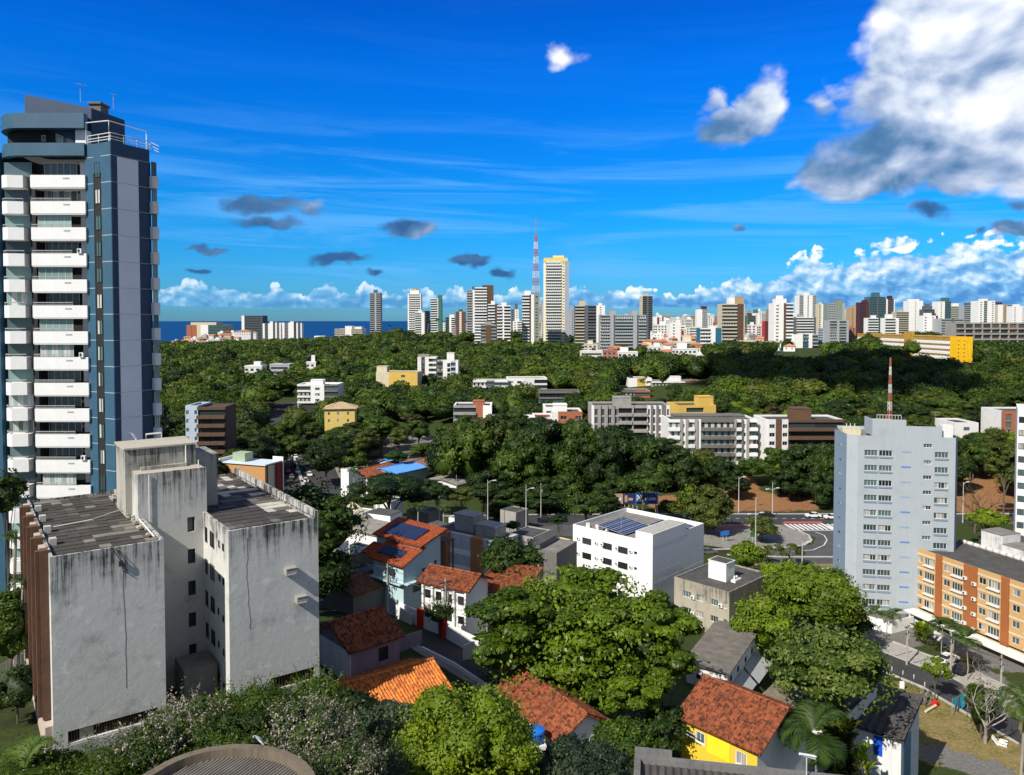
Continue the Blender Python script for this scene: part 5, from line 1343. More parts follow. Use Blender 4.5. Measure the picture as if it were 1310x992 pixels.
# ------------------------------------------------------------------ middle row between houses and avenue
def simple_block(name, label, L, N, Rr, z, wall, roofm, wins=(), ph=.4, cat='building', boxes=(), group=None, fm=None, pm=None, yaw=None):
    fp = foot(L, N, Rr, z, yaw); zb = zg(fp); H = z-zb
    ww = [(q[0], q[1]*(fp[2] if q[0] in 'FB' else fp[3]), H-q[2], q[3], q[4], q[5]) for q in wins if H-q[2]-q[4]/2 > .3]
    r, w, d, H = building(name, label, fp, z, zb, wall, roofm, ww, ph, group, cat, fm=fm, pm=pm)
    for i, (x0, x1, y0, y1, h) in enumerate(boxes):
        MB().box(x0*w, x1*w, y0*d, y1*d, H-ph+.01, H+h).build('roof_box', wall, r); MB().box(x0*w-.1, x1*w+.1, y0*d-.1, y1*d+.1, H+h+.002, H+h+.12).build('roof_box_top', M_roofd, r)
    print(name, round(w,1), round(d,1), round(H,1)); return r, w, d, H
# grey building with terracotta stripes
fp = foot((553,682), (636,693), (661,676), -39.2)
def striped():
    fp = foot((553,672), (637,694), (663,678), -38.5); zb = zg(fp); (o, yaw, w, d) = fp
    cols = [(1,'w','g'),(1.0,'p','t'),(2.4,'w','g'),(1.1,'p','t'),(1.6,'w','g')]
    r, w, d, H = gridblock('striped_block', 'grey three storey block with terracotta vertical stripes and two tank boxes on top', fp, -38.5, zb, 3, [(1,'w','g')], M_conc, {'g': M_grimy('panel_grey', (.50,.52,.54), (.1,.1,.1), .6, None, .6), 't': M_plain('terracotta_paint', (.42,.17,.07), .8, .1, .6)}, M_roofd, lcols=cols, fh=2.9, ph=.3, pm=M_winl,
      boxes=((.45,.95,.50,.80,2.6,None),(.30,.80,.12,.42,1.7,None)))
    b = MB()
    for f in range(3): b.box(-.06, -.004, d*.29, d*.995, H-3.6-f*2.9, H-2.7-f*2.9).box(-.06, -.004, .05, d*.17, H-3.6-f*2.9, H-2.7-f*2.9) if H-3.6-f*2.9 > 0 else None
    b.build('floor_band', M_white2, r)
striped()
simple_block('low_building', 'low grey walled building with flat roof beside the striped block', (652,674), (682,688), (705,665), -42, M_conc, M_roofd, ph=.2)
simple_block('low_building', 'low brown roofed building partly hidden between striped block and white office', (668,692), (712,708), (738,676), -42.5, M_concd, M_roofg, ph=.2, boxes=((.1,.9,.55,.9,.8),))
simple_block('white_block', 'blocky white building with small dark vents and dark roof box', (461,667), (510,681), (527,663), -43.6, M_white2, M_roofd, [('L',.25,2.2,1.3,.4,'2'),('L',.58,2.4,1.0,.5,'2')], ph=.25, boxes=((.1,.95,.25,.85,3.0),))
simple_block('small_white_box', 'tiny white utility building below the corrugated roofs', (447,692), (464,701), (474,693), -38.5, M_white, M_roofd, ph=.2, cat='utility building', wins=[('L',.5,1.1,.9,.4,'2')])
simple_block('arched_hall', 'white hall with stained flat roof and a tan curved arch on its front', (417,647), (455,660), (478,641), -44, M_white, M_grimy('white_stained_roof', (.42,.42,.40), (.1,.1,.1), .9, None, .4), ph=.2)
p = D(440, 648, 158); q = thing('curved_canopy', 'tan curved arch canopy in front of the white hall', 'canopy', (p.x, p.y, p.z-4), -.65)
m = MB(); K_ = [(-5.2*math.cos(math.pi*k/16), 4.6*math.sin(math.pi*k/16)) for k in range(17)]
for (a, b) in zip(K_, K_[1:]): m.poly([(a[0],0,a[1]),(b[0],0,b[1]),(b[0]*.9,0,b[1]*.9),(a[0]*.9,0,a[1]*.9),(a[0],2,a[1]),(b[0],2,b[1]),(b[0]*.9,2,b[1]*.9),(a[0]*.9,2,a[1]*.9)], [(0,1,2,3),(4,7,6,5),(0,4,5,1),(3,2,6,7)])
m.build('arch', M_cream, q)
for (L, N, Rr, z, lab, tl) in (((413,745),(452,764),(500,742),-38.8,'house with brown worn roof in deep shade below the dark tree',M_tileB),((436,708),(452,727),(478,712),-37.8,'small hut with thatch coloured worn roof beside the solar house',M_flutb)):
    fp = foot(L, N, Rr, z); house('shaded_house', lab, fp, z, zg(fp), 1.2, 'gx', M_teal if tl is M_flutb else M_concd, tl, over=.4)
for (L, N, Rr, z, lab) in (((440,678),(500,690),(530,672),-39.8,'low shed with white ribbed roof behind the solar roof house'),((527,672),(580,694),(612,668),-41.0,'dark ribbed shed roof behind the striped block'),((447,668),(470,676),(488,664),-41.5,'small grey ribbed shed beside the blocky white building')):
    fp = foot(L, N, Rr, z); house('corrugated_shed', lab, fp, z, zg(fp), .7, 'sy', M_white, M_roofg if 'white' in lab else M_flutd, over=.3, per=.5, amp=.06, row=0, cat='shed')
# things round the avenue
def tan_hall():
    fp = foot((286,581), (339,596), (357,577), -44.0); zb = zg(fp)
    r, w, d, H = building('tan_hall', 'tan sided hall with white canopy roof and dark red glazed front near the avenue', fp, -44.0, zb, M_plain('tan_render', (.50,.27,.11), .8, .05, .3), M_white, [], ph=.3)
    print('tan', w, d, H); MB().box(-.5, w+.8, -.5, d+.5, H+.002, H+.35).build('roof', M_plain('roof_white_blue', (.62,.70,.78), .5, .08, .5), r)
    MB().box(w*.15, w+.6, -.3, -.004, .5, H-.3).build('glazing', M_win, r); MB().box(w*.7, w+.9, -.55, -.31, 0, H).build('red_fin', M_plain('dark_red_cladding', (.25,.008,.012), .6, .1, .5), r)
    MB().box(w+.9, w+1.3, -.8, 3, 0, H+1.4).box(-1, w+1.3, d+.6, d+1, H-.3, H+1.4).build('white_frame', M_white2, r)
    MB().box(w*.2, w*.75, d*.55, d*.85, H+.352, H+3).build('roof_box', M_plain('pale_green_render', (.34,.42,.30), .8, .1, 1), r)
tan_hall()
simple_block('white_kiosk', 'small white boxy kiosk at the edge of the avenue', (436,586), (446,602), (458,588), -48, M_white2, M_white, ph=.2, cat='kiosk')
M_bluer = M_plain('blue_metal_roof', (.10,.30,.72), .45, .08, .5)
def market():
    z = -50.5
    for i, (L, N, Rr, zz, rise, mt, k, lab) in enumerate((((438,604),(470,612),(520,594),-51.5,1.8,M_tileR,'gx','market hall with red tiled roof behind the blue canopies'),((440,606),(462,613),(505,603),-52.2,1.2,M_bluer,'gx','low market hall with bright blue roof, first beside the kiosk'),((470,600),(505,607),(545,597),-51.2,1.2,M_bluer,'gx','market hall with bright blue roof between two lower ones'),
        ((486,588),(500,592),(520,582),-51,1.0,M_bluer,'gx','small blue roofed hall farther back by the red market roof'),((505,592),(540,598),(560,586),-51.5,1.0,M_tileB,'gx','market hall with brown tiled roof left of the big tree row'),((545,607),(585,621),(610,606),-52.5,1.0,M_roofg,'gx','grey roofed market shed with red trim beside the big tree row'))):
        fp = foot(L, N, Rr, zz); fp = (fp[0], fp[1], min(fp[2],24), min(fp[3],24)); w_, d_ = fp[2], fp[3]
        house('market_hall', lab, fp, zz, min(zg(fp), zz-3), rise, k, M_blueg if mt is M_bluer else M_white, mt, over=.6, per=.5, amp=.04, row=0 if mt is not M_tileR else .8, cat='market hall')
market()
simple_block('low_building', 'long grey flat roofed shed across the car park beyond the market', (520,560), (530,566), (575,560), -54, M_conc, M_roofd, ph=.2)
# row of apartment blocks
def rowblock(name, label, px0, px1, ytop, d, floors, cols, wall, mats, yaw=0.0, fh=3.0, dep=14, extra=None, lcols=None, boxes=(), pm=None, bdep=.9, roofm=None, zb=None, cat='apartment block', parts=True, roofh=1.0, group=None, clear=True, small=False):
    zt = D((px0+px1)/2, ytop, d).z; t = Vector((math.cos(yaw), math.sin(yaw)))
    p0 = D(px0, ytop, d); w = along(p0, t, px1, zt)
    zg_ = zb if zb is not None else min(tz(p0.x, p0.y), tz(p0.x+t.x*w, p0.y+t.y*w), zt-floors*fh-roofh)-1.0
    nk = max(1, int(w/(dep*.8)))
    for k in range(nk): q = w*(k+.5)/nk; FOOT.append((p0.x+t.x*q-t.y*dep/2, p0.y+t.y*q+t.x*dep/2, max(dep, w/nk)*.55))
    if clear: CLEAR.append((px0-2, ytop, px1+2, ytop+floors*fh*(.62 if parts else .36)*FPX/d, d))
    r, w, dd, H = gridblock(name, label, ((p0.x, p0.y), yaw, w, dep), zt, zg_, floors, cols, wall, mats, roofm or M_roofd, fh=fh, extra=extra, lcols=lcols, boxes=boxes, pm=pm, bdep=bdep, cat=cat, parts=parts, roofh=roofh, group=group, small=small)
    return r, w, dd, H
mm = {'w': M_white, 'W': M_white2, 'g': M_conc, 'd': M_concd, 'b': M_brown, 'c': M_cream, 'r': M_brick, 'y': M_plain('ochre_render', (.62,.42,.10), .85, .1, .3), 'u': M_blueg, 't': M_fin}
rowblock('apartment_block', 'grey concrete apartment block with tall windows and wide balconies behind the dark tree row', 757, 857, 519, 285, 5,
  [(.5,'w','W'),(1,'v','g'),(.5,'p','g'),(1,'v','g'),(.5,'p','g'),(1,'v','g'),(.5,'p','g'),(.9,'v','g'),(3.0,'b','g'),(.3,'p','g'),(3.0,'b','g'),(.8,'v','w'),(.4,'p','d'),(.8,'v','w'),(.4,'p','d'),(.8,'v','w'),(1,'w','d'),(.8,'v','w')],
  M_conc, mm, boxes=((.30,.52,.2,.6,2.6,'g'),), pm=M_wind)
rowblock('apartment_block', 'pale block of brick and white volumes beside the grey concrete apartments', 707, 745, 527, 300, 4, [(1,'w','w'),(2,'n','r'),(1,'w','r'),(1.4,'n','r')], M_white, mm, boxes=((.05,.5,.2,.7,2.2,'W'),))
rowblock('apartment_block', 'striped grey and white apartment block with long planters, beneath the yellow penthouse', 855, 969, 537, 272, 5,
  [(1.8,'b','W'),(.4,'p','g'),(.5,'n','W'),(.4,'p','g'),(1.0,'b','w'),(.5,'p','g'),(.5,'w','W'),(5.2,'b','d'),(.3,'p','g'),(.8,'b','w'),(.3,'p','d'),(.5,'n','W'),(.4,'p','g'),(1.3,'b','W')],
  M_white, mm, pm=M_winl, boxes=((.1,.9,.3,.8,.7,'d'),))
rowblock('apartment_block', 'brown banded apartment block with white window bay left of the bluish tower', 980, 1080, 537, 268, 5, [(.4,'w','W'),(1,'n','w'),(.9,'w','t'),(.9,'n','w'),(4,'b','b'),(4,'b','b')], M_white, mm, pm=M_wind, boxes=((.38,.62,.2,.6,3.4,'t'),))
rowblock('penthouse_block', 'yellow building with white flat roofs rising behind the striped apartments', 867, 916, 519, 305, 3, [(1,'w','y'),(2,'b','y'),(1.4,'w','y')], mm['y'], mm, boxes=((.62,1.0,.2,.6,3.0,'y'),), yaw=.12)
rowblock('low_apartments', 'low building with red brown pier at the start of the apartment row', 580, 629, 519, 330, 4, [(2.6,'b','g'),(.8,'w','r'),(1,'w','W')], M_white, mm, boxes=((.5,.8,.2,.6,1.5,'r'),))
rowblock('low_house', 'long low white house between the red pier building and tiled white houses', 628, 682, 536, 318, 2, [(1,'n','W'),(1,'n','W'),(3,'g','w')], M_white, mm, roofm=M_white, cat='house')
rowblock('low_house', 'white house with red tiled gable on the hillside', 682, 708, 534, 305, 3, [(1,'n','W'),(1,'n','W'),(1,'w','W')], M_white2, mm, roofm=M_tileR, cat='house')
rowblock('low_house', 'white upper house stepping behind the brick volumes', 696, 722, 521, 330, 3, [(1,'n','W'),(1,'n','W')], M_white2, mm, cat='house')
rowblock('apartment_block', 'narrow brown apartment block with blue white stair wall beside the big blue tower', 252, 288, 521, 262, 6, [(1,'b','b'),(1,'b','b')], M_brown, mm, pm=M_wind, yaw=.05, lcols=None, dep=12)
rowblock('stair_block', 'pale blue windowed stair tower attached left of the brown apartments', 237, 253, 519, 262, 6, [(1,'n','u'),(1,'w','u'),(1,'n','u')], M_blueg, mm, dep=12, cat='tower')
# campus beyond
rowblock('campus_building', 'two beige apartment fronts with dark window slots on the forest edge', 534, 558, 457, 470, 8, [(1,'w','w'),(1,'v','b'),(1,'w','w'),(1,'b','w'),(1,'b','w')], M_cream, mm, boxes=((0,.6,.2,.6,1.2,'g'),), parts=False)
rowblock('campus_building', 'white block with dark blue glass bays beside the beige apartments', 559, 586, 462, 462, 7, [(1.2,'g','d'),(.8,'w','W'),(.8,'v','W'),(1,'g','u'),(.5,'w','W')], M_white, mm, boxes=((.45,.8,.2,.6,4.5,'W'),), parts=False)
rowblock('campus_building', 'yellow and tan college building half hidden by trees', 481, 534, 476, 440, 4, [(1.8,'w','c'),(1,'w','y'),(2,'n','y'),(1,'w','y')], M_cream, mm, boxes=((.0,.25,.1,.5,3.0,'c'),), parts=False, yaw=-.1)
rowblock('campus_building', 'grey low college building with deep overhanging roof', 605, 650, 487, 425, 3, [(1,'b','w'),(.6,'g','d'),(1,'b','w')], M_conc, mm, parts=False, roofm=M_white)
rowblock('campus_building', 'white stepped college building on the hill foot', 649, 700, 484, 430, 4, [(1,'n','W'),(1,'n','W'),(1.4,'w','w'),(1.6,'g','w')], M_white, mm, parts=False, roofm=M_roofg, yaw=.05)
rowblock('campus_building', 'flat dark roofed hall among the trees above the brick block', 690, 742, 501, 400, 2, [(1,'g','d'),(1,'g','d')], M_concd, mm, parts=False)
rowblock('campus_building', 'white hall with yellow curved end in the valley woods', 804, 834, 484, 470, 4, [(1,'w','W'),(1,'w','y'),(.7,'n','W')], M_white, mm, parts=False)
rowblock('campus_building', 'long grey white faculty building with brick ground floor colonnade', 834, 898, 488, 465, 3, [(1,'g','w'),(1,'g','w'),(1,'g','r')], M_conc, mm, parts=False, boxes=((.35,.6,.2,.6,2.5,'W'),))
rowblock('campus_building', 'low grey faculty wing with dark openings behind the apartment row', 792, 832, 500, 420, 2, [(1,'g','d'),(1,'g','r')], M_conc, mm, parts=False)
rowblock('campus_building', 'white modern villa with stepped roofs in the woods', 380, 432, 492, 405, 3, [(1,'g','w'),(1,'n','W'),(1,'g','d')], M_white, mm, parts=False, boxes=((.3,.6,.2,.6,2.0,'W'),), roofm=M_white)
def villa():
    n = D(415, 524, 335); w, d = 13.0, 11; zt = n.z; zb = tz(n.x, n.y)-1; fp = ((n.x, n.y), .12, w, d); CLEAR.append((410, 512, 452, 530, 335)); FOOT.append((n.x+6, n.y+5, 9))
    H = zt-zb; wins = [('F', w*s, H-z_, .9, 1.3, '2') for s in (.15,.45,.78) for z_ in (1.9, 5.0)]
    house('yellow_villa', 'yellow villa with beige hipped roof standing among the trees', fp, zt, zb, 2.4, 'hip', M_plain('yellow_villa_render', (.66,.50,.16), .85, .08, .4), M_plain('beige_tiles', (.42,.33,.20), .9, .3, .9), wins, over=.8, per=.5, amp=.04, row=.7, cat='villa')
villa()
# ------------------------------------------------------------------ bluish tower, orange block, slab at the right border
def bluish_tower():
    zt = -22.4; n = W(1098, 557, zt); t = Vector((.981, -.194)).normalized(); yaw = math.atan2(t.y, t.x); w = along(n, t, 1223, zt); zb = -58.0; H = zt-zb
    root = thing('office_tower', 'pale bluish grey twelve storey tower with stepped parapet and window pairs', 'tower', (n.x, n.y, zb), yaw); FOOT.append((n.x+8, n.y+6, 15))
    print('bluish', w, H)
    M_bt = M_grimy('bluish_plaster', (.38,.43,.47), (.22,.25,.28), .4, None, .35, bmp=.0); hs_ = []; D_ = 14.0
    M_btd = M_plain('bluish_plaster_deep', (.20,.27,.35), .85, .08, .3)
    fl = 2.93; W_ = []
    for f in range(12):
        z = H-3.4-f*fl
        if z < .8: break
        W_ += [(w*.125+.2, z, 2.35, 1.15, '4'), (w*.275+.25, z, 2.35, 1.15, '4'), (w*.86, z, 2.4, 1.15, '4')]
        W_.append((w*.72, z+1.7 if f == 0 else z+1.45, 1.5, .75, '3'))
    m = MB(); holes_wall(m, ((0,0),(1,0),(0,-1),w), 0, H, [q[:4] for q in W_], .25)
    c1, c2 = (-1.9, .9), (-3.0, 6.5)
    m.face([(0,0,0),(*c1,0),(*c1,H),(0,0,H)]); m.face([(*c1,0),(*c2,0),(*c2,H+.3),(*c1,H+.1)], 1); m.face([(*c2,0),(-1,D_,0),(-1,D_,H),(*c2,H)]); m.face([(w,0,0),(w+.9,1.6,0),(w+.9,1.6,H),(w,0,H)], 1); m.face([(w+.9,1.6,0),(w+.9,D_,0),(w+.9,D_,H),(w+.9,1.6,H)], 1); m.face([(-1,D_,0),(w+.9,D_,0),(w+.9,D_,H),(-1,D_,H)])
    m.box(w*.145, w*.495, -.004, .25, H+.002, H+3.2); m.box(w*.495+.001, w*.86, -.004, .25, H+.001, H+2.0); m.box(w*.145, w*.145+.2, .25, 6, H, H+3.1)
    m.face([(-1.9,.9,H-.7),(0,0.02,H-.7),(w,.02,H-.7),(w+.9,1.6,H-.7),(w+.9,D_,H-.7),(-1,D_,H-.7),(-3,6.5,H-.7)], 2)
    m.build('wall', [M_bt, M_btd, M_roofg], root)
    for q in W_:
        a, b = win_mesh(q[2], q[3], q[4], M_wframe, M_win); f = link('window', a, root, (q[0], .18, q[1])); link('pane', b, f, (0,.01,0))
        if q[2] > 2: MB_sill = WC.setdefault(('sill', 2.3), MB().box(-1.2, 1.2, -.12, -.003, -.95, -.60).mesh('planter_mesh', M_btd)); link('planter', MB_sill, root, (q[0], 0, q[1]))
    pm_ = MB().box(-.85, .85, -.03, -.004, -.15, .15).mesh('panel_mesh', M_plain('blue_panel', (.10,.22,.55), .6, .15, .6)); pm2 = MB().box(-.85,.85,-.03,-.004,-.15,.15).mesh('panel_mesh', M_plain('faded_panel', (.24,.34,.48), .8, .1, .6))
    for f in range(11): link('panel', pm_ if f in (1, 4, 6, 8, 9, 10) else pm2, root, (w*.50, 0, H-3.2-f*fl+.2))
    # narrow vents down the left facet
    vv = (Vector(c2)-Vector(c1)); L_ = vv.length; vv.normalize()
    for f in range(12):
        o = link('vent', WC.setdefault(('vt',), MB().box(-.05, .05, -.5, .5, -.14, .14).mesh('vent_mesh', M_winl)), root, (c1[0]+vv.x*L_*.5-.02, c1[1]+vv.y*L_*.5, H-2.5-f*fl)); o.rotation_euler = (0,0,math.atan2(-vv.x, vv.y))
    b = MB().box(-2.2,1.2,3,5.5,H-.69,H+.9).box(w*.2,w*.42,3,6,H-.69,H+2.6); b.build('roof_box', M_cream, root)
    rr = MB()
    for x in (-1.5,-.8,0): rr.tube([(x,3,H+.9),(x,3,H+1.9)], .08, 5)
    for k in range(9): x = w*.2+k*.55; rr.tube([(x,.6,H+3.2),(x,.6,H+4.0)], .04, 4)
    rr.tube([(w*.2,.6,H+4.0),(w*.2+4.4,.6,H+4.0)], .05, 4); rr.build('railing', M_wframe, root)
    MB().box(w*.88,w-.2,1,3,H-.69,H+2.2).build('roof_box', M_white, root)
    return root, n, t, w, zt
bt = bluish_tower()
def lattice(base, h, b0, label, name='radio_mast', bands=((.55,.1,.06),(.72,.72,.70)), r=.12, nseg=14, tip=0.0, cat='mast'):
    root = thing(name, label, cat, base, .4); ms = [M_plain('mast_red', (.40,.12,.08), .6, .1, 1), M_plain('mast_white', (.66,.66,.64), .6, .1, 1)]
    m = MB()
    for k in range(nseg):
        z0, z1 = h*k/nseg, h*(k+1)/nseg; w0, w1 = b0*(1-.78*k/nseg), b0*(1-.78*(k+1)/nseg); i = (k//2) % 2
        c0 = [(w0/2*a, w0/2*b, z0) for a, b in ((-1,-1),(1,-1),(1,1),(-1,1))]; c1 = [(w1/2*a, w1/2*b, z1) for a, b in ((-1,-1),(1,-1),(1,1),(-1,1))]
        for j in range(4):
            m.tube([c0[j], c1[j]], r, 4, i, False); m.tube([c0[j], c1[(j+1)%4]], r*.6, 4, i, False); m.tube([c0[(j+1)%4], c1[j]], r*.6, 4, i, False); m.tube([c0[j], c0[(j+1)%4]], r*.6, 4, i, False)
    if tip: m.tube([(0,0,h),(0,0,h+tip)], r*1.6, 5, 0)
    m.build('lattice', ms, root); return root
p = D(1138, 537, 155); lattice((p.x, p.y, -23.5), 16.0, .75, 'red and white lattice mast on the bluish tower roof', r=.035, nseg=18)
antenna((D(1196,545,151).x, 151, -20.6), 2.6, 'antenna', 'small comb aerial on the bluish tower roof', 6, .8)
def orange_block():
    zt = -44.0; n = W(1164, 698, zt); e = W(1310, 747, zt); t = Vector((e.x-n.x, e.y-n.y)); t.normalize(); yaw = math.atan2(t.y, t.x)
    # facade runs from the far left corner towards us; local x along it, outside is local -y
    w = 40.0; d = 13.0; zb = -58.0; H = zt-zb
    root = thing('orange_block', 'orange apartment block with rust brown vertical stripes and pale floor bands', 'apartment block', (n.x, n.y, zb), yaw); FOOT.append((n.x+t.x*15+6, n.y+t.y*15+3, 22))
    xs = lambda px: along(n, t, px, zt)
    print('orange', [round(xs(p),1) for p in (1172,1198,1206,1234,1251,1282,1292,1310)])
    st = [(0, xs(1171)), (xs(1198), xs(1206)), (xs(1234), xs(1251)), (xs(1282), xs(1292))]
    off = xs(1310)+1.5; st += [(off+2, off+4), (off+10, off+13), (off+19, off+21)]
    fl = 2.72; wl = []
    gaps = [(a[1], b[0]) for a, b in zip(st, st[1:])]
    for f in range(4):
        z = H-2.0-f*fl
        for (a, b) in gaps:
            g_ = b-a
            if g_ < 3.2: wl.append((a+g_/2, z, min(1.8, g_*.6), 1.2, '4')); continue
            wl.append((a+g_*.20, z, 1.35, 1.15, '2')); wl.append((a+g_*.68, z, 2.2, 1.35, '4'))
    m = MB(); MO = M_plain('orange_render', (.53,.33,.145), .8, .06, .4); MR = M_plain('rust_stripe', (.32,.11,.035), .8, .08, .4)
    holes_wall(m, ((0,0),(1,0),(0,-1),w), 2.6, H, [q[:4] for q in wl], .2)
    for sd in 'LRB': holes_wall(m, SIDES[sd](w, d), 0, H, [], .2)
    m.box(.0, w, 1.5, 1.7, 0, 2.6); m.face([(0,.0,2.6),(w,0,2.6),(w,1.5,2.6),(0,1.5,2.6)])
    roof_cap(m, w, d, H, .35, .25); m.build('wall', [MO, M_roofd], root)
    b = MB()
    for (a, c) in st: b.box(a, c, -.22, -.003, 0, H+.06)
    b.build('stripe', MR, root)
    b = MB()
    for f in range(5):
        z = H-.95-f*fl
        for (a, c) in gaps: b.box(a+.01, c-.01, -.07, -.004, z-.16, z+.16)
    b.build('floor_band', M_cream, root)
    shelf = MB()
    for q in wl:
        a, bb = win_mesh(q[2], q[3], q[4], M_wframe, M_win); f = link('window', a, root, (q[0], .12, q[1])); link('pane', bb, f, (0,.01,0))
        if q[2] > 1.5: link('sill', WC.setdefault(('osill', round(q[2],1)), MB().box(-q[2]/2-.1, q[2]/2+.1, -.35, -.004, -.95, -.70).mesh('sill_mesh', M_white)), f, (0, -.12, 0))
    for f in range(4):
        for x in (.15, .85):
            a = st[2]; o = link('air_conditioner', AC, root, (a[0]+(a[1]-a[0])*x, -.24, H-2.7-f*fl-(.5 if x > .5 else 0)))
    # scalloped pale ridge along the back edge and white tank rooms
    for k in range(26): MB().tube([(1+k*1.4,d-.4,H-.1),(1.9+k*1.4,d-.4,H-.1)], .38, 8).build('ridge_cap', M_white, root) if k < 20 else None
    x = xs(1236); m = MB().box(4.5, 9.0, d+.3, d+5.0, 0, H+3.0).box(9.01, 13.6, d+.3, d+4.6, 0, H+1.4); m.build('tank_room', M_grimy('tank_white', (.66,.67,.68), (.09,.085,.07), .8, None, .8), root)
    MB().box(4.4, 9.005, d+.2, d+5.1, H+3.002, H+3.1).box(9.02, 13.7, d+.2, d+4.7, H+1.402, H+1.5).build('tank_room_roof', M_roofg, root)
    MB().box(0, w, d+5.2, d+16, 0, H-.6).build('rear_wing', [M_roofd], root)
    MB().box(2, 30, -3.4, -.8, 2.2, 2.45).box(3, 3.3, -3.2, -2.9, 0, 2.2).box(12, 12.3, -3.2, -2.9, 0, 2.2).build('porch_roof', M_white, root)
orange_block()
def right_slab():
    n = D(1302, 524, 168); root = thing('apartment_block', 'white balconied apartment slab cut off by the right border of the view', 'apartment block', (n.x, n.y, -58), -.56)
    H = n.z+58; m = MB().box(0, 16, 0, 14, 0, H); m.build('wall', M_white, root); FOOT.append((n.x+8, 175, 14))
    for f in range(12):
        z = H-2.6-f*2.9; a, b = win_mesh(1.3, 1.3, '2', M_dkframe, M_win); q = link('window', a, root, (.9, -.06, z+.4)); link('pane', b, q, (0,-.0,0)); link('balcony', WC.setdefault(('rs',), MB().box(1.9, 6, -1.2, -.003, -.7, .4).mesh('balcony_mesh', M_white2)), root, (0,0,z))
right_slab()
rowblock('brick_building', 'dark red brick building with white ribs at the forest edge near the right border', 1283, 1330, 526, 300, 3, [(1,'v','r'),(1,'v','r'),(1,'v','r')], M_white, mm, parts=False)
rowblock('low_house', 'low white roofed house in the forest right of the bluish tower', 1222, 1252, 541, 290, 2, [(1,'n','w')], M_white, mm, parts=False, cat='house')

# clutter of low buildings and sheds in the valley centre
for i, (L, N, Rr, z, wl_, rf, lab) in enumerate((
 ((478,636),(500,642),(516,633),-49,M_white,M_roofd,'low dark roofed shop behind the blocky white building'),
 ((520,650),(548,657),(566,648),-50,M_concd,M_roofg,'grey roofed shed among dark trees behind the utility pole'),
 ((574,660),(592,665),(604,658),-48,M_white,M_roofg,'small pale annex behind the striped block'),
 ((640,650),(660,656),(676,648),-51,M_conc,M_roofd,'dark topped garage at the foot of the tall avenue trees'),
 ((690,690),(712,697),(730,688),-45,M_cream,M_roofg,'cream walled annex with tank beside the solar white office'),
 ((668,706),(690,714),(704,704),-43.5,M_conc,M_flutd,'black roofed terrace building left of the solar white office'),
 ((548,566),(560,570),(585,565),-54,M_white,M_white,'white canopy in the wooded car park'),
 ((590,596),(606,601),(622,594),-53,M_white,M_roofg,'white roofed pavilion wedged against the tall trees'),
 ((500,574),(512,577),(530,573),-54,M_conc,M_roofd,'low kiosk in the car park beyond the market'),
 ((415,690),(432,697),(446,688),-40,M_white,M_roofg,'small white outhouse under the dark tree'),
 ((760,690),(762,691),(764,690),-44,M_white,M_roofg,None))):
    if lab: simple_block('low_building', lab, L, N, Rr, z, wl_, rf, ph=.2, boxes=((.3,.6,.3,.6,.9),) if i in (0,4,5) else ())
# cloud mesh added out of view behind us to shade the right-hand hill
def shade_cloud():
    rng = np.random.default_rng(3); k = 930.0; c = Vector((178, 432, -28))+S*k; VV = []; FF = []; off = 0
    for j in range(26):
        a = rng.uniform(0, 6.28); q = rng.uniform(0, 1)**.5; p = np.array([math.cos(a)*q*66, math.sin(a)*q*62, rng.uniform(-8, 14)]); V, F = blob_core(p, (rng.uniform(20,34), rng.uniform(20,34), rng.uniform(10,18)), rng, 16, 10); VV.append(V); FF.append(F+off); off += len(V)
    me = fastmesh('shade_cloud_mesh', np.concatenate(VV), np.concatenate(FF), M_plain('cloud_white', (.85,.86,.88), 1.0, .02, .02)); o = link('cloud', me, None, c); me.polygons.foreach_set('use_smooth', [True]*len(me.polygons)); tag(o, 'low white cloud above and behind the viewpoint shading the wooded hill', 'cloud', kind='stuff')
shade_cloud()
# ------------------------------------------------------------------ far towers
FARB = []     # (px centre, root) for wording
def tower(label, px0, px1, ytop, d, cols, wall, yaw=0.0, side=None, sidecols=None, boxes=((.3,.7,.3,.7,3.0,None),), fh=3.1, dep=None, bdep=.8, pm=None, name='far_tower', left=False, roofm=None, cat='tower', ybase=438, clear=True):
    zt = D((px0+px1)/2, ytop, d).z; wpx = px1-px0
    dep = dep or max(12, wpx/FPX*d*.8)
    H = zt-tz((px0-655)/FPX*d, d); floors = max(2, int((H+2)/fh))
    if clear: CLEAR.append((px0-1, ytop, px1+1, ybase if d < 900 else 425, d))
    r, w, dd, H = rowblock(name, label, px0, px1, ytop, d, floors, cols, wall, mm, yaw=yaw, fh=fh, dep=dep, boxes=boxes, bdep=bdep, pm=pm, parts=False, extra=sidecols if not left else None, small=d > 860, lcols=sidecols if left else None, cat=cat, clear=False, roofm=roofm)
    return r
mm.update({'e': M_plain('dark_green_side', (.05,.16,.13), .7, .08, .3), 's': M_plain('slate_grey', (.11,.12,.14), .7, .1, .3), 'a': M_plain('ash_grey', (.36,.38,.40), .75, .08, .3), 'm': M_plain('maroon_wall', (.085,.030,.035), .8, .1, .3),
  'B': M_plain('teal_blue_side', (.02,.13,.22), .7, .08, .3), 'Y': M_plain('light_yellow', (.74,.62,.26), .8, .05, .3), 'n': M_plain('beige_wall', (.52,.47,.36), .8, .08, .3), 'k': M_plain('tan_wall', (.42,.30,.17), .8, .08, .3), 'G': M_plain('glass_teal_wall', (.06,.14,.16), .4, .1, .3), 'o': M_plain('green_grey_wall', (.22,.27,.23), .7, .08, .3)})
bb = [(1,'b','W')]
tower('slim dark banded tower standing alone before the sea', 473, 487, 375, 1250, [(1,'b','a'),(.4,'w','a'),(1,'b','a')], mm['a'], boxes=((.3,.6,.3,.7,5,'s'),), pm=M_wind)
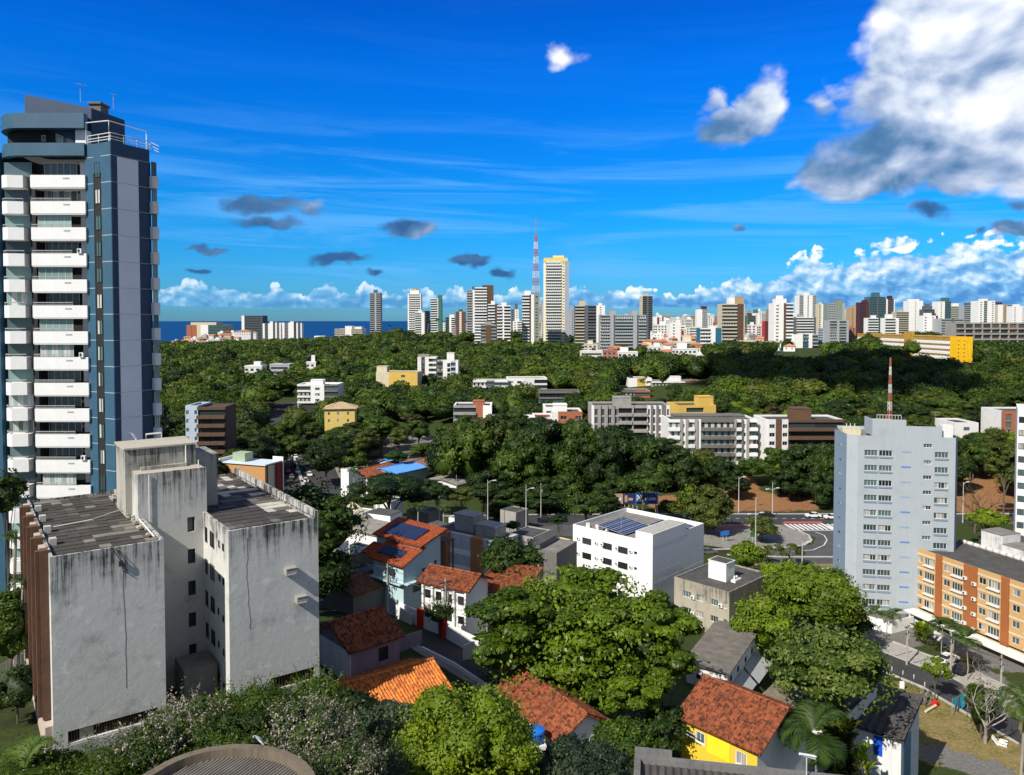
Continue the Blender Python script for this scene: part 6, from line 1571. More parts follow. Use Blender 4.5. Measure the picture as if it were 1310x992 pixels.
tower('white banded tower with stepped orange crown box on the ridge', 521.5, 538.5, 376, 1080, [(.3,'w','W'),(3,'b','W'),(.3,'w','W')], M_white2, boxes=((.15,.85,.2,.8,5,'W'),(.35,.65,.3,.7,8,'k')))
tower('low white block in front of the stepped banded tower', 531, 543, 400, 1050, [(1,'b','W'),(.6,'w','W')], M_white2)
tower('short dark grey brown block right of the stepped banded tower', 543, 549, 398, 1100, [(1,'g','s')], mm['s'], boxes=())
tower('white tower with dark green right side', 551, 565, 382, 1020, [(2.2,'b','W'),(.3,'w','W'),(1.2,'w','e')], mm['e'], boxes=((.6,.98,.2,.8,4,'e'),))
tower('small white twin block on the ridge left of the brown tower', 570, 582, 406, 1150, [(1,'g','G'),(.6,'w','W'),(1,'b','W')], M_white2, boxes=((.4,.9,.3,.7,4,'W'),))
tower('short brown tower with white base on the ridge', 583, 595, 399, 1120, [(1,'w','t'),(.6,'n','W'),(1,'w','t')], mm['b'])
tower('pale glassy tower directly left of the brown backed tower', 597, 608, 371, 950, [(1,'b','a'),(.5,'w','W')], M_white2, boxes=((.6,1,.3,.7,4,'G'),))
tower('tall white banded tower with dark brown back slab', 607, 623, 368, 820, [(1,'b','W')], mm['b'], boxes=())
tower('dark brown slab rising behind the white banded tower', 617, 631, 365, 845, [(1,'w','b'),(.4,'w','t')], mm['b'], boxes=(), pm=M_wind)
tower('white and dark banded block stepped below the brown slab', 624, 637, 389, 800, [(1,'b','W'),(.4,'w','b')], M_white2)
tower('white and charcoal banded apartment tower with flat top', 636, 653, 391, 760, [(.9,'b','W'),(.3,'w','W'),(1.1,'b','W')], M_white2, pm=M_wind)
tower('low bare concrete building with brown bays at the foot of the banded towers', 615, 635, 416, 700, [(1,'g','g'),(1,'w','t'),(1,'g','g')], M_conc)
tower('grey tower with dark top between the banded block and the mast', 653.5, 663.5, 396, 1100, [(1,'g','s'),(1,'n','W')], mm['a'], boxes=((.5,.9,.3,.7,8,'s'),))
tower('white stepped block at the foot of the grey towers', 656, 668, 411, 1000, [(1,'n','W'),(1,'b','W')], M_white2)
tower('tower with white balcony face and grey green flank beside the giant mast', 668, 690, 377, 780, [(1.25,'b','W'),(.25,'w','b'),(.5,'w','W'),(.9,'n','o')], mm['o'], boxes=((.15,.5,.3,.7,4,'W'),))
tower('grey slim tower seen between the mast tower and the yellow crowned tower', 689.5, 695, 388, 1200, [(1,'n','a')], mm['a'])
# the tallest one
r = tower('tallest tower, white balcony bands, glass front, yellow crown and edge strips', 696, 728, 335, 826, [(.25,'w','W'),(.16,'w','Y'),(3.2,'b','W'),(.26,'w','Y'),(.5,'n','W'),(.9,'w','a')], M_white2, boxes=((.0,.94,.0,1.0,4.0,'Y'),(.38,.80,.2,.7,6.8,'Y')), pm=M_winl, bdep=1.2, dep=20)
tower('dark concrete banded tower right of the yellow crowned tower', 736, 763, 391, 780, [(1.3,'b','n'),(.5,'w','s'),(1.2,'b','s')], mm['s'], boxes=((.22,.5,.3,.7,5,'n'),), pm=M_wind)
tower('plain white tower behind the dark concrete banded tower', 763, 774, 391, 1000, [(.5,'w','W'),(1,'n','W'),(.5,'w','W')], M_white2)
tower('grey slim tower in the gap right of the yellow crowned tower', 729, 736, 396, 1150, [(1,'n','a')], mm['a'])
tower('wide glassy grey apartment slab with three stair towers', 768, 827, 403, 760, [(2,'b','a'),(.7,'p','a'),(.3,'w','s'),(3.6,'b','a'),(.8,'p','a'),(.3,'w','s'),(1.6,'b','a')], mm['a'], boxes=((.22,.34,.2,.8,4.5,'a'),(.70,.82,.2,.8,4.5,'a')), pm=M_winl, dep=16)
tower('lone dark grey brown tower with stepped top above the low city', 820, 835, 379, 1120, [(.4,'w','n'),(1,'g','s'),(.4,'w','s'),(1,'g','s')], mm['n'], boxes=((.3,.7,.3,.7,4,'n'),), pm=M_wind)
tower('white and maroon striped block on the low skyline', 837, 852, 406, 1200, [(1,'w','W'),(.7,'w','m'),(1,'n','W'),(.5,'w','m'),(.8,'w','W')], M_white2)
tower('plain white apartment tower above the orange roofs', 857, 871, 413, 800, [(.6,'w','W'),(.5,'n','W'),(1.2,'w','W')], M_white2, boxes=((.65,1,.2,.7,3,'W'),))
tower('white tower with dark red cap', 892, 905, 396, 1250, [(1,'w','W'),(1,'g','a')], M_white2, boxes=((.5,1,.2,.8,5,'m'),))
tower('white banded office block with blue flank above the houses', 896, 923, 420, 655, [(2.1,'b','W'),(.9,'p','W'),(1.2,'w','B')], mm['B'], boxes=((.5,.8,.3,.7,2,'W'),))
tower('beige banded tower with brown vertical panel and rooftop box', 924, 953, 389, 680, [(2.1,'b','n'),(.9,'w','b'),(.15,'w','n')], mm['n'], boxes=((.35,.6,.2,.7,6,'W'),(.61,1.0,.2,.8,6.2,'k')), bdep=.6)
tower('brown low tower in the middle city', 954, 967, 404, 1150, [(.4,'w','e'),(1.2,'g','b')], mm['b'])
tower('white tower with dark tank between brown and red blocks', 964, 972, 401, 1300, [(1,'n','W')], M_white2, boxes=((.2,.8,.3,.7,6,'s'),))
tower('narrow red blade wall among white blocks', 979, 983, 411, 900, [(1,'w','m')], M_plain('red_wall', (.45,.03,.05), .8, .05, .3), boxes=())
tower('tall white tower with brown stripe and green glass balconies', 990, 1015, 388, 700, [(1.6,'n','W'),(.5,'w','W'),(.5,'w','b'),(1.5,'b','W')], M_white2, boxes=((.15,.7,.2,.8,4,'W'),(.3,.55,.3,.7,7,'W')))
tower('tall white ribbed tower on the skyline behind the dark framed block', 1023, 1045, 378, 1320, [(.9,'g','a'),(.9,'w','W'),(.2,'w','s'),(.9,'w','W'),(.9,'g','a')], M_white2, boxes=((.35,.65,.3,.7,5,'W'),))
tower('dark framed block with white horizontal bands', 1016, 1044, 406, 900, [(.4,'w','s'),(3,'b','W'),(.4,'w','s')], mm['s'], boxes=((.3,.5,.2,.6,3,'a'),))
tower('white and blue glass block with curved white wing', 1018, 1047, 428, 690, [(1.2,'w','W'),(1,'g','B'),(.6,'w','W'),(1,'g','a')], M_white2, boxes=())
tower('cream tower right of the ribbed white tower', 1047, 1055, 389, 1250, [(1,'n','c'),(1,'w','W')], mm['c'])
tower('green grey glazed tower with pale corner', 1060, 1081, 388, 1000, [(1.2,'g','a'),(1.2,'w','o'),(.4,'w','a')], mm['o'], boxes=((.55,.95,.2,.8,4,'o'),))
tower('glassy grey low block under the green grey tower', 1062, 1086, 410, 850, [(1,'g','a'),(.3,'w','a'),(1,'g','a'),(.3,'w','a')], mm['a'], boxes=())
tower('tan tower with white edge', 1087, 1100, 394, 1200, [(1.2,'n','k'),(.8,'n','W')], mm['k'])
tower('dark maroon tower left of the teal glass tower', 1100, 1112, 387, 1060, [(1,'g','m'),(.6,'w','m')], mm['m'], boxes=((.5,.95,.2,.8,3,'m'),), pm=M_wind)
tower('teal glass tower with stepped top', 1113, 1133, 380, 1100, [(1,'g','G'),(.15,'w','s'),(1,'g','G')], mm['G'], boxes=((.35,.7,.2,.8,6,'G'),))
tower('maroon tower with white edges right of the teal glass tower', 1134, 1145, 383, 1150, [(.3,'w','W'),(1.2,'g','m'),(.2,'w','W')], mm['m'], boxes=((.4,.8,.2,.8,5,'m'),))
tower('wide beige block low on the skyline', 1147, 1163, 399, 1100, [(1,'g','n'),(1,'g','n')], mm['n'])
tower('white twin slab tower on the skyline', 1163, 1181, 385, 1300, [(.8,'w','W'),(.6,'n','W'),(.9,'w','W')], M_white2, boxes=((.1,.4,.2,.6,3,'W'),(.5,.8,.2,.6,3,'W')))
tower('dark stepped pyramid topped block', 1182, 1196, 396, 1250, [(1,'g','s')], mm['s'], boxes=((.15,.85,.2,.8,5,'s'),(.35,.65,.3,.7,9,'s')))
tower('white fronted glass tower with slanted dark top', 1200, 1217, 386, 1250, [(1,'n','W'),(.9,'g','G')], M_white2, boxes=((.55,.95,.2,.8,6,'G'),))
tower('beige round topped block beside the slanted glass tower', 1216, 1231, 392, 1300, [(1,'g','n')], mm['n'], boxes=((.3,.8,.2,.8,5,'W'),))
tower('wide grey slab tower on the right skyline', 1234, 1250, 391, 1200, [(1,'g','a'),(1,'g','a')], mm['a'], boxes=((.3,.7,.2,.8,4,'s'),))
tower('white tower with vertical grey glass strips on the right skyline', 1252, 1273, 385, 1100, [(.8,'n','W'),(.5,'g','a'),(.5,'w','W'),(.6,'n','W')], M_white2)
tower('tan and white tower near the right border', 1277, 1294, 390, 1250, [(.8,'w','W'),(.8,'n','k'),(.6,'g','a')], mm['n'], boxes=((.1,.4,.2,.6,4,'m'),))
tower('white slab at the right border of the skyline', 1296, 1312, 392, 1150, [(.7,'n','W'),(.6,'w','W'),(.7,'n','W')], M_white2)
tower('white stepped office block in front of the maroon tower', 1111, 1124, 407, 900, [(1,'b','W')], M_white2, boxes=((.5,.9,.3,.7,3,'W'),))
tower('white office block with dark base in front of the maroon white edged tower', 1133, 1150, 407, 850, [(1,'b','W'),(.3,'w','W')], M_white2, boxes=((.2,.6,.2,.7,4,'W'),))
tower('cluster of white balconies block below the dark stepped block', 1181, 1200, 404, 900, [(1,'n','W'),(.4,'w','W'),(1,'n','W'),(.4,'w','m')], M_white2)
tower('grey gridded office block behind the yellow ended slab', 1205, 1233, 408, 880, [(1,'g','a'),(.2,'w','s'),(1,'g','a')], mm['a'], boxes=())
tower('low cream school like block at the forest edge', 948, 975, 436, 640, [(1,'g','c'),(1,'n','c')], mm['c'], boxes=(), name='cream_block')
tower('low cream block with dark openings below the tall white tower', 977, 998, 437, 650, [(1,'g','c'),(1,'g','c')], mm['c'], boxes=(), name='cream_block')
tower('white low block with round tank at the forest edge', 983, 1000, 449, 600, [(1,'n','W'),(1,'g','B')], M_white2, boxes=((.6,.9,.2,.7,2,'W'),), name='white_block')
# sea side group on the left
tower('brick and cream hotel block above the coastal houses', 238.5, 285.5, 416, 1500, [(1.1,'n','r'),(.4,'w','c'),(.8,'w','W'),(1.6,'g','e')], mm['c'], boxes=((.05,.75,.2,.8,5,'c'),), name='hotel_block')
tower('grey glass slab with white end wall before the sea', 309, 335.5, 404, 1400, [(.35,'w','W'),(2.2,'g','s'),(.1,'w','s')], mm['s'], boxes=(), pm=M_wind, name='glass_slab')
for i, (a, b, tp, lab) in enumerate(((336,345,414,'white finned coastal block beside the grey glass slab'),(345,352,411.5,'tall middle block of the first striped coastal group'),(352,359,413,'striped coastal block closing the first group'),(361,371,413,'striped coastal block opening the second group'),(371,379,411.5,'tall white middle block of the second striped coastal group'),(379,386,413.5,'last striped coastal block toward the open sea'))):
    tower(lab, a, b, tp, 1350, [(.6,'w','W'),(1,'g','s'),(.5,'w','W')] if i % 3 != 1 else [(1.4,'w','W'),(1,'g','s')], M_white2, boxes=(), name='coastal_block')
tower('low white block with dark roof terraces before the sea', 428, 463, 421, 1150, [(1,'g','n'),(.6,'w','W'),(1,'g','n')], M_white2, boxes=((.35,.6,.2,.8,4,'W'),(.7,.95,.2,.8,3,'W')), name='coastal_block')
tower('tiny white building on the shore skyline', 402, 415, 430, 1300, [(1,'n','W'),(1,'w','W')], M_white2, boxes=(), name='coastal_block')
tower('white balconied block at the forest edge beside the blue tower', 207, 234, 441, 1000, [(1,'g','W'),(.5,'w','W'),(1,'g','W')], M_white2, boxes=(), name='coastal_block')
# the two long slabs on the right hill
def yellow_slab():
    zt = D(1216, 431, 500).z; a = D(1097, 427, 640); b = D(1216, 432, 505); t = Vector((b.x-a.x, b.y-a.y)); L_ = t.length; t.normalize(); yaw = math.atan2(t.y, t.x)
    zt = b.z; zb = min(tz(b.x, b.y), tz(a.x, a.y))-2; H = zt-zb; w = L_; d = 15.0
    root = thing('school_slab', 'long slab with white louvred floors and bright yellow end wall on the hill', 'school building', (a.x, a.y, zb), yaw); [FOOT.append((a.x+(b.x-a.x)*k/9, a.y+(b.y-a.y)*k/9, 13)) for k in range(10)]; CLEAR.extend([(1093,428,1125,441,500),(1125,428,1165,447,500),(1165,428,1205,455,500),(1205,428,1248,461,490)])
    MY = M_grimy('ochre_stained', (.50,.30,.06), (.10,.07,.04), .8, None, .7); MYe = M_grimy('yellow_end', (.85,.50,.015), (.25,.14,.03), .3, None, .5); MLv = M_white2
    m = MB().box(0, w, .8, d, 0, H); m.build('core_wall', M_brown, root); fl = 3.35
    m = MB().box(-.1, w+.1, -.3, d, H+.01, H+.5).box(w*.58, w*.655, -1.4, .79, 0, H+3.4).box(w*.655, w, -.1, .79, H-1.1, H); m.box(0, w*.58, -.1, .79, H-1.1, H); m.build('roof_edge', MY, root)
    for f in range(4):
        z = H-1.1-(f+1)*fl; m = MB(); m.box(0, w*.578, -.05, .78, z+2.35, z+fl-.01, 1).box(w*.657, w, -.05, .78, z+2.35, z+fl-.01, 1)
        for k in range(62):
            x = w*k/62+.4
            if w*.575 < x < w*.65: continue
            m.poly([(x,-.5,z),(x+1.3,-.5,z),(x+1.3,.2,z+2.2),(x,.2,z+2.2)], [(0,1,2,3)]); m.poly([(x,-.5,z),(x,.2,z+2.2),(x,.3,z)], [(0,1,2)])
        m.box(0, w*.578, .2, .3, z+.1, z+2.3); m.box(w*.657, w, .2, .3, z+.1, z+2.3)
        m.build('louvre_band', [MLv, MY], root)
    e = D(1244, 431, 490); tt = Vector((e.x-b.x, e.y-b.y)); we = along((b.x, b.y), (math.sin(-yaw)*-1*-1, math.cos(yaw)), 1244, zt)
    nrm = Vector((-t.y, t.x)); we = along((b.x, b.y), nrm, 1244, zt); we = we if 5 < we < 60 else 17
    print('slab', L_, H, we)
    m = MB().box(w+.002, w+.5, -.4, we, 0, H+.55); m.box(.5, w, d+.001, we, 0, H); m.build('end_wall', MYe, root)
    for q in (.35, .62):
        for f in range(6): link('window', WC.setdefault(('ysw',), MB().box(0, .1, -.4, .4, -.3, .3).mesh('window_mesh', M_dkframe)), root, (w+.45, we*q, H-2.2-f*2.6))
    m = MB().box(w-46, w-6, -9, -1, 0, H-17.2) if H > 18.5 else MB().box(w-40, w-6, -6, -1, 0, 1); m.build('podium', MY, root)
yellow_slab()
tower('long unfinished concrete frame building with deep open floors behind the yellow slab', 1224, 1325, 413, 600, [(1,'b','g'),(.15,'p','g')]*9, M_conc, boxes=(), fh=4.2, bdep=.9, pm=M_glass('deep_void', (.03,.028,.025), (.30,.14,.09), .25, (.10,.09,.08)), dep=16, name='concrete_frame', cat='building', roofm=M_roofg)
# giant red and white mast
p = D(685.5, 376, 1000); zb_ = tz(p.x, p.y); lattice((p.x, p.y, zb_), D(685.5, 300, 1000).z-zb_, 11.5, 'giant tapering red and white lattice broadcasting mast on the ridge', 'broadcast_mast', r=.24, nseg=30, tip=22)
# ------------------------------------------------------------------ filler city: every block its own object, one mesh each
M_fw = [M_plain('city_white', (.72,.72,.70), .8, .1, .05), M_plain('city_cream', (.62,.57,.46), .8, .1, .05), M_plain('city_grey', (.42,.44,.46), .8, .1, .05), M_plain('city_tan', (.36,.27,.20), .8, .1, .05), M_plain('city_blue', (.34,.42,.52), .8, .1, .05), M_plain('city_brick', (.36,.16,.11), .8, .1, .05)]
M_fd = M_plain('city_window_dark', (.045,.055,.07), .3, .3, .3)
CITY = []
def cityblock(px0, px1, ytop, d, mi, seed, cn):
    rnd = random.Random(seed); zt = D((px0+px1)/2, ytop, d).z; p0 = D(px0, ytop, d); w = (px1-px0)/FPX*d; dep = w*rnd.uniform(.6, 1.1)
    zb = tz(p0.x, d)-4; H = zt-zb
    if H < 5: return None
    m = MB().box(0, w, 0, dep, 0, H); style = rnd.random(); nf = max(1, int(H/3.1))
    ncol = 1 if style < .45 else max(2, int(w/3.4)); a = .06 if style < .45 else .02
    for f in range(nf):
        z = H-1.2-(f+1)*3.1+.9
        if z < 0: break
        for c in range(ncol):
            x0 = w*(a+(1-2*a)*c/ncol); x1 = x0+w*(1-2*a)/ncol*(.98 if ncol == 1 else .55)
            m.box(x0, x1, -.12, -.01, z, z+1.45, 1)
        m.box(-.12, -.01, dep*.15, dep*.85, z, z+1.3, 1) if px0 > 655 else m.box(w+.01, w+.12, dep*.15, dep*.85, z, z+1.3, 1)
    if rnd.random() < .75: x = w*rnd.uniform(.1,.5); m.box(x, x+w*.38, dep*.3, dep*.7, H+.01, H+rnd.uniform(2, 5))
    if rnd.random() < .3: m.box(w*.55, w*.7, dep*.4, dep*.6, H+.02, H+2, 1)
    m.box(-.2, w+.2, -.2, dep+.2, H-.9, H-.02)
    o = m.build('city_block', [M_fw[mi], M_fd]); o.location = (p0.x, p0.y, zb); o.rotation_euler = (0, 0, 0)
    tag(o, None, 'building', cn); CITY.append(((px0+px1)/2, o, mi, d)); return o
CN = ['white','cream','pale grey','tan','bluish grey','brick red']
rnd = random.Random(77)
def mih(): return rnd.choices(range(6), (52,14,16,6,6,6))[0]
x = 700
while x < 1330:      # farthest skyline, height profile rising to the right
    w_ = rnd.uniform(5, 12); top = 408-rnd.random()*6 - (8 if x > 1080 else 4 if x > 960 else 0)*rnd.random()
    cityblock(x, x+w_, top, rnd.uniform(1900, 2500), mih(), int(x), 'far skyline blocks'); x += w_+rnd.uniform(-1, 3)
x = 955
while x < 1330:
    w_ = rnd.uniform(5, 9); cityblock(x, x+w_, 404-rnd.random()*9, rnd.uniform(1780, 1880), mih(), int(x)+40, 'far skyline blocks'); x += w_+rnd.uniform(1, 9)
x = 833
while x < 1325:
    w_ = rnd.uniform(7, 15); top = 413-rnd.random()*7-(5 if x > 1080 else 0)*rnd.random()
    cityblock(x, x+w_, top, rnd.uniform(1350, 1750), mih(), int(x)+5, 'middle skyline blocks'); x += w_+rnd.uniform(0, 4)
x = 838
while x < 1240:
    w_ = rnd.uniform(8, 17); top = 421-rnd.random()*6
    if not (1095 < x < 1240): cityblock(x, x+w_, top, rnd.uniform(900, 1050), mih(), int(x)+9, 'lower city blocks')
    x += w_+rnd.uniform(1, 6)
x = 565
while x < 700:
    w_ = rnd.uniform(5, 9); cityblock(x, x+w_, 417-rnd.random()*6, rnd.uniform(1150, 1400), mih(), int(x)+3, 'ridge blocks between towers'); x += w_+rnd.uniform(1, 5)
for (a, b, tp, d, mi) in ((742,772,449,620,0),(772,790,448,615,5),(791,816,450,610,0),(748,765,440,700,1),(864,893,446,600,0),(866,890,437,680,1),(830,848,443,660,0),(998,1014,449,610,2),(1030,1046,450,600,0),(313,335,468,520,0),(345,370,466,530,2),(392,404,463,560,0)):
    cityblock(a, b, tp, d, mi, a, 'low blocks at the forest edge'); CLEAR.append((a, tp, b, tp+8, d))
# little houses with orange roofs between the towers, and the coastal village
HOUSES = []
hw = [MB().box(-.5,.5,-.5,.5,0,1), None]
def lowhouse(px, py, wpx, d, seed, orange=True, gname='small orange roofed houses of the hillside'):
    r_ = random.Random(seed); c = D(px, py, d); w = wpx/FPX*d; dep = w*r_.uniform(.7,1.0); g0 = tz(c.x, c.y); H = max(4, c.z-g0)
    m = MB().box(-w/2, w/2, -dep/2, dep/2, -1, H); rs = 1.8 if orange else .3
    if orange:
        e = .6; a, b = (-w/2-e, -dep/2-e), (w/2+e, dep/2+e); q = r_.random() < .5
        if q: m.poly([(a[0],a[1],H),(b[0],a[1],H),(b[0],b[1],H),(a[0],b[1],H),(a[0],0,H+rs),(b[0],0,H+rs)], [(0,1,5,4),(2,3,4,5),(0,4,3),(1,2,5)], 1)
        else: m.poly([(a[0],a[1],H),(b[0],a[1],H),(b[0],b[1],H),(a[0],b[1],H),(0,a[1]+1.5,H+rs*1.2),(0,b[1]-1.5,H+rs*1.2)], [(0,1,4),(1,2,5,4),(2,3,5),(3,0,4,5)], 1)
    else: m.box(-w*.2, w*.25, -dep*.2, dep*.3, H+.01, H+2.0)
    for k in range(max(2, int(w/3.2))):
        x = -w/2+w*(k+.5)/max(2, int(w/3.2)); m.box(x-.5, x+.5, -dep/2-.08, -dep/2-.01, H-2.3, H-1.1, 2)
        if H > 6: m.box(x-.5, x+.5, -dep/2-.08, -dep/2-.01, H-5.2, H-4.0, 2)
    o = m.build('small_house', [M_fw[r_.choices(range(6), (6,3,1,1,0,1))[0]], M_tileF, M_fd]); o.location = (c.x, c.y, g0); o.rotation_euler = (0,0,r_.uniform(-.5,.5))
    tag(o, None, 'house', gname); HOUSES.append((px, py, o, orange)); return o
rnd = random.Random(21)
k = 0
for row, (y0, d0, x0, x1) in enumerate(((423,980,838,960),(429,880,840,975),(435,790,832,978),(441,720,828,925),(446,660,836,905))):
    x = x0+rnd.uniform(0, 6)
    while x < x1:
        w_ = rnd.uniform(8, 15); lowhouse(x, y0+rnd.uniform(-2, 2), w_, d0+rnd.uniform(-30, 30), k, rnd.random() < .72); x += w_+rnd.uniform(-1, 5); k += 1
for (px, py, wp, d) in ((838,437,24,700),(893,441,18,660),(858,450,22,620),(790,446,20,640),(640,437,12,720),(680,445,12,700),(1010,447,14,620)): lowhouse(px, py, wp, d, int(px), True)
for row, (y0, d0, x0, x1) in enumerate(((424.5,1330,284,326),(429,1250,262,318),(433,1180,240,305),(437,1100,226,280),(441,1020,232,262))):
    x = x0
    while x < x1:
        w_ = rnd.uniform(5, 9); lowhouse(x, y0+rnd.uniform(-1, 1), w_, d0+rnd.uniform(-20, 20), k+500, rnd.random() < .35, 'coastal village houses on the left hill'); x += w_+rnd.uniform(-1, 2.5); k += 1
tag(lowhouse(312, 424, 20, 1200, 3, True, 'coastal village houses on the left hill'), 'larger tan roofed house at the top of the coastal village', 'house')
# ------------------------------------------------------------------ near vegetation, unique crowns
ML_alm = M_leaf('leaf_almond', [(0,(.018,.042,.004)), (.35,(.075,.130,.008)), (.7,(.155,.235,.014)), (1,(.27,.34,.035))], tr=.32, rough=.42)
# the great almond tree in the middle: tiers of foliage
def big_tree():
    d = 89.0; c = D(742, 822, d); g0 = tz(c.x, c.y); root = thing('almond_tree', 'huge broad almond tree with tiered glossy crown in the middle of the houses', 'tree', (c.x, c.y, g0), 0)
    W_, H_ = 24.5, 15.5; rng = random.Random(4)
    me = crown('almond_crown', 101, W_*.92, W_*.80, H_, 120, 620, .27, ML_alm, rc=(.13,.24), flat=.50, zmin=-.75, core=.55, tiers=9, sprays=.05)
    link('crown', me, root, (0, 0, c.z-g0))
    for (px, py, w_, h_, dd) in ((655,785,130,75,86),(840,790,120,70,86),(640,835,100,60,84),(805,880,130,80,82),(735,892,100,56,84),(742,752,120,50,92),(850,840,90,70,85)):
        q = D(px, py, dd); link('crown', crown('almond_bough', int(px), w_/FPX*dd, w_/FPX*dd*.8, h_/FPX*dd, 26, 560, .27, ML_alm, rc=(.22,.36), flat=.42, zmin=-.6, core=.5, tiers=6), root, (q.x-c.x, q.y-c.y, q.z-g0))
    t = trunk_mesh('trunk_mesh', 11, M_bark, 9, .055, .8, .4); k = link('trunk', t, root); k.scale = (10, 10, c.z-g0)
    FOOT.append((c.x, c.y, 13)); TREES.append((root, 'x', 742, 822, d))
big_tree()
def uniq(px, py, wpx, hpx, d, seed, mat, leaf, ncl, per, label, rc=(.2,.34), flat=.8, tiers=0, df=1.0, zmin=-.5, core=.62, cat='tree', name='tree', sprays=.04, group=None):
    me = crown('crown_mesh', seed, wpx/FPX*d, wpx/FPX*d*df, hpx/FPX*d, ncl, per, leaf, mat, rc=rc, flat=flat, zmin=zmin, tiers=tiers, core=core, sprays=sprays)
    o = tree(px, py, wpx, hpx, d, 'u', label, group, seed, cat, name, me=me)
    if cat == 'shrub':
        rr_ = np.random.default_rng(seed); V, F, T = sprigs(None, rr_, wpx/FPX*d, wpx/FPX*d*df, hpx/FPX*d, 90, 1.1, leaf*1.15); link('shoots', fastmesh('shoots_mesh', V, F, mat, T), o, (0, 0, D(px, py, d).z-o.location.z)); c = D(px, py, d); FOOT.append((c.x, c.y, wpx/FPX*d*.4)); return o
uniq(592, 968, 196, 165, 58, 31, ML_bright, .15, 60, 800, 'bright yellow green mango tree, round and dense, at the bottom edge', rc=(.2,.32), flat=.95, name='mango_tree')
uniq(1062, 856, 150, 100, 88, 32, M_leaf('leaf_almond_pale', [(0,(.03,.06,.008)), (.35,(.10,.155,.02)), (.6,(.20,.25,.06)), (1,(.36,.36,.18))]), .26, 70, 420, 'spreading pale flecked almond tree over the long shed', rc=(.16,.28), flat=.42, tiers=7, name='almond_tree')
uniq(1042, 764, 122, 70, 128, 33, ML_fresh, .28, 40, 380, 'bright dense tree in front of the bluish tower', rc=(.22,.36))
uniq(975, 800, 72, 82, 118, 34, ML_fresh, .25, 26, 380, 'round green tree leaning out beside the stained office', rc=(.24,.4))
uniq(1010, 745, 80, 45, 140, 44, ML_bright, .25, 22, 300, 'light green tree top between the stained office and bluish tower', rc=(.24,.4))
uniq(395, 672, 140, 110, 108, 35, ML_dark, .28, 60, 420, 'big dark tree shading the street behind the weathered block', rc=(.18,.30), flat=.55, tiers=7)
uniq(402, 735, 95, 70, 104, 45, ML_dark, .26, 30, 320, 'dark lower boughs tree hanging over the shaded hut', rc=(.2,.34), flat=.6)
uniq(655, 716, 82, 52, 116, 36, ML_dark, .26, 26, 340, 'dark rounded tree between the striped block and red roofs')
uniq(955, 710, 38, 38, 168, 37, ML_fresh, .30, 18, 300, 'neat round green tree beside the white roof box', rc=(.26,.4))
uniq(906, 653, 62, 64, 203, 38, ML_yel, .32, 30, 260, 'greyish green tall tree standing on the traffic island', rc=(.2,.34))
uniq(884, 640, 36, 40, 212, 46, ML_fresh, .32, 18, 240, 'brighter green tree right behind the traffic island tree')
uniq(975, 673, 46, 27, 196, 39, ML_yel, .28, 18, 240, 'low flat tree on the traffic island by the lamp posts', flat=.5)
uniq(1010, 704, 36, 16, 176, 40, ML_yel, .22, 14, 120, 'thin sparse street tree at the lower lane', flat=.5, core=0)
uniq(982, 708, 24, 20, 177, 47, ML_yel, .22, 10, 120, 'thin small street tree next to the neat round tree', flat=.6, core=0)
uniq(822, 617, 72, 22, 214, 41, ML_mid, .30, 22, 220, 'flat topped tree with pale forked trunk before the billboards', flat=.45, rc=(.2,.32), core=.4)
uniq(750, 646, 54, 32, 206, 42, ML_mid, .30, 24, 240, 'low rounded tree by the avenue at the billboards')
uniq(1197, 857, 34, 34, 113, 43, ML_bright, .18, 16, 200, 'small light tree on the kerb by the parked cars', core=.4)
uniq(1094, 800, 40, 40, 128, 48, ML_dark, .22, 16, 240, 'dark small tree below the bluish tower')
uniq(8, 632, 46, 60, 75, 49, ML_dark, .18, 22, 340, 'dark tree at the left border in front of the blue tower')
uniq(12, 800, 70, 110, 68, 50, ML_mid, .18, 30, 320, 'leafy tree in the shaded yard beside the brown fins')
uniq(22, 882, 60, 60, 62, 51, ML_dark, .15, 20, 320, 'dark shrubby tree below the yard railing')
uniq(440, 928, 130, 66, 64, 52, ML_dark, .16, 34, 420, 'dark leafy tree in front of the bright orange roof', rc=(.18,.30))
uniq(500, 938, 110, 60, 61, 53, ML_grey, .15, 34, 420, 'grey green round bush crown left of the mango tree', rc=(.2,.32))
uniq(800, 955, 90, 60, 66, 54, ML_mid, .18, 26, 320, 'dark green tree right of the gable house at the bottom')
uniq(745, 985, 130, 50, 58, 55, ML_grey, .13, 40, 420, 'silvery flowering tree right of the mango tree', rc=(.16,.28))
uniq(850, 935, 70, 60, 80, 56, ML_dark, .2, 22, 300, 'dark tree between the almond tree and yellow house')
uniq(562, 786, 36, 16, 99, 57, ML_dark, .12, 14, 200, 'dark courtyard shrub behind the white garden wall', flat=.7, cat='shrub', name='shrub')
bare_tree(1262, 866, 84, 76, 102, 'nearly bare tree with thin pale branches on the lawn', 4)
uniq(1256, 900, 40, 60, 103, 59, ML_mid, .16, 22, 320, 'ivy covered stump leaning on the bare tree', core=.75, name='ivy_tree')
bare_tree(1248, 622, 56, 64, 205, 'bare brownish tree on the earth slope right of the bluish tower', 9, M_bark)
uniq(1285, 590, 46, 60, 215, 61, ML_yel, .30, 22, 180, 'thin olive tree on the slope at the right border', core=.3)
uniq(1262, 662, 50, 18, 190, 62, ML_bright, .25, 16, 200, 'light hedge bush behind the tank rooms', flat=.7)
uniq(416, 586, 60, 42, 262, 63, ML_dark, .35, 26, 300, 'dark round tree beside the avenue, right of the traffic')
uniq(496, 622, 96, 22, 190, 64, ML_dark, .28, 26, 240, 'low flat dark tree below the blue market roofs', flat=.5)
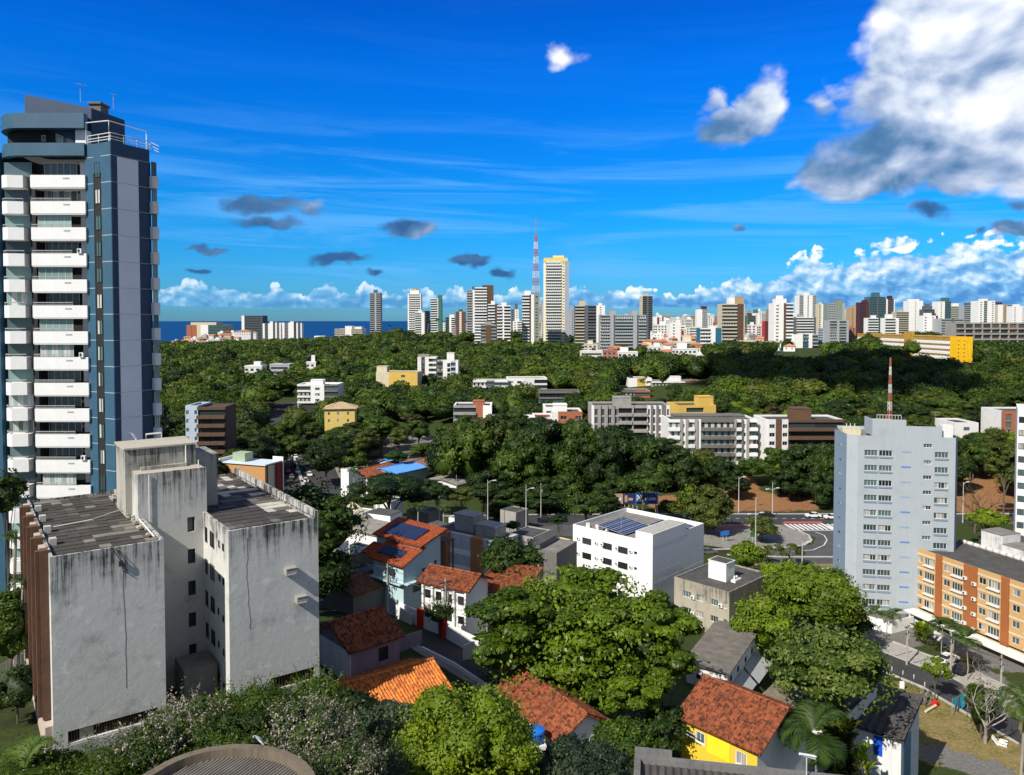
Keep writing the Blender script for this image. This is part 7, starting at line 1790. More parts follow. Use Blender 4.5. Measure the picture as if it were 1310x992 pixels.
uniq(205, 545, 40, 60, 200, 65, ML_dark, .35, 20, 300, 'dark tree behind the right edge of the blue tower')
uniq(180, 582, 20, 16, 190, 66, ML_dark, .3, 10, 200, 'dark bush at the foot of the blue tower side')
for i, (px, py, w_, h_, d, k, lab) in enumerate(((530,636,44,22,196,'dense','low dark tree behind the white block poles'),(560,632,40,24,204,'dense','low dark tree between utility poles and market shed'),(590,634,46,22,206,'olive','olive tree behind the striped block tank boxes'),(618,630,40,26,212,'dense','dark tree where the tall row begins'),(480,640,40,18,186,'dense','dark low tree behind the arched hall'),(545,622,40,16,222,'broad','flat tree at the market edge'),(508,584,30,16,268,'broad','small round tree behind the red market roof'),(470,572,34,18,292,'dense','dark tree in the car park beyond the market'),(540,575,34,18,285,'broad','green tree in the car park beyond the market'),(345,600,22,24,262,'dense','dark street tree left of the avenue'),(356,575,22,22,300,'dense','dark street tree farther along the avenue'),(440,560,40,20,310,'dense','tree between avenue and car park'),(500,548,34,18,330,'broad','tree shading the glimpsed white car'),(452,640,30,20,180,'dense','dark bush beside the arched hall'),(700,640,60,30,226,'dense','broad dark tree low beside the avenue lamp'),(770,640,44,26,224,'dense','dark tree partly covering the billboards'),(860,650,40,24,216,'olive','low tree at the road beside the island tree'),(640,652,50,24,222,'dense','low dark tree where the avenue bends'),(655,672,22,14,150,'dense','bush behind the striped block'),(715,665,26,14,170,'dense','bush left of the white office roof'))): tree(px, py, w_, h_, d, k, lab)
# dark mass of tall trees along the avenue
rowt = [(572,590,56,70,262,'dense'),(602,585,72,92,252,'broad'),(640,578,70,96,258,'olive'),(668,600,66,84,243,'broad'),(700,580,76,100,255,'dense'),(735,588,70,100,250,'broad'),(765,600,64,84,243,'dense'),(800,588,76,90,256,'dense'),(838,596,66,76,250,'broad'),(628,622,56,50,236,'dense'),(690,632,52,44,232,'dense'),(722,628,46,44,234,'broad'),
  (600,552,60,40,275,'olive'),(650,545,60,36,285,'broad'),(690,552,56,36,282,'dense'),(740,556,50,40,275,'broad'),(784,562,48,38,272,'dense'),(868,604,54,60,248,'dense'),(902,600,52,46,255,'olive'),(925,606,44,42,247,'dense'),(990,594,52,44,250,'broad'),(1030,598,56,60,243,'dense'),(1058,600,44,66,238,'broad'),(958,600,36,26,252,'broad'),(1010,618,46,40,240,'dense'),(940,622,36,26,240,'dense'),(1050,628,40,50,232,'dense'),(780,628,40,36,236,'dense'),(650,640,40,30,230,'dense'),(815,570,40,26,268,'broad'),(850,572,38,24,266,'broad')]
for i, (px, py, w_, h_, d, k) in enumerate(rowt): tree(px, py, w_*1.1, h_*1.1, d, k, group='tall trees along the avenue'); c = D(px, py, d); FOOT.append((c.x, c.y, 5))
# palms ------------------------------------------------------------
PB = frond_mesh('frond_near', 5, 26, 1.0, 1.3, ML_palm, .016, nl=34, up=(-.2, 1.25)); PBY = frond_mesh('frond_near_light', 6, 30, 1.0, 1.2, ML_palmy, .014, nl=34, up=(0, 1.3))
palm(1042, 938, 128, 76, 'big feathery palm with arching fronds below the yellow house', me=PB, name='feather_palm')
palm(1312, 905, 90, 82, 'palm fronds entering at the right border', me=PB, name='feather_palm')
palm(30, 985, 120, 46, 'light green fronds at the bottom left corner', me=PBY, name='feather_palm')
for i, (px, py, s, d, lab) in enumerate(((1120,782,26,140,'thin feathery palm below the bluish tower, tallest of its clump'),(1134,788,24,138,'short feathery palm in the middle of the clump below the bluish tower'),(1146,784,24,140,'feathery palm of the clump closest to the orange block'),(1206,800,50,128,'palm before the orange block ground floor'),(1222,806,50,124,'leaning palm in the middle of the orange block garden'),(1236,816,46,120,'palm closest to the porch of the orange block'),(535,650,24,158,'small palm beside the white block roof'),(568,652,24,158,'small palm left of the striped block tank box'),(452,603,22,210,'slim palm in front of the blue market roofs'),(684,634,22,226,'palm at the foot of the tall avenue trees'),(215,612,22,150,'dark palm beside the blue tower foot'),(612,500,22,395,'dark palm by the low college roof'),(634,498,20,395,'second dark palm by the low college roof'),(822,488,16,440,'palm before the yellow curved hall'),(20,690,40,72,'dark palm in the shaded yard at the left border'),(30,745,44,68,'pale fronded palm lower in the shaded yard'),(548,412,9,900,'tiny palm silhouette on the ridge by the white tower'),(560,410,9,900,'tiny palm silhouette under the green sided tower'),(498,418,8,1000,'tiny lone palm right of the slim dark tower'))):
    palm(px, py, s, d, lab)
# banana-like clump and yellow croton
def broadleaf(px, py, spx, hpx, d, seed, mat, label, n=60, name='banana_plant', cat='plant', lw=.16):
    rng = random.Random(seed); c = D(px, py, d); g0 = tz(c.x, c.y); o = thing(name, label, cat, (c.x, c.y, g0), 0); top = D(px, py-hpx/2, d).z-g0; rad = spx/FPX*d/2; V = []; F = []; T = []
    for k in range(n):
        a = rng.uniform(0, 6.28); e = rng.uniform(.5, 1.4); L_ = rng.uniform(.7, 1.2)*rad; z0 = top*rng.uniform(.15,.75); r0 = rad*rng.uniform(0,.6); b0 = Vector((math.cos(a)*r0, math.sin(a)*r0, z0)); dr = Vector((math.cos(a)*math.cos(e), math.sin(a)*math.cos(e), math.sin(e))); sd = Vector((-math.sin(a), math.cos(a), 0))*L_*lw
        m1 = b0+dr*L_*.5; m2 = b0+dr*L_-Vector((0,0,L_*.18)); i = len(V); V += [b0, m1+sd, m2, m1-sd]; F.append((i,i+1,i+2,i+3)); T += [rng.random()]*4
    link('leaves', fastmesh('leaves_mesh', [tuple(v) for v in V], F, mat, T), o); m = MB()
    for k in range(5): a = k*1.3; m.tube([(math.cos(a)*rad*.3,math.sin(a)*rad*.3,-.3),(math.cos(a)*rad*.35,math.sin(a)*rad*.35,top*.6)], .06, 5)
    m.build('stem', M_bark, o); return o
broadleaf(1075, 925, 46, 60, 84, 3, ML_yel, 'yellow leaved croton bush behind the feathery palm', 420, 'croton_bush', 'shrub', .22)
broadleaf(1104, 955, 30, 50, 82, 4, ML_bright, 'banana like clump beside the small shed steps', 120)
broadleaf(1180, 802, 22, 12, 134, 6, ML_bright, 'light green bush on the garden strip of the orange block', 200, 'round_bush', 'shrub', .3)
# flowering bank at bottom left: separate shrubs
shr = [(335,905,90,62,52,'leaf','upright green shrub against the right wing of the weathered block'),(240,925,110,60,50,'flow','pink flecked bougainvillea in front of the light well'),(300,945,120,70,48,'leaf','green shrub above the curved parapet'),(385,935,130,84,50,'flow','white and pink flowering shrub right of the curved roof'),
  (190,955,80,62,46,'flow','pale flowering shrub below the left wing'),(140,985,70,40,44,'leaf','green shrub behind the curved roof, lower left'),(430,975,120,70,48,'flow','flowering shrub with pale sprays left of the grey bush'),(480,985,80,50,50,'grey','greyish shrub at the bottom below the grey bush'),(405,885,60,40,54,'leaf','slender shrub at the corner of the right wing'),(285,905,50,36,55,'leaf','low green shrub under the light well wall'),(60,985,90,44,47,'leaf','bright weedy shrub below the left wing corner'),(360,985,90,40,45,'flow','dark flowering shrub at the right of the round roof')]
MLs = {'leaf': ML_mid, 'flow': ML_flow, 'grey': ML_grey}
for i, (px, py, w_, h_, d, k, lab) in enumerate(shr):
    uniq(px, py+9, w_, h_, d, 200+i, MLs[k], .085, 34, 380, lab, rc=(.14,.30), zmin=-.3, cat='shrub', name='flowering_shrub' if k == 'flow' else 'shrub', sprays=.22, core=.55, group='shrubs along the bottom edge')
# grass tufts on the lawn and weeds: stuff
def grass():
    rng = np.random.default_rng(8); P = []
    for (px, py, r, n) in ((1262,895,6,2200),(1175,885,4,900),(1290,925,5,1200),(1205,818,4,1500),(20,900,8,2500),(900,700,6,500),(1010,880,4,900)):
        c = gpt(px, py); q = rng.normal(size=(n,2))*r*.55; P.append(np.stack([c.x+q[:,0], c.y+q[:,1]], 1))
    P = np.concatenate(P); z = tz_arr(P[:,0], P[:,1]); C = np.stack([P[:,0], P[:,1], z+.07], 1); N = rng.normal(size=C.shape)*[1,1,.15]
    V, F = cards(C, N, np.full(len(C), .10), rng, asp=.5, tilt=.2)
    o = link('grass', fastmesh('grass_tufts', V, F, ML_mid, np.repeat(rng.random(len(C)), 4))); tag(o, 'short patchy green grass on the lawn and garden strips', 'grass', kind='stuff')
grass()
# ------------------------------------------------------------------ the woods: nearest trees one by one, the rest as one mass
def woods():
    rng = np.random.default_rng(12); cand = []
    def visible_ok(x, y, z, r, hc):
        px, py = proj((x, y, z)); rp = r/y*FPX; top = py-hc/y*FPX; 
        for (a, b, c, e, dd) in CLEAR:
            if y < dd+4 and px+rp > a and px-rp < c and top < e and py+rp > b: 
                if top < e-2.5: return False
        return True
    d = 215.0
    while d < 1150:
        sp = 8.2 if d < 500 else 10.5
        half = .80*d; x = -half
        while x < half:
            xx = x+rng.normal()*sp*.28; yy = d+rng.normal()*sp*.28; x += sp*(1 if d < 700 else 1.2)
            px = 655+FPX*xx/yy
            if px < 165 or px > 1345: continue
            if d < 290 and 330 < px < 1110: 
                if not (px < 560 and d > 262 and not (345 < px < 420)): continue
            if 1060 < px < 1110 and d < 235: continue
            if d > 1000 and px > 560: continue
            if d > 640 and 735 < px < 985: continue
            if d > 760 and px > 735: continue
            if d > 700 and px > 575 and rng.random() < .75: continue
            if d > 800 and rng.random() < .35: continue
            r = rng.uniform(4.2, 7.6); hc = rng.uniform(3.6, 5.4)
            if any((xx-fx)**2+(yy-fy)**2 < (fr+r*.5)**2 for (fx, fy, fr) in FOOT): continue
            # car park clearing beyond the market, the red patch and the scarce slope on the right
            if 470 < px < 590 and d < 380 and rng.random() < .60: continue
            if 1225 < px < 1310 and d < 250: continue
            g0 = tz(xx, yy)
            if g0 < -68: continue
            th = rng.uniform(1.5, 7.5); zc = g0+th+hc*.75
            if not visible_ok(xx, yy, zc, r, hc): continue
            cand.append((xx, yy, g0, zc, r, hc, px))
        d += sp*.92
    print('woods', len(cand)); return cand
CAND = woods()
CAND.sort(key=lambda q: q[1])
# which of them can be seen: a simple painter's test from the front
NIND = 235
seen = []; prof = {}
for q in CAND:
    (xx, yy, g0, zc, r, hc, px) = q; top = proj((xx, yy, zc+hc))[1]; k0, k1 = int((px-r/yy*FPX*.6)//6), int((px+r/yy*FPX*.6)//6)
    cur = min(prof.get(k, 1e9) for k in range(k0, k1+1)); cur = max([prof.get(k, 1e9) for k in range(k0, k1+1)])
    if cur-top > 2.5: seen.append(q)
    for k in range(k0, k1+1): prof[k] = min(prof.get(k, 1e9), top)
near_ = seen[:NIND]; ns = set(id(q) for q in near_)
kinds = ['broad','dense','olive','broad','dense','brown','airy','broad','olive','dense']
rnd = random.Random(2)
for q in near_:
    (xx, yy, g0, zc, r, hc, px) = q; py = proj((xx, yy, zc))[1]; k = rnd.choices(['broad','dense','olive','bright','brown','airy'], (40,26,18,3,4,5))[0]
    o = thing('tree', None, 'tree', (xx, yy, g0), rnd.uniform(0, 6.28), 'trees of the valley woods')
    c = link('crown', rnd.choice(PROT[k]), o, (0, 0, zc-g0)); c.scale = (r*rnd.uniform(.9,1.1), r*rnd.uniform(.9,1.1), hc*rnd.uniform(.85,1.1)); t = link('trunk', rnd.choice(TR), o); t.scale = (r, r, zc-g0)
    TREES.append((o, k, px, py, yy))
def lod_crown(seed, n, leaf):
    rng = np.random.default_rng(seed); VV = []; FF = []; TT = []; off = 0
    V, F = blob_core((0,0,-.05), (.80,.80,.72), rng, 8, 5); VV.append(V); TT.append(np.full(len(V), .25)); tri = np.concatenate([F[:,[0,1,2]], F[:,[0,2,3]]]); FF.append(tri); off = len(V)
    cl = sph_dirs(rng, 14, -.3)*.62
    for c in cl:
        m = n//14; u = sph_dirs(rng, m, -.4); P = c+u*(.34+.10*rng.random(m))[:,None]; V, F = cards(P, u+[0,0,.3], np.full(m, leaf), rng, k=3)
        VV.append(V); FF.append(F+off); off += len(V); tb = rng.random()*.5; TT.append(np.repeat(tb+rng.random(m)*.35, 3))
    return np.concatenate(VV), np.concatenate(FF), np.concatenate(TT)
LA = [lod_crown(s, 700, .085) for s in range(5)]; LB = [lod_crown(s+9, 300, .12) for s in range(4)]; LC = [lod_crown(s+20, 140, .17) for s in range(3)]
rng = np.random.default_rng(5); VV = []; FF = []; TT = []; MI = []; off = 0
for q in CAND:
    if id(q) in ns: continue
    (xx, yy, g0, zc, r, hc, px) = q; L_ = LA if yy < 430 else (LB if yy < 650 else LC); V, F, T = L_[rng.integers(len(L_))]
    a = rng.uniform(0, 6.28); c, s = math.cos(a), math.sin(a); r *= rng.uniform(.8, 1.25); hc *= rng.uniform(.85, 1.25); V2 = np.stack([(V[:,0]*c-V[:,1]*s)*r*1.08+xx, (V[:,0]*s+V[:,1]*c)*r*1.08+yy, V[:,2]*hc*1.05+zc], 1)
    VV.append(V2); FF.append(F+off); off += len(V2); tt = rng.uniform(-.05, .40)+.10*math.sin(xx*.02)*math.cos(yy*.017); TT.append(np.clip(T*.75+tt, 0, 1)); MI.append(np.full(len(F), rng.choice([0,0,0,1,1,2]), np.int32))
me = fastmesh('woods_mesh', np.concatenate(VV), np.concatenate(FF), [ML_mid, ML_dark, ML_yel], np.concatenate(TT), k=3)
me.polygons.foreach_set('material_index', np.concatenate(MI)); me.update()
tag(link('woods', me), 'dense green woods covering the valley and hills behind the nearest trees', 'woods', kind='stuff')
print('wood tris', sum(len(f) for f in FF))
# ------------------------------------------------------------------ cars
M_tyre = M_plain('tyre', (.02,.02,.02), .8, .05, 3)
M_carglass = M_plain('car_glass', (.015,.02,.025), .08, .05, 1, .8)
def paint(n, c): return M_plain('car_paint_'+n, c, .3, .03, .3, .5)
CP = {'white': paint('white', (.78,.78,.78)), 'silver': paint('silver', (.42,.43,.45)), 'black': paint('black', (.015,.016,.018)), 'red': paint('red', (.45,.02,.015)), 'grey': paint('grey', (.13,.14,.15)), 'blue': paint('blue', (.04,.10,.28))}
def car_parts():
    # side profile of body and cabin, x forward
    body = [(-2.1,.35),(-2.15,.75),(-1.95,.98),(-1.0,1.02),(1.0,1.0),(1.85,.88),(2.12,.68),(2.12,.35)]
    def prof(P, hw, top_in=0.0, hmax=1.0):
        V = []; n = len(P)
        for s in (-1, 1):
            for (x, z) in P: V.append((x, s*(hw-top_in*max(0, (z-.95))/.5), z))
        F = [(i, (i+1) % n, n+(i+1) % n, n+i) for i in range(n)]+[tuple(range(n)), tuple(range(2*n-1, n-1, -1))]
        return V, F
    b = MB(); b.poly(*prof(body, .86)); cab = [(-1.45,1.0),(-1.05,1.42),(.35,1.44),(1.05,1.0)]; V, F = prof([(x, z) for x, z in cab], .80, .25)
    gl = MB().poly(V, F); rf = MB().poly(*prof([(-1.08,1.425),(-1.0,1.475),(.3,1.485),(.40,1.44)], .80, .25)); 
    for s in (-1, 1): rf.poly([(-.38,s*.81,1.0),(-.26,s*.81,1.0),(-.28,s*.585,1.44),(-.36,s*.585,1.44)], [(0,1,2,3)])
    wh = MB().tube([(0,-.11,0),(0,.11,0)], .32, 14); hl = MB().box(-.04,.03,-.18,.18,-.07,.07)
    return b.mesh('car_body_mesh', M_tyre), gl.mesh('car_cabin_mesh', M_carglass), rf.mesh('car_roof_mesh', M_tyre), wh.mesh('wheel_mesh', M_tyre), hl.mesh('headlight_mesh', M_winl)
CB = car_parts(); CMS = {}
def car(p, rz, col, label, group=None, suv=False):
    if col not in CMS:
        a, b = CB[0].copy(), CB[2].copy(); a.materials.clear(); b.materials.clear(); a.materials.append(CP[col]); b.materials.append(CP[col]); CMS[col] = (a, b)
    o = thing('parked_car' if group is None else 'car', label, 'car', (p[0], p[1], p[2]), rz, group); k = 1.0; hs_ = 1.22 if suv else 1.0
    for me, nm in ((CMS[col][0], 'body'), (CB[1], 'windows'), (CMS[col][1], 'roof')): q = link(nm, me, o); q.scale = (1, 1, hs_)
    for sx in (-1.3, 1.32):
        for sy in (-.78, .78): link('wheel', CB[3], o, (sx, sy, .32))
    for sy in (-.6, .6): link('headlight', CB[4], o, (2.10, sy, .66*hs_))
    return o
s2d = math.atan2(d2.y, d2.x)
def onroad(px, py, z): p = W(px, py, z); return (p.x, p.y, z)
pp = gpt(1212, 850); car((pp.x, pp.y, pp.z+.2), s2d+math.pi/2, 'white', 'white car parked in front of the orange block')
pp = gpt(1232, 862); car((pp.x, pp.y, pp.z+.2), s2d+math.pi/2, 'black', 'black car parked beside the white one at the orange block')
car(onroad(1040, 662, Z0+.05), math.pi, 'white', 'white car driving on the upper avenue right of the crossing')
car(onroad(1064, 664, Z0+.05), math.pi, 'white', 'white car about to pass behind the bluish tower')
car(onroad(980, 661, Z0+.05), 0, 'black', 'dark car on the upper avenue behind the lamp post')
car(onroad(697, 668, Z0+.05), 0, 'black', 'dark car on the avenue left of the solar white building')
car(onroad(906, 709, Z0+.05), .2, 'grey', 'dark grey car on the lower lane beside the white office')
pp = W(994, 739, Z0); car((pp.x, pp.y, Z0+.06), 1.4, 'white', 'white car parked behind the stained office', suv=True)
pp = W(1105, 742, Z0); 
for i, (px, py, c, lab) in enumerate(((868,598,'white','white van like car in the apartment car park, lower left'),(860,592,'silver','silver car parked behind the white one at the apartments'),(878,599,'silver','silver car parked under the striped apartments'),(888,600,'black','dark car parked under the striped apartments'),(504,552,'white','white car glimpsed in the wooded car park'),(1095,762,'white','white car under the trees below the bluish tower'),(1000,602,'white','white car glimpsed below the brown apartments'),(1018,600,'grey','grey car glimpsed below the brown apartments'))):
    pp = gpt(px, py+3); car((pp.x, pp.y, pp.z+.1), .3*i, c, lab, suv=i < 2)
# traffic on the avenue
avd = (av[5]-av[1]); ava = math.atan2(avd.y, avd.x)
tr = [(396,609,'white'),(381,605,'white'),(387,596,'white'),(384,588,'grey'),(378,586,'white'),(392,600,'black'),(376,575,'white'),(383,574,'black'),(370,572,'grey'),(372,563,'black'),(379,565,'white'),(366,556,'black'),(369,605,'red'),(373,612,'grey'),(376,597,'black'),(368,590,'grey'),(371,582,'white'),(391,617,'white'),(384,553,'silver'),(377,548,'white')]
order = sorted(tr, key=lambda q: -q[1])
for i, (px, py, c) in enumerate(order):
    car(onroad(px, py, Z0+.1), ava+(math.pi if px > 380 else 0), c, '%s car on the tree lined avenue, %s counting up from the bottom' % (c, ORD[i]), 'cars on the left avenue')
pp = onroad(378, 560, Z0+.1); o = thing('bus', 'blue and white city bus on the tree lined avenue', 'bus', pp, ava)
MB().box(-5.5,5.5,-1.25,1.25,.4,1.5).box(-5.5,5.5,-1.25,1.25,2.5,3.1).box(-5.45,5.45,-1.2,1.2,1.5,2.5,1).build('body', [paint('bus', (.30,.42,.60)), M_carglass], o); 
for x in (-3.5, 3.5):
    for y in (-1.15, 1.15): w_ = link('wheel', CB[3], o, (x, y, .48)); w_.scale = (1.5,1.2,1.5)
# ------------------------------------------------------------------ lamps, poles, wires
M_pole = M_plain('pole_galvanised', (.52,.53,.53), .5, .1, 1)
M_polec = M_plain('pole_concrete', (.38,.36,.33), .9, .2, 1)
def lamp(px, ybase, ytop, d, label, arms=2, name='street_lamp', zarm=.72, group=None):
    b = D(px, ybase, d); g0 = tz(b.x, b.y); top = D(px, ytop, d).z; H = top-g0; o = thing(name, label, 'street lamp', (b.x, b.y, g0), .4, group)
    MB().tube([(0,0,-.2),(0,0,H*.5),(0,0,H)], [.15,.11,.07], 8).build('pole', M_pole, o)
    for s in ((-1, 1) if arms == 2 else (1,)):
        z = H*zarm; MB().tube([(0,0,z-.4),(s*.9,0,z+.1),(s*1.5,0,z+.12)], .07, 6).build('arm', M_pole, o); MB().box(s*1.9-.5, s*1.9+.5, -.22, .22, z+.04, z+.24).build('lamp_head', M_wframe, o)
lamp(966.5, 695, 637, 185, 'tall white double armed lamp post on the paved island')
lamp(988, 668, 617, 222, 'tall white double armed lamp post by the earth bank', zarm=.80)
lamp(1026, 732, 693, 168, 'single armed lamp post at the lower lane', 1, zarm=.95)
lamp(673, 652, 620, 205, 'lamp post behind the low grey building, before the tall trees', 1, zarm=.9)
lamp(841, 652, 617, 215, 'lamp post in front of the billboards', 1, zarm=.95)
lamp(624, 648, 614, 200, 'slim post above the striped block roof boxes', 1, zarm=.97)
lamp(945, 648, 610, 226, 'slim lamp at the earth bank between trees', 1, zarm=.97)
lamp(402, 572, 548, 330, 'lamp post right of the avenue, farther one', 1, zarm=.97); lamp(410, 590, 560, 290, 'lamp post right of the avenue, closer one', 1, zarm=.97)
lamp(1232, 650, 617, 215, 'white post with red sign on the slope', 1, zarm=.98)
POLES = []
def upole(px, py, ytop, label, d=None):
    b = gpt(px, py); H = D(px, ytop, b.y).z-b.z; o = thing('utility_pole', label, 'utility pole', (b.x, b.y, b.z), .7, 'utility poles of the side streets'); H = max(7, min(H, 11))
    MB().tube([(0,0,-.3),(0,0,H)], [.17,.10], 8).build('pole', M_polec, o)
    MB().box(-.9,.9,-.06,.06,H-.6,H-.48).box(-.7,.7,-.05,.05,H-1.6,H-1.5).build('crossarm', M_dkframe, o); MB().tube([(.35,0,H-2.6),(.35,0,H-1.8)], .2, 8).build('transformer', M_rail, o)
    POLES.append((b, H)); return o
upole(496, 800, 722, 'concrete utility pole in front of the solar roof house')
upole(570, 815, 740, 'concrete utility pole by the red gates')
upole(623, 868, 800, 'utility pole at the street bend by the almond tree')
upole(418, 768, 700, 'utility pole in the dark part of the street')
pl2 = len(POLES)
upole(1216, 872, 810, 'concrete utility pole by the small kerb tree')
upole(1160, 852, 800, 'concrete utility pole behind the small shed')
upole(1280, 905, 838, 'leaning utility pole near the bare tree')
upole(497, 690, 620, 'pale utility pole behind the white block'); upole(562, 690, 632, 'utility pole left of the striped block')
upole(692, 668, 606, 'utility pole in front of the tall avenue trees'); upole(584, 640, 608, 'utility pole at the grey market shed')
def wires(i, j, label, n=4):
    (a, ha), (b, hb) = POLES[i], POLES[j]; o = thing('overhead_wire', label, 'wires', (a.x, a.y, a.z), 0); m = MB()
    for k in range(n):
        off = -.8+1.6*k/max(1, n-1); dz = 0 if k < 4 else -.9; P = []
        for s in range(13):
            t = s/12; q = Vector(a).lerp(Vector(b), t); q.z = a.z+ha+(b.z+hb-a.z-ha)*t-.5+dz-.9*4*t*(1-t)*.5; P.append((q.x-a.x+off*.7, q.y-a.y-off*.7, q.z-a.z))
        m.tube(P, .022, 4, cap=False)
    m.build('cable', M_dkframe, o)
wires(3, 0, 'overhead cables crossing the dark end of the street'); wires(0, 1, 'overhead cables from the solar roof house to the red gates', 6); wires(1, 2, 'overhead cables from the red gates to the street bend', 6); wires(5, 4, 'overhead cables above the kerb tree', 6); wires(4, 6, 'overhead cables toward the bare tree', 6); wires(7, 8, 'overhead cables behind the striped block', 5); wires(8, 9, 'overhead cables before the tall avenue trees', 4); wires(7, 10, 'overhead cables by the market shed', 4)
# ------------------------------------------------------------------ billboards and signs
def board(px0, px1, y0, y1, d, mats, label):
    a, b = D(px0, y1, d), D(px1, y0, d); w_ = b.x-a.x; h_ = b.z-a.z; g0 = tz((a.x+b.x)/2, d)
    o = thing('billboard', label, 'billboard', (a.x, a.y, min(g0, a.z-1)), 0, 'billboards along the avenue'); zz = a.z-o.location.z
    MB().box(0, w_, -.1, .1, zz, zz+h_).build('panel', mats[0], o)
    m = MB(); m.box(w_*.08, w_*.35, -.16, -.11, zz+h_*.2, zz+h_*.85) if len(mats) > 1 else None
    if len(mats) > 1: m.box(w_*.45, w_*.9, -.155, -.105, zz+h_*.35, zz+h_*.6).build('picture', mats[1], o)
    m = MB()
    for x in (.1,.5,.9): m.box(w_*x-.1, w_*x+.1, .11, .3, -.2, zz+h_)
    m.build('post', M_polec, o)
bw = M_plain('board_white', (.55,.60,.68), .6, .1, .3); bt_ = M_plain('board_tan', (.42,.28,.20), .6, .1, .3); bn = M_plain('board_navy', (.02,.03,.09), .6, .1, .3); bb_ = M_plain('board_blue', (.015,.08,.42), .5, .1, .3)
board(742, 760, 633, 645, 226, [bb_, bw], 'billboard with blue and pale panel, first of the row under the trees')
board(761, 776, 633, 645, 226, [bw], 'plain pale billboard, second of the row under the trees')
board(777, 797, 632, 645, 226, [bt_, bw], 'tan billboard with a pale figure picture')
board(798, 811, 632, 645, 226, [bn, bt_], 'dark navy billboard in the middle of the row')
board(812, 842, 631, 645, 226, [bb_, bw], 'bright blue billboard closing the row')
def sign(px, py, hh, label, mat):
    b = gpt(px, py+6); o = thing('traffic_sign', label, 'sign', (b.x, b.y, b.z), .2); MB().tube([(0,0,0),(0,0,hh)], .05, 5).build('pole', M_pole, o); MB().box(-.75,.75,-.1,-.051,hh-1.1,hh).build('panel', mat, o)
M_sgn = M_plain('sign_blue', (.02,.16,.55), .5, .05, .5)
sign(925, 690, 2.9, 'blue road sign on the traffic island, beside the tree', M_sgn); sign(929, 691, 3.1, 'brighter blue road sign on the traffic island', M_sgn); sign(963, 691, 2.6, 'small green sign at the lamp post foot', M_plain('sign_green', (.04,.22,.08), .5, .05, .5))
# ------------------------------------------------------------------ lawn things
p = gpt(1228, 914); o = thing('drying_cloth', 'bright turquoise cloth pair hung out to dry on the lawn', 'cloth', (p.x, p.y, p.z), .5)
m = MB(); m.poly([(-.95,0,1.5),(-.1,.05,1.45),(-.25,.1,.45),(-.45,.12,.25),(-.72,.0,.6)], [(0,1,2,3,4)]).poly([(.05,.05,1.45),(.95,0,1.5),(.75,.05,.5),(.4,.1,.15),(.25,.08,.6)], [(0,1,2,3,4)]); m.xf(Matrix.Scale(1.75, 4)); m.build('cloth', M_plain('turquoise_cloth', (.02,.42,.62), .8, .08, 2), o)
MB().tube([(-1.9,0,0),(-1.9,0,2.65)], .04, 5).tube([(1.9,0,0),(1.9,0,2.65)], .04, 5).tube([(-1.9,0,2.62),(1.9,0,2.62)], .015, 4).build('line', M_barkp, o)
p = gpt(1283, 955); o = thing('broken_chair', 'broken white armchair lying on the dry grass', 'chair', (p.x, p.y, p.z+.25), .9)
MB().poly([(-.5,-.5,.1),(.5,-.5,.0),(.5,.5,.2),(-.5,.5,.3)], [(0,1,2,3)]).box(-.5,.5,-.5,.5,-.15,.0).build('seat', M_white2, o); m = MB().box(-.45,.45,.5,.62,-.1,1.3); m.xf(Matrix.Rotation(-.7, 4, 'X')); m.build('backrest', M_white2, o)
for x in (-.5, .5): MB().box(x-.06, x+.06, -.5, .4, .2, .32).build('armrest', M_white2, o)
for (px, py, lab, mt) in ((1154,882,'white barrel behind the small shed','w'),(1196,902,'small red box by the round play tunnel','r'),(1187,900,'dark wheel shaped play tunnel on the lawn','d'),(1192,905,'yellow painted log end by the shed','y')):
    p = gpt(px, py+4); o = thing({'w':'barrel','r':'box','d':'play_tunnel','y':'log_bench'}[mt], lab, {'w':'barrel','r':'box','d':'tunnel','y':'log'}[mt], (p.x, p.y, p.z), .6)
    if mt == 'w': MB().tube([(0,0,0),(0,0,.5),(0,0,1.1),(0,0,1.2)], [.36,.4,.36,.28], 14).build('barrel_body', M_white2, o)
    elif mt == 'd':
        m = MB(); ring = [(math.cos(a*math.pi/9)*1.0, 0, 1.05+math.sin(a*math.pi/9)*1.0) for a in range(19)]; m.tube(ring, .16, 6, cap=False); m.tube([(x, .7, z) for x, y, z in ring], .16, 6, cap=False); m.build('ring', M_concd, o)
    elif mt == 'r': MB().prism([(-.4,-.4),(.4,-.4),(.5,.4),(-.3,.4)], 0, .7).build('box_body', M_red, o)
    else: MB().tube([(-1.8,0,.25),(.9,0,.3)], .18, 8).build('log_body', M_cream, o); m = MB().tube([(.9,0,.3),(1.1,0,.3)], .19, 8).build('painted_end', mm['Y'], o)
for i, (px, py) in enumerate(((1141,862),(1155,868),(1169,873),(1183,880))):
    p = gpt(px, py); o = thing('bollard', 'small white wooden post on the lawn edge, %s from the shed' % ORD[i], 'post', (p.x, p.y, p.z), 0, 'posts along the lawn edge'); MB().tube([(0,0,-.1),(0,0,.75),(0,0,.8)], [.06,.06,.03], 8).build('post_body', M_white, o)
# slatted fence of the left yard
p0, p1 = gpt(0, 878), gpt(44, 852); o = thing('yard_fence', 'pale bar fence of the shaded yard at the left border', 'fence', (p0.x, p0.y, p0.z), 0); m = MB(); dv = p1-p0
for k in range(26): q = dv*(k/25); m.tube([(q.x, q.y, q.z+.2), (q.x, q.y, q.z+2.0)], .03, 4)
m.build('bars', M_rail, o); MB().tube([(0,0,1.9),tuple(dv+Vector((0,0,1.9)))], .04, 4).tube([(0,0,.3),tuple(dv+Vector((0,0,.3)))], .04, 4).build('rail', M_rail, o)
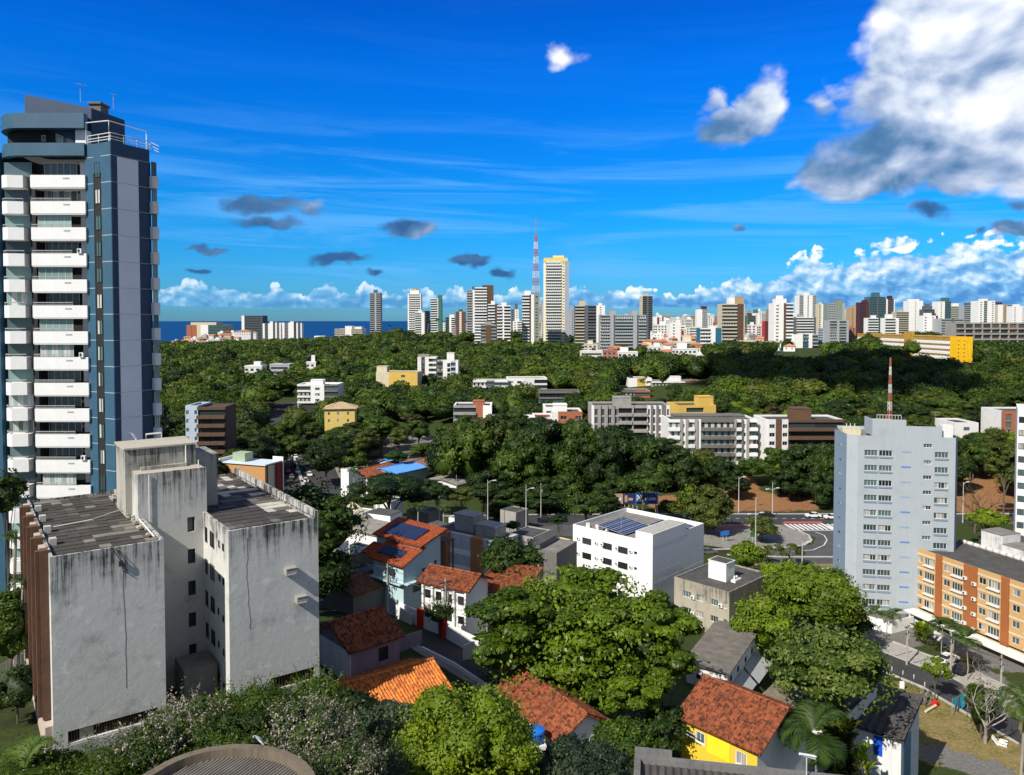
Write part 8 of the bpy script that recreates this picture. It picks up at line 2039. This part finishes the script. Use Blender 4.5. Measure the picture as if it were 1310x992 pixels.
# ------------------------------------------------------------------ our own roofs at the bottom edge
def near_roof():
    z = -24.5; a, b = W(812, 962, z), W(1124, 994, z); c0 = W(800, 1010, z); t = Vector((b.x-a.x, b.y-a.y)); w_ = t.length; t.normalize(); yaw = math.atan2(t.y, t.x)
    o = thing('ribbed_roof_building', 'building with dark ribbed roof and mossy parapet at the bottom edge', 'building', (a.x, a.y, z-10.0), yaw); m = MB()
    m.box(0, w_+6, -.35, .0, 8.4, 9.9).box(-.003, .35, -9, -.351, 8.4, 9.85).box(0, w_*.16, .003, .3, 9.0, 10.15).box(-.3, w_+6, -9, -.352, 0, 8.5); m.build('parapet', M_grimy('mossy_parapet', (.17,.17,.165), (.03,.03,.03), .9, None, .6), o)
    m = MB(); sheet(m, (.36,-9,8.75),(w_+6,-9,8.75),(w_+6,-.36,9.55),(.36,-.36,9.55), per=.42, amp=.07, row=0, th=.05); m.build('roof', M_flutd, o)
    p = W(1032, 968, z+1); q = thing('roof_aerial', 'white crossed aerial dish on the ribbed roof edge', 'antenna', (p.x, p.y, p.z-1.0), .4)
    MB().tube([(0,0,-.2),(0,0,1.1)], .035, 5).build('mast', M_pole, q); m = MB().poly([(-.55,0,.55),(-.45,0,.35),(.55,-.1,-.05),(.5,-.1,.22)], [(0,1,2,3)]).tube([(-.5,0,.45),(.55,-.1,.1)], .06, 5); m.xf(Matrix.Translation((0,0,.8))); m.build('dish_panel', M_balw, q)
near_roof()
def round_roof():
    z = -22.5; c = W(286, 1012, z); R_ = 4.6; o = thing('round_roof_building', 'round building with stained curved parapet and ribbed roof at the bottom edge', 'building', (c.x, c.y, z-8), -.45)
    P = [(math.cos(math.pi*k/28)*R_, math.sin(math.pi*k/28)*R_*.86) for k in range(29)]; Q = [(x*.90, y*.90) for x, y in P]; P2 = [(R_+.2,-4)]+P+[(-R_-.2,-4)]; Q2 = [(R_*.9+.2,-4)]+Q+[(-R_*.9-.2,-4)]; m = MB(); n = len(P2)
    V = [(x,y,0) for x,y in P2]+[(x,y,8) for x,y in P2]+[(x,y,8) for x,y in Q2]+[(x,y,7.4) for x,y in Q2]
    for i in range(n-1): m.poly([V[i],V[i+1],V[n+i+1],V[n+i]], [(0,1,2,3)]).poly([V[n+i],V[n+i+1],V[2*n+i+1],V[2*n+i]], [(0,1,2,3)]).poly([V[2*n+i],V[2*n+i+1],V[3*n+i+1],V[3*n+i]], [(0,1,2,3)])
    m.build('parapet', M_grimy('parapet_stained', (.17,.14,.105), (.04,.035,.03), .9, None, .8), o)
    m = MB()
    for k in range(44):
        x = -R_*.9+R_*1.8*(k+.5)/44; y1 = math.sqrt(max(0, (R_*.9)**2-x*x))*.86; m.tube([(x,-4,7.5),(x,y1-.05,7.5)], .062, 6)
    m.face([(x,y,7.42) for x, y in Q2]); m.build('roof', M_plain('ribbed_roof_dusty', (.20,.185,.165), .9, .3, 1), o)
    m = MB().box(R_*.25, R_*.9, -3.9, -2.2, 7.6, 7.7); m.build('panel', M_plain('pale_yellow_panel', (.62,.60,.22), .8, .05, 1), o)
round_roof()
dish(333, 944, 42, 'satellite_dish', 'bluish dish on the curved parapet of the round roof', .40, 2.4)
# ------------------------------------------------------------------ wording for the many
def place_words(items, lm, noun):
    """label by order next to a landmark: items = (px, obj, adjective)"""
    items = sorted(items, key=lambda q: q[0]); seenl = {}
    for px, o, adj in items:
        best = min(lm, key=lambda l: abs(l[0]-px)); side = 'right' if px >= best[0] else 'left'; seenl.setdefault((best, side), []).append((abs(px-best[0]), o, adj))
    for (l, side), L_ in seenl.items():
        for i, (dd, o, adj) in enumerate(sorted(L_, key=lambda q: q[0])): o['label'] = '%s %s, %s %s of the %s' % (adj, noun, ORD[min(i, 19)], side, l[1])
LMK = [(680,'giant mast'),(712,'yellow crowned tower'),(750,'dark concrete tower'),(827,'lone grey brown tower'),(905,'red capped tower'),(938,'beige banded tower'),(1002,'tall white tower'),(1034,'ribbed white tower'),(1070,'green grey tower'),(1106,'maroon tower'),(1123,'teal glass tower'),(1172,'twin slab tower'),(1208,'slanted glass tower'),(1262,'grey striped white tower'),(610,'brown slab tower')]
for gname, noun in (('far skyline blocks','block on the farthest skyline'),('middle skyline blocks','block behind the towers'),('lower city blocks','block low in the city'),('ridge blocks between towers','ridge block'),('low blocks at the forest edge','low block at the forest edge')):
    place_words([(px, o, CN[mi]) for px, o, mi, d in CITY if o['group'] == gname], LMK, noun)
for o_ in (True, False):
    hs2 = [q for q in HOUSES if q[3] == o_ and not q[2].get('label')]
    for gname, lm in (('small orange roofed houses of the hillside', [(838,'glassy slab'),(864,'plain white tower'),(908,'blue flanked block'),(938,'beige banded tower'),(1000,'tall white tower'),(712,'yellow crowned tower')]), ('coastal village houses on the left hill', [(262,'brick hotel block'),(322,'grey glass slab')])):
        for band in range(7):
            sel = [(q[0], q[2], 'orange roofed' if o_ else 'flat roofed') for q in hs2 if q[2]['group'] == gname and int((q[1]-420)//6) == band]
            place_words(sel, lm, 'house, %s row down' % ORD[band])
# trees: by band of depth and the nearest landmark
TL = [(262,'brown apartment block'),(365,'tree lined avenue'),(430,'yellow villa'),(508,'yellow tan college'),(560,'blue glass college block'),(627,'low college roof'),(675,'white stepped college'),(725,'brick and white block'),(800,'grey concrete apartments'),(866,'long faculty building'),(910,'striped apartments'),(1027,'brown banded apartments'),(1140,'bluish tower mast'),(1235,'low white roofed house'),(1295,'brick building')]
KW = {'broad':'green','dense':'dark green','olive':'olive green','bright':'bright green','brown':'brownish','airy':'thin leaved'}
bands = {}
for (o, k, px, py, d) in TREES:
    if o.get('label'): continue
    b = 0 if o['group'].startswith('tall') else (1 if d < 270 else 2 if d < 320 else 3 if d < 380 else 4)
    bands.setdefault(b, []).append((px, o, KW.get(k, 'green')))
nouns = {0:'tall avenue tree',1:'tree in the closest wooded belt',2:'tree in the second wooded belt',3:'tree in the third wooded belt',4:'tree far up the wooded slope'}
for b, L_ in bands.items(): place_words(L_, TL, nouns[b])
seen_l = {}
for o in bpy.data.objects:
    if o.parent is None and o.get('label'): seen_l.setdefault(o['label'], []).append(o.name)
print('DUP LABELS', [(k, v) for k, v in seen_l.items() if len(v) > 1][:10]); print('OBJS', len(bpy.data.objects), 'leaves', sum(o.type == 'MESH' for o in bpy.data.objects))
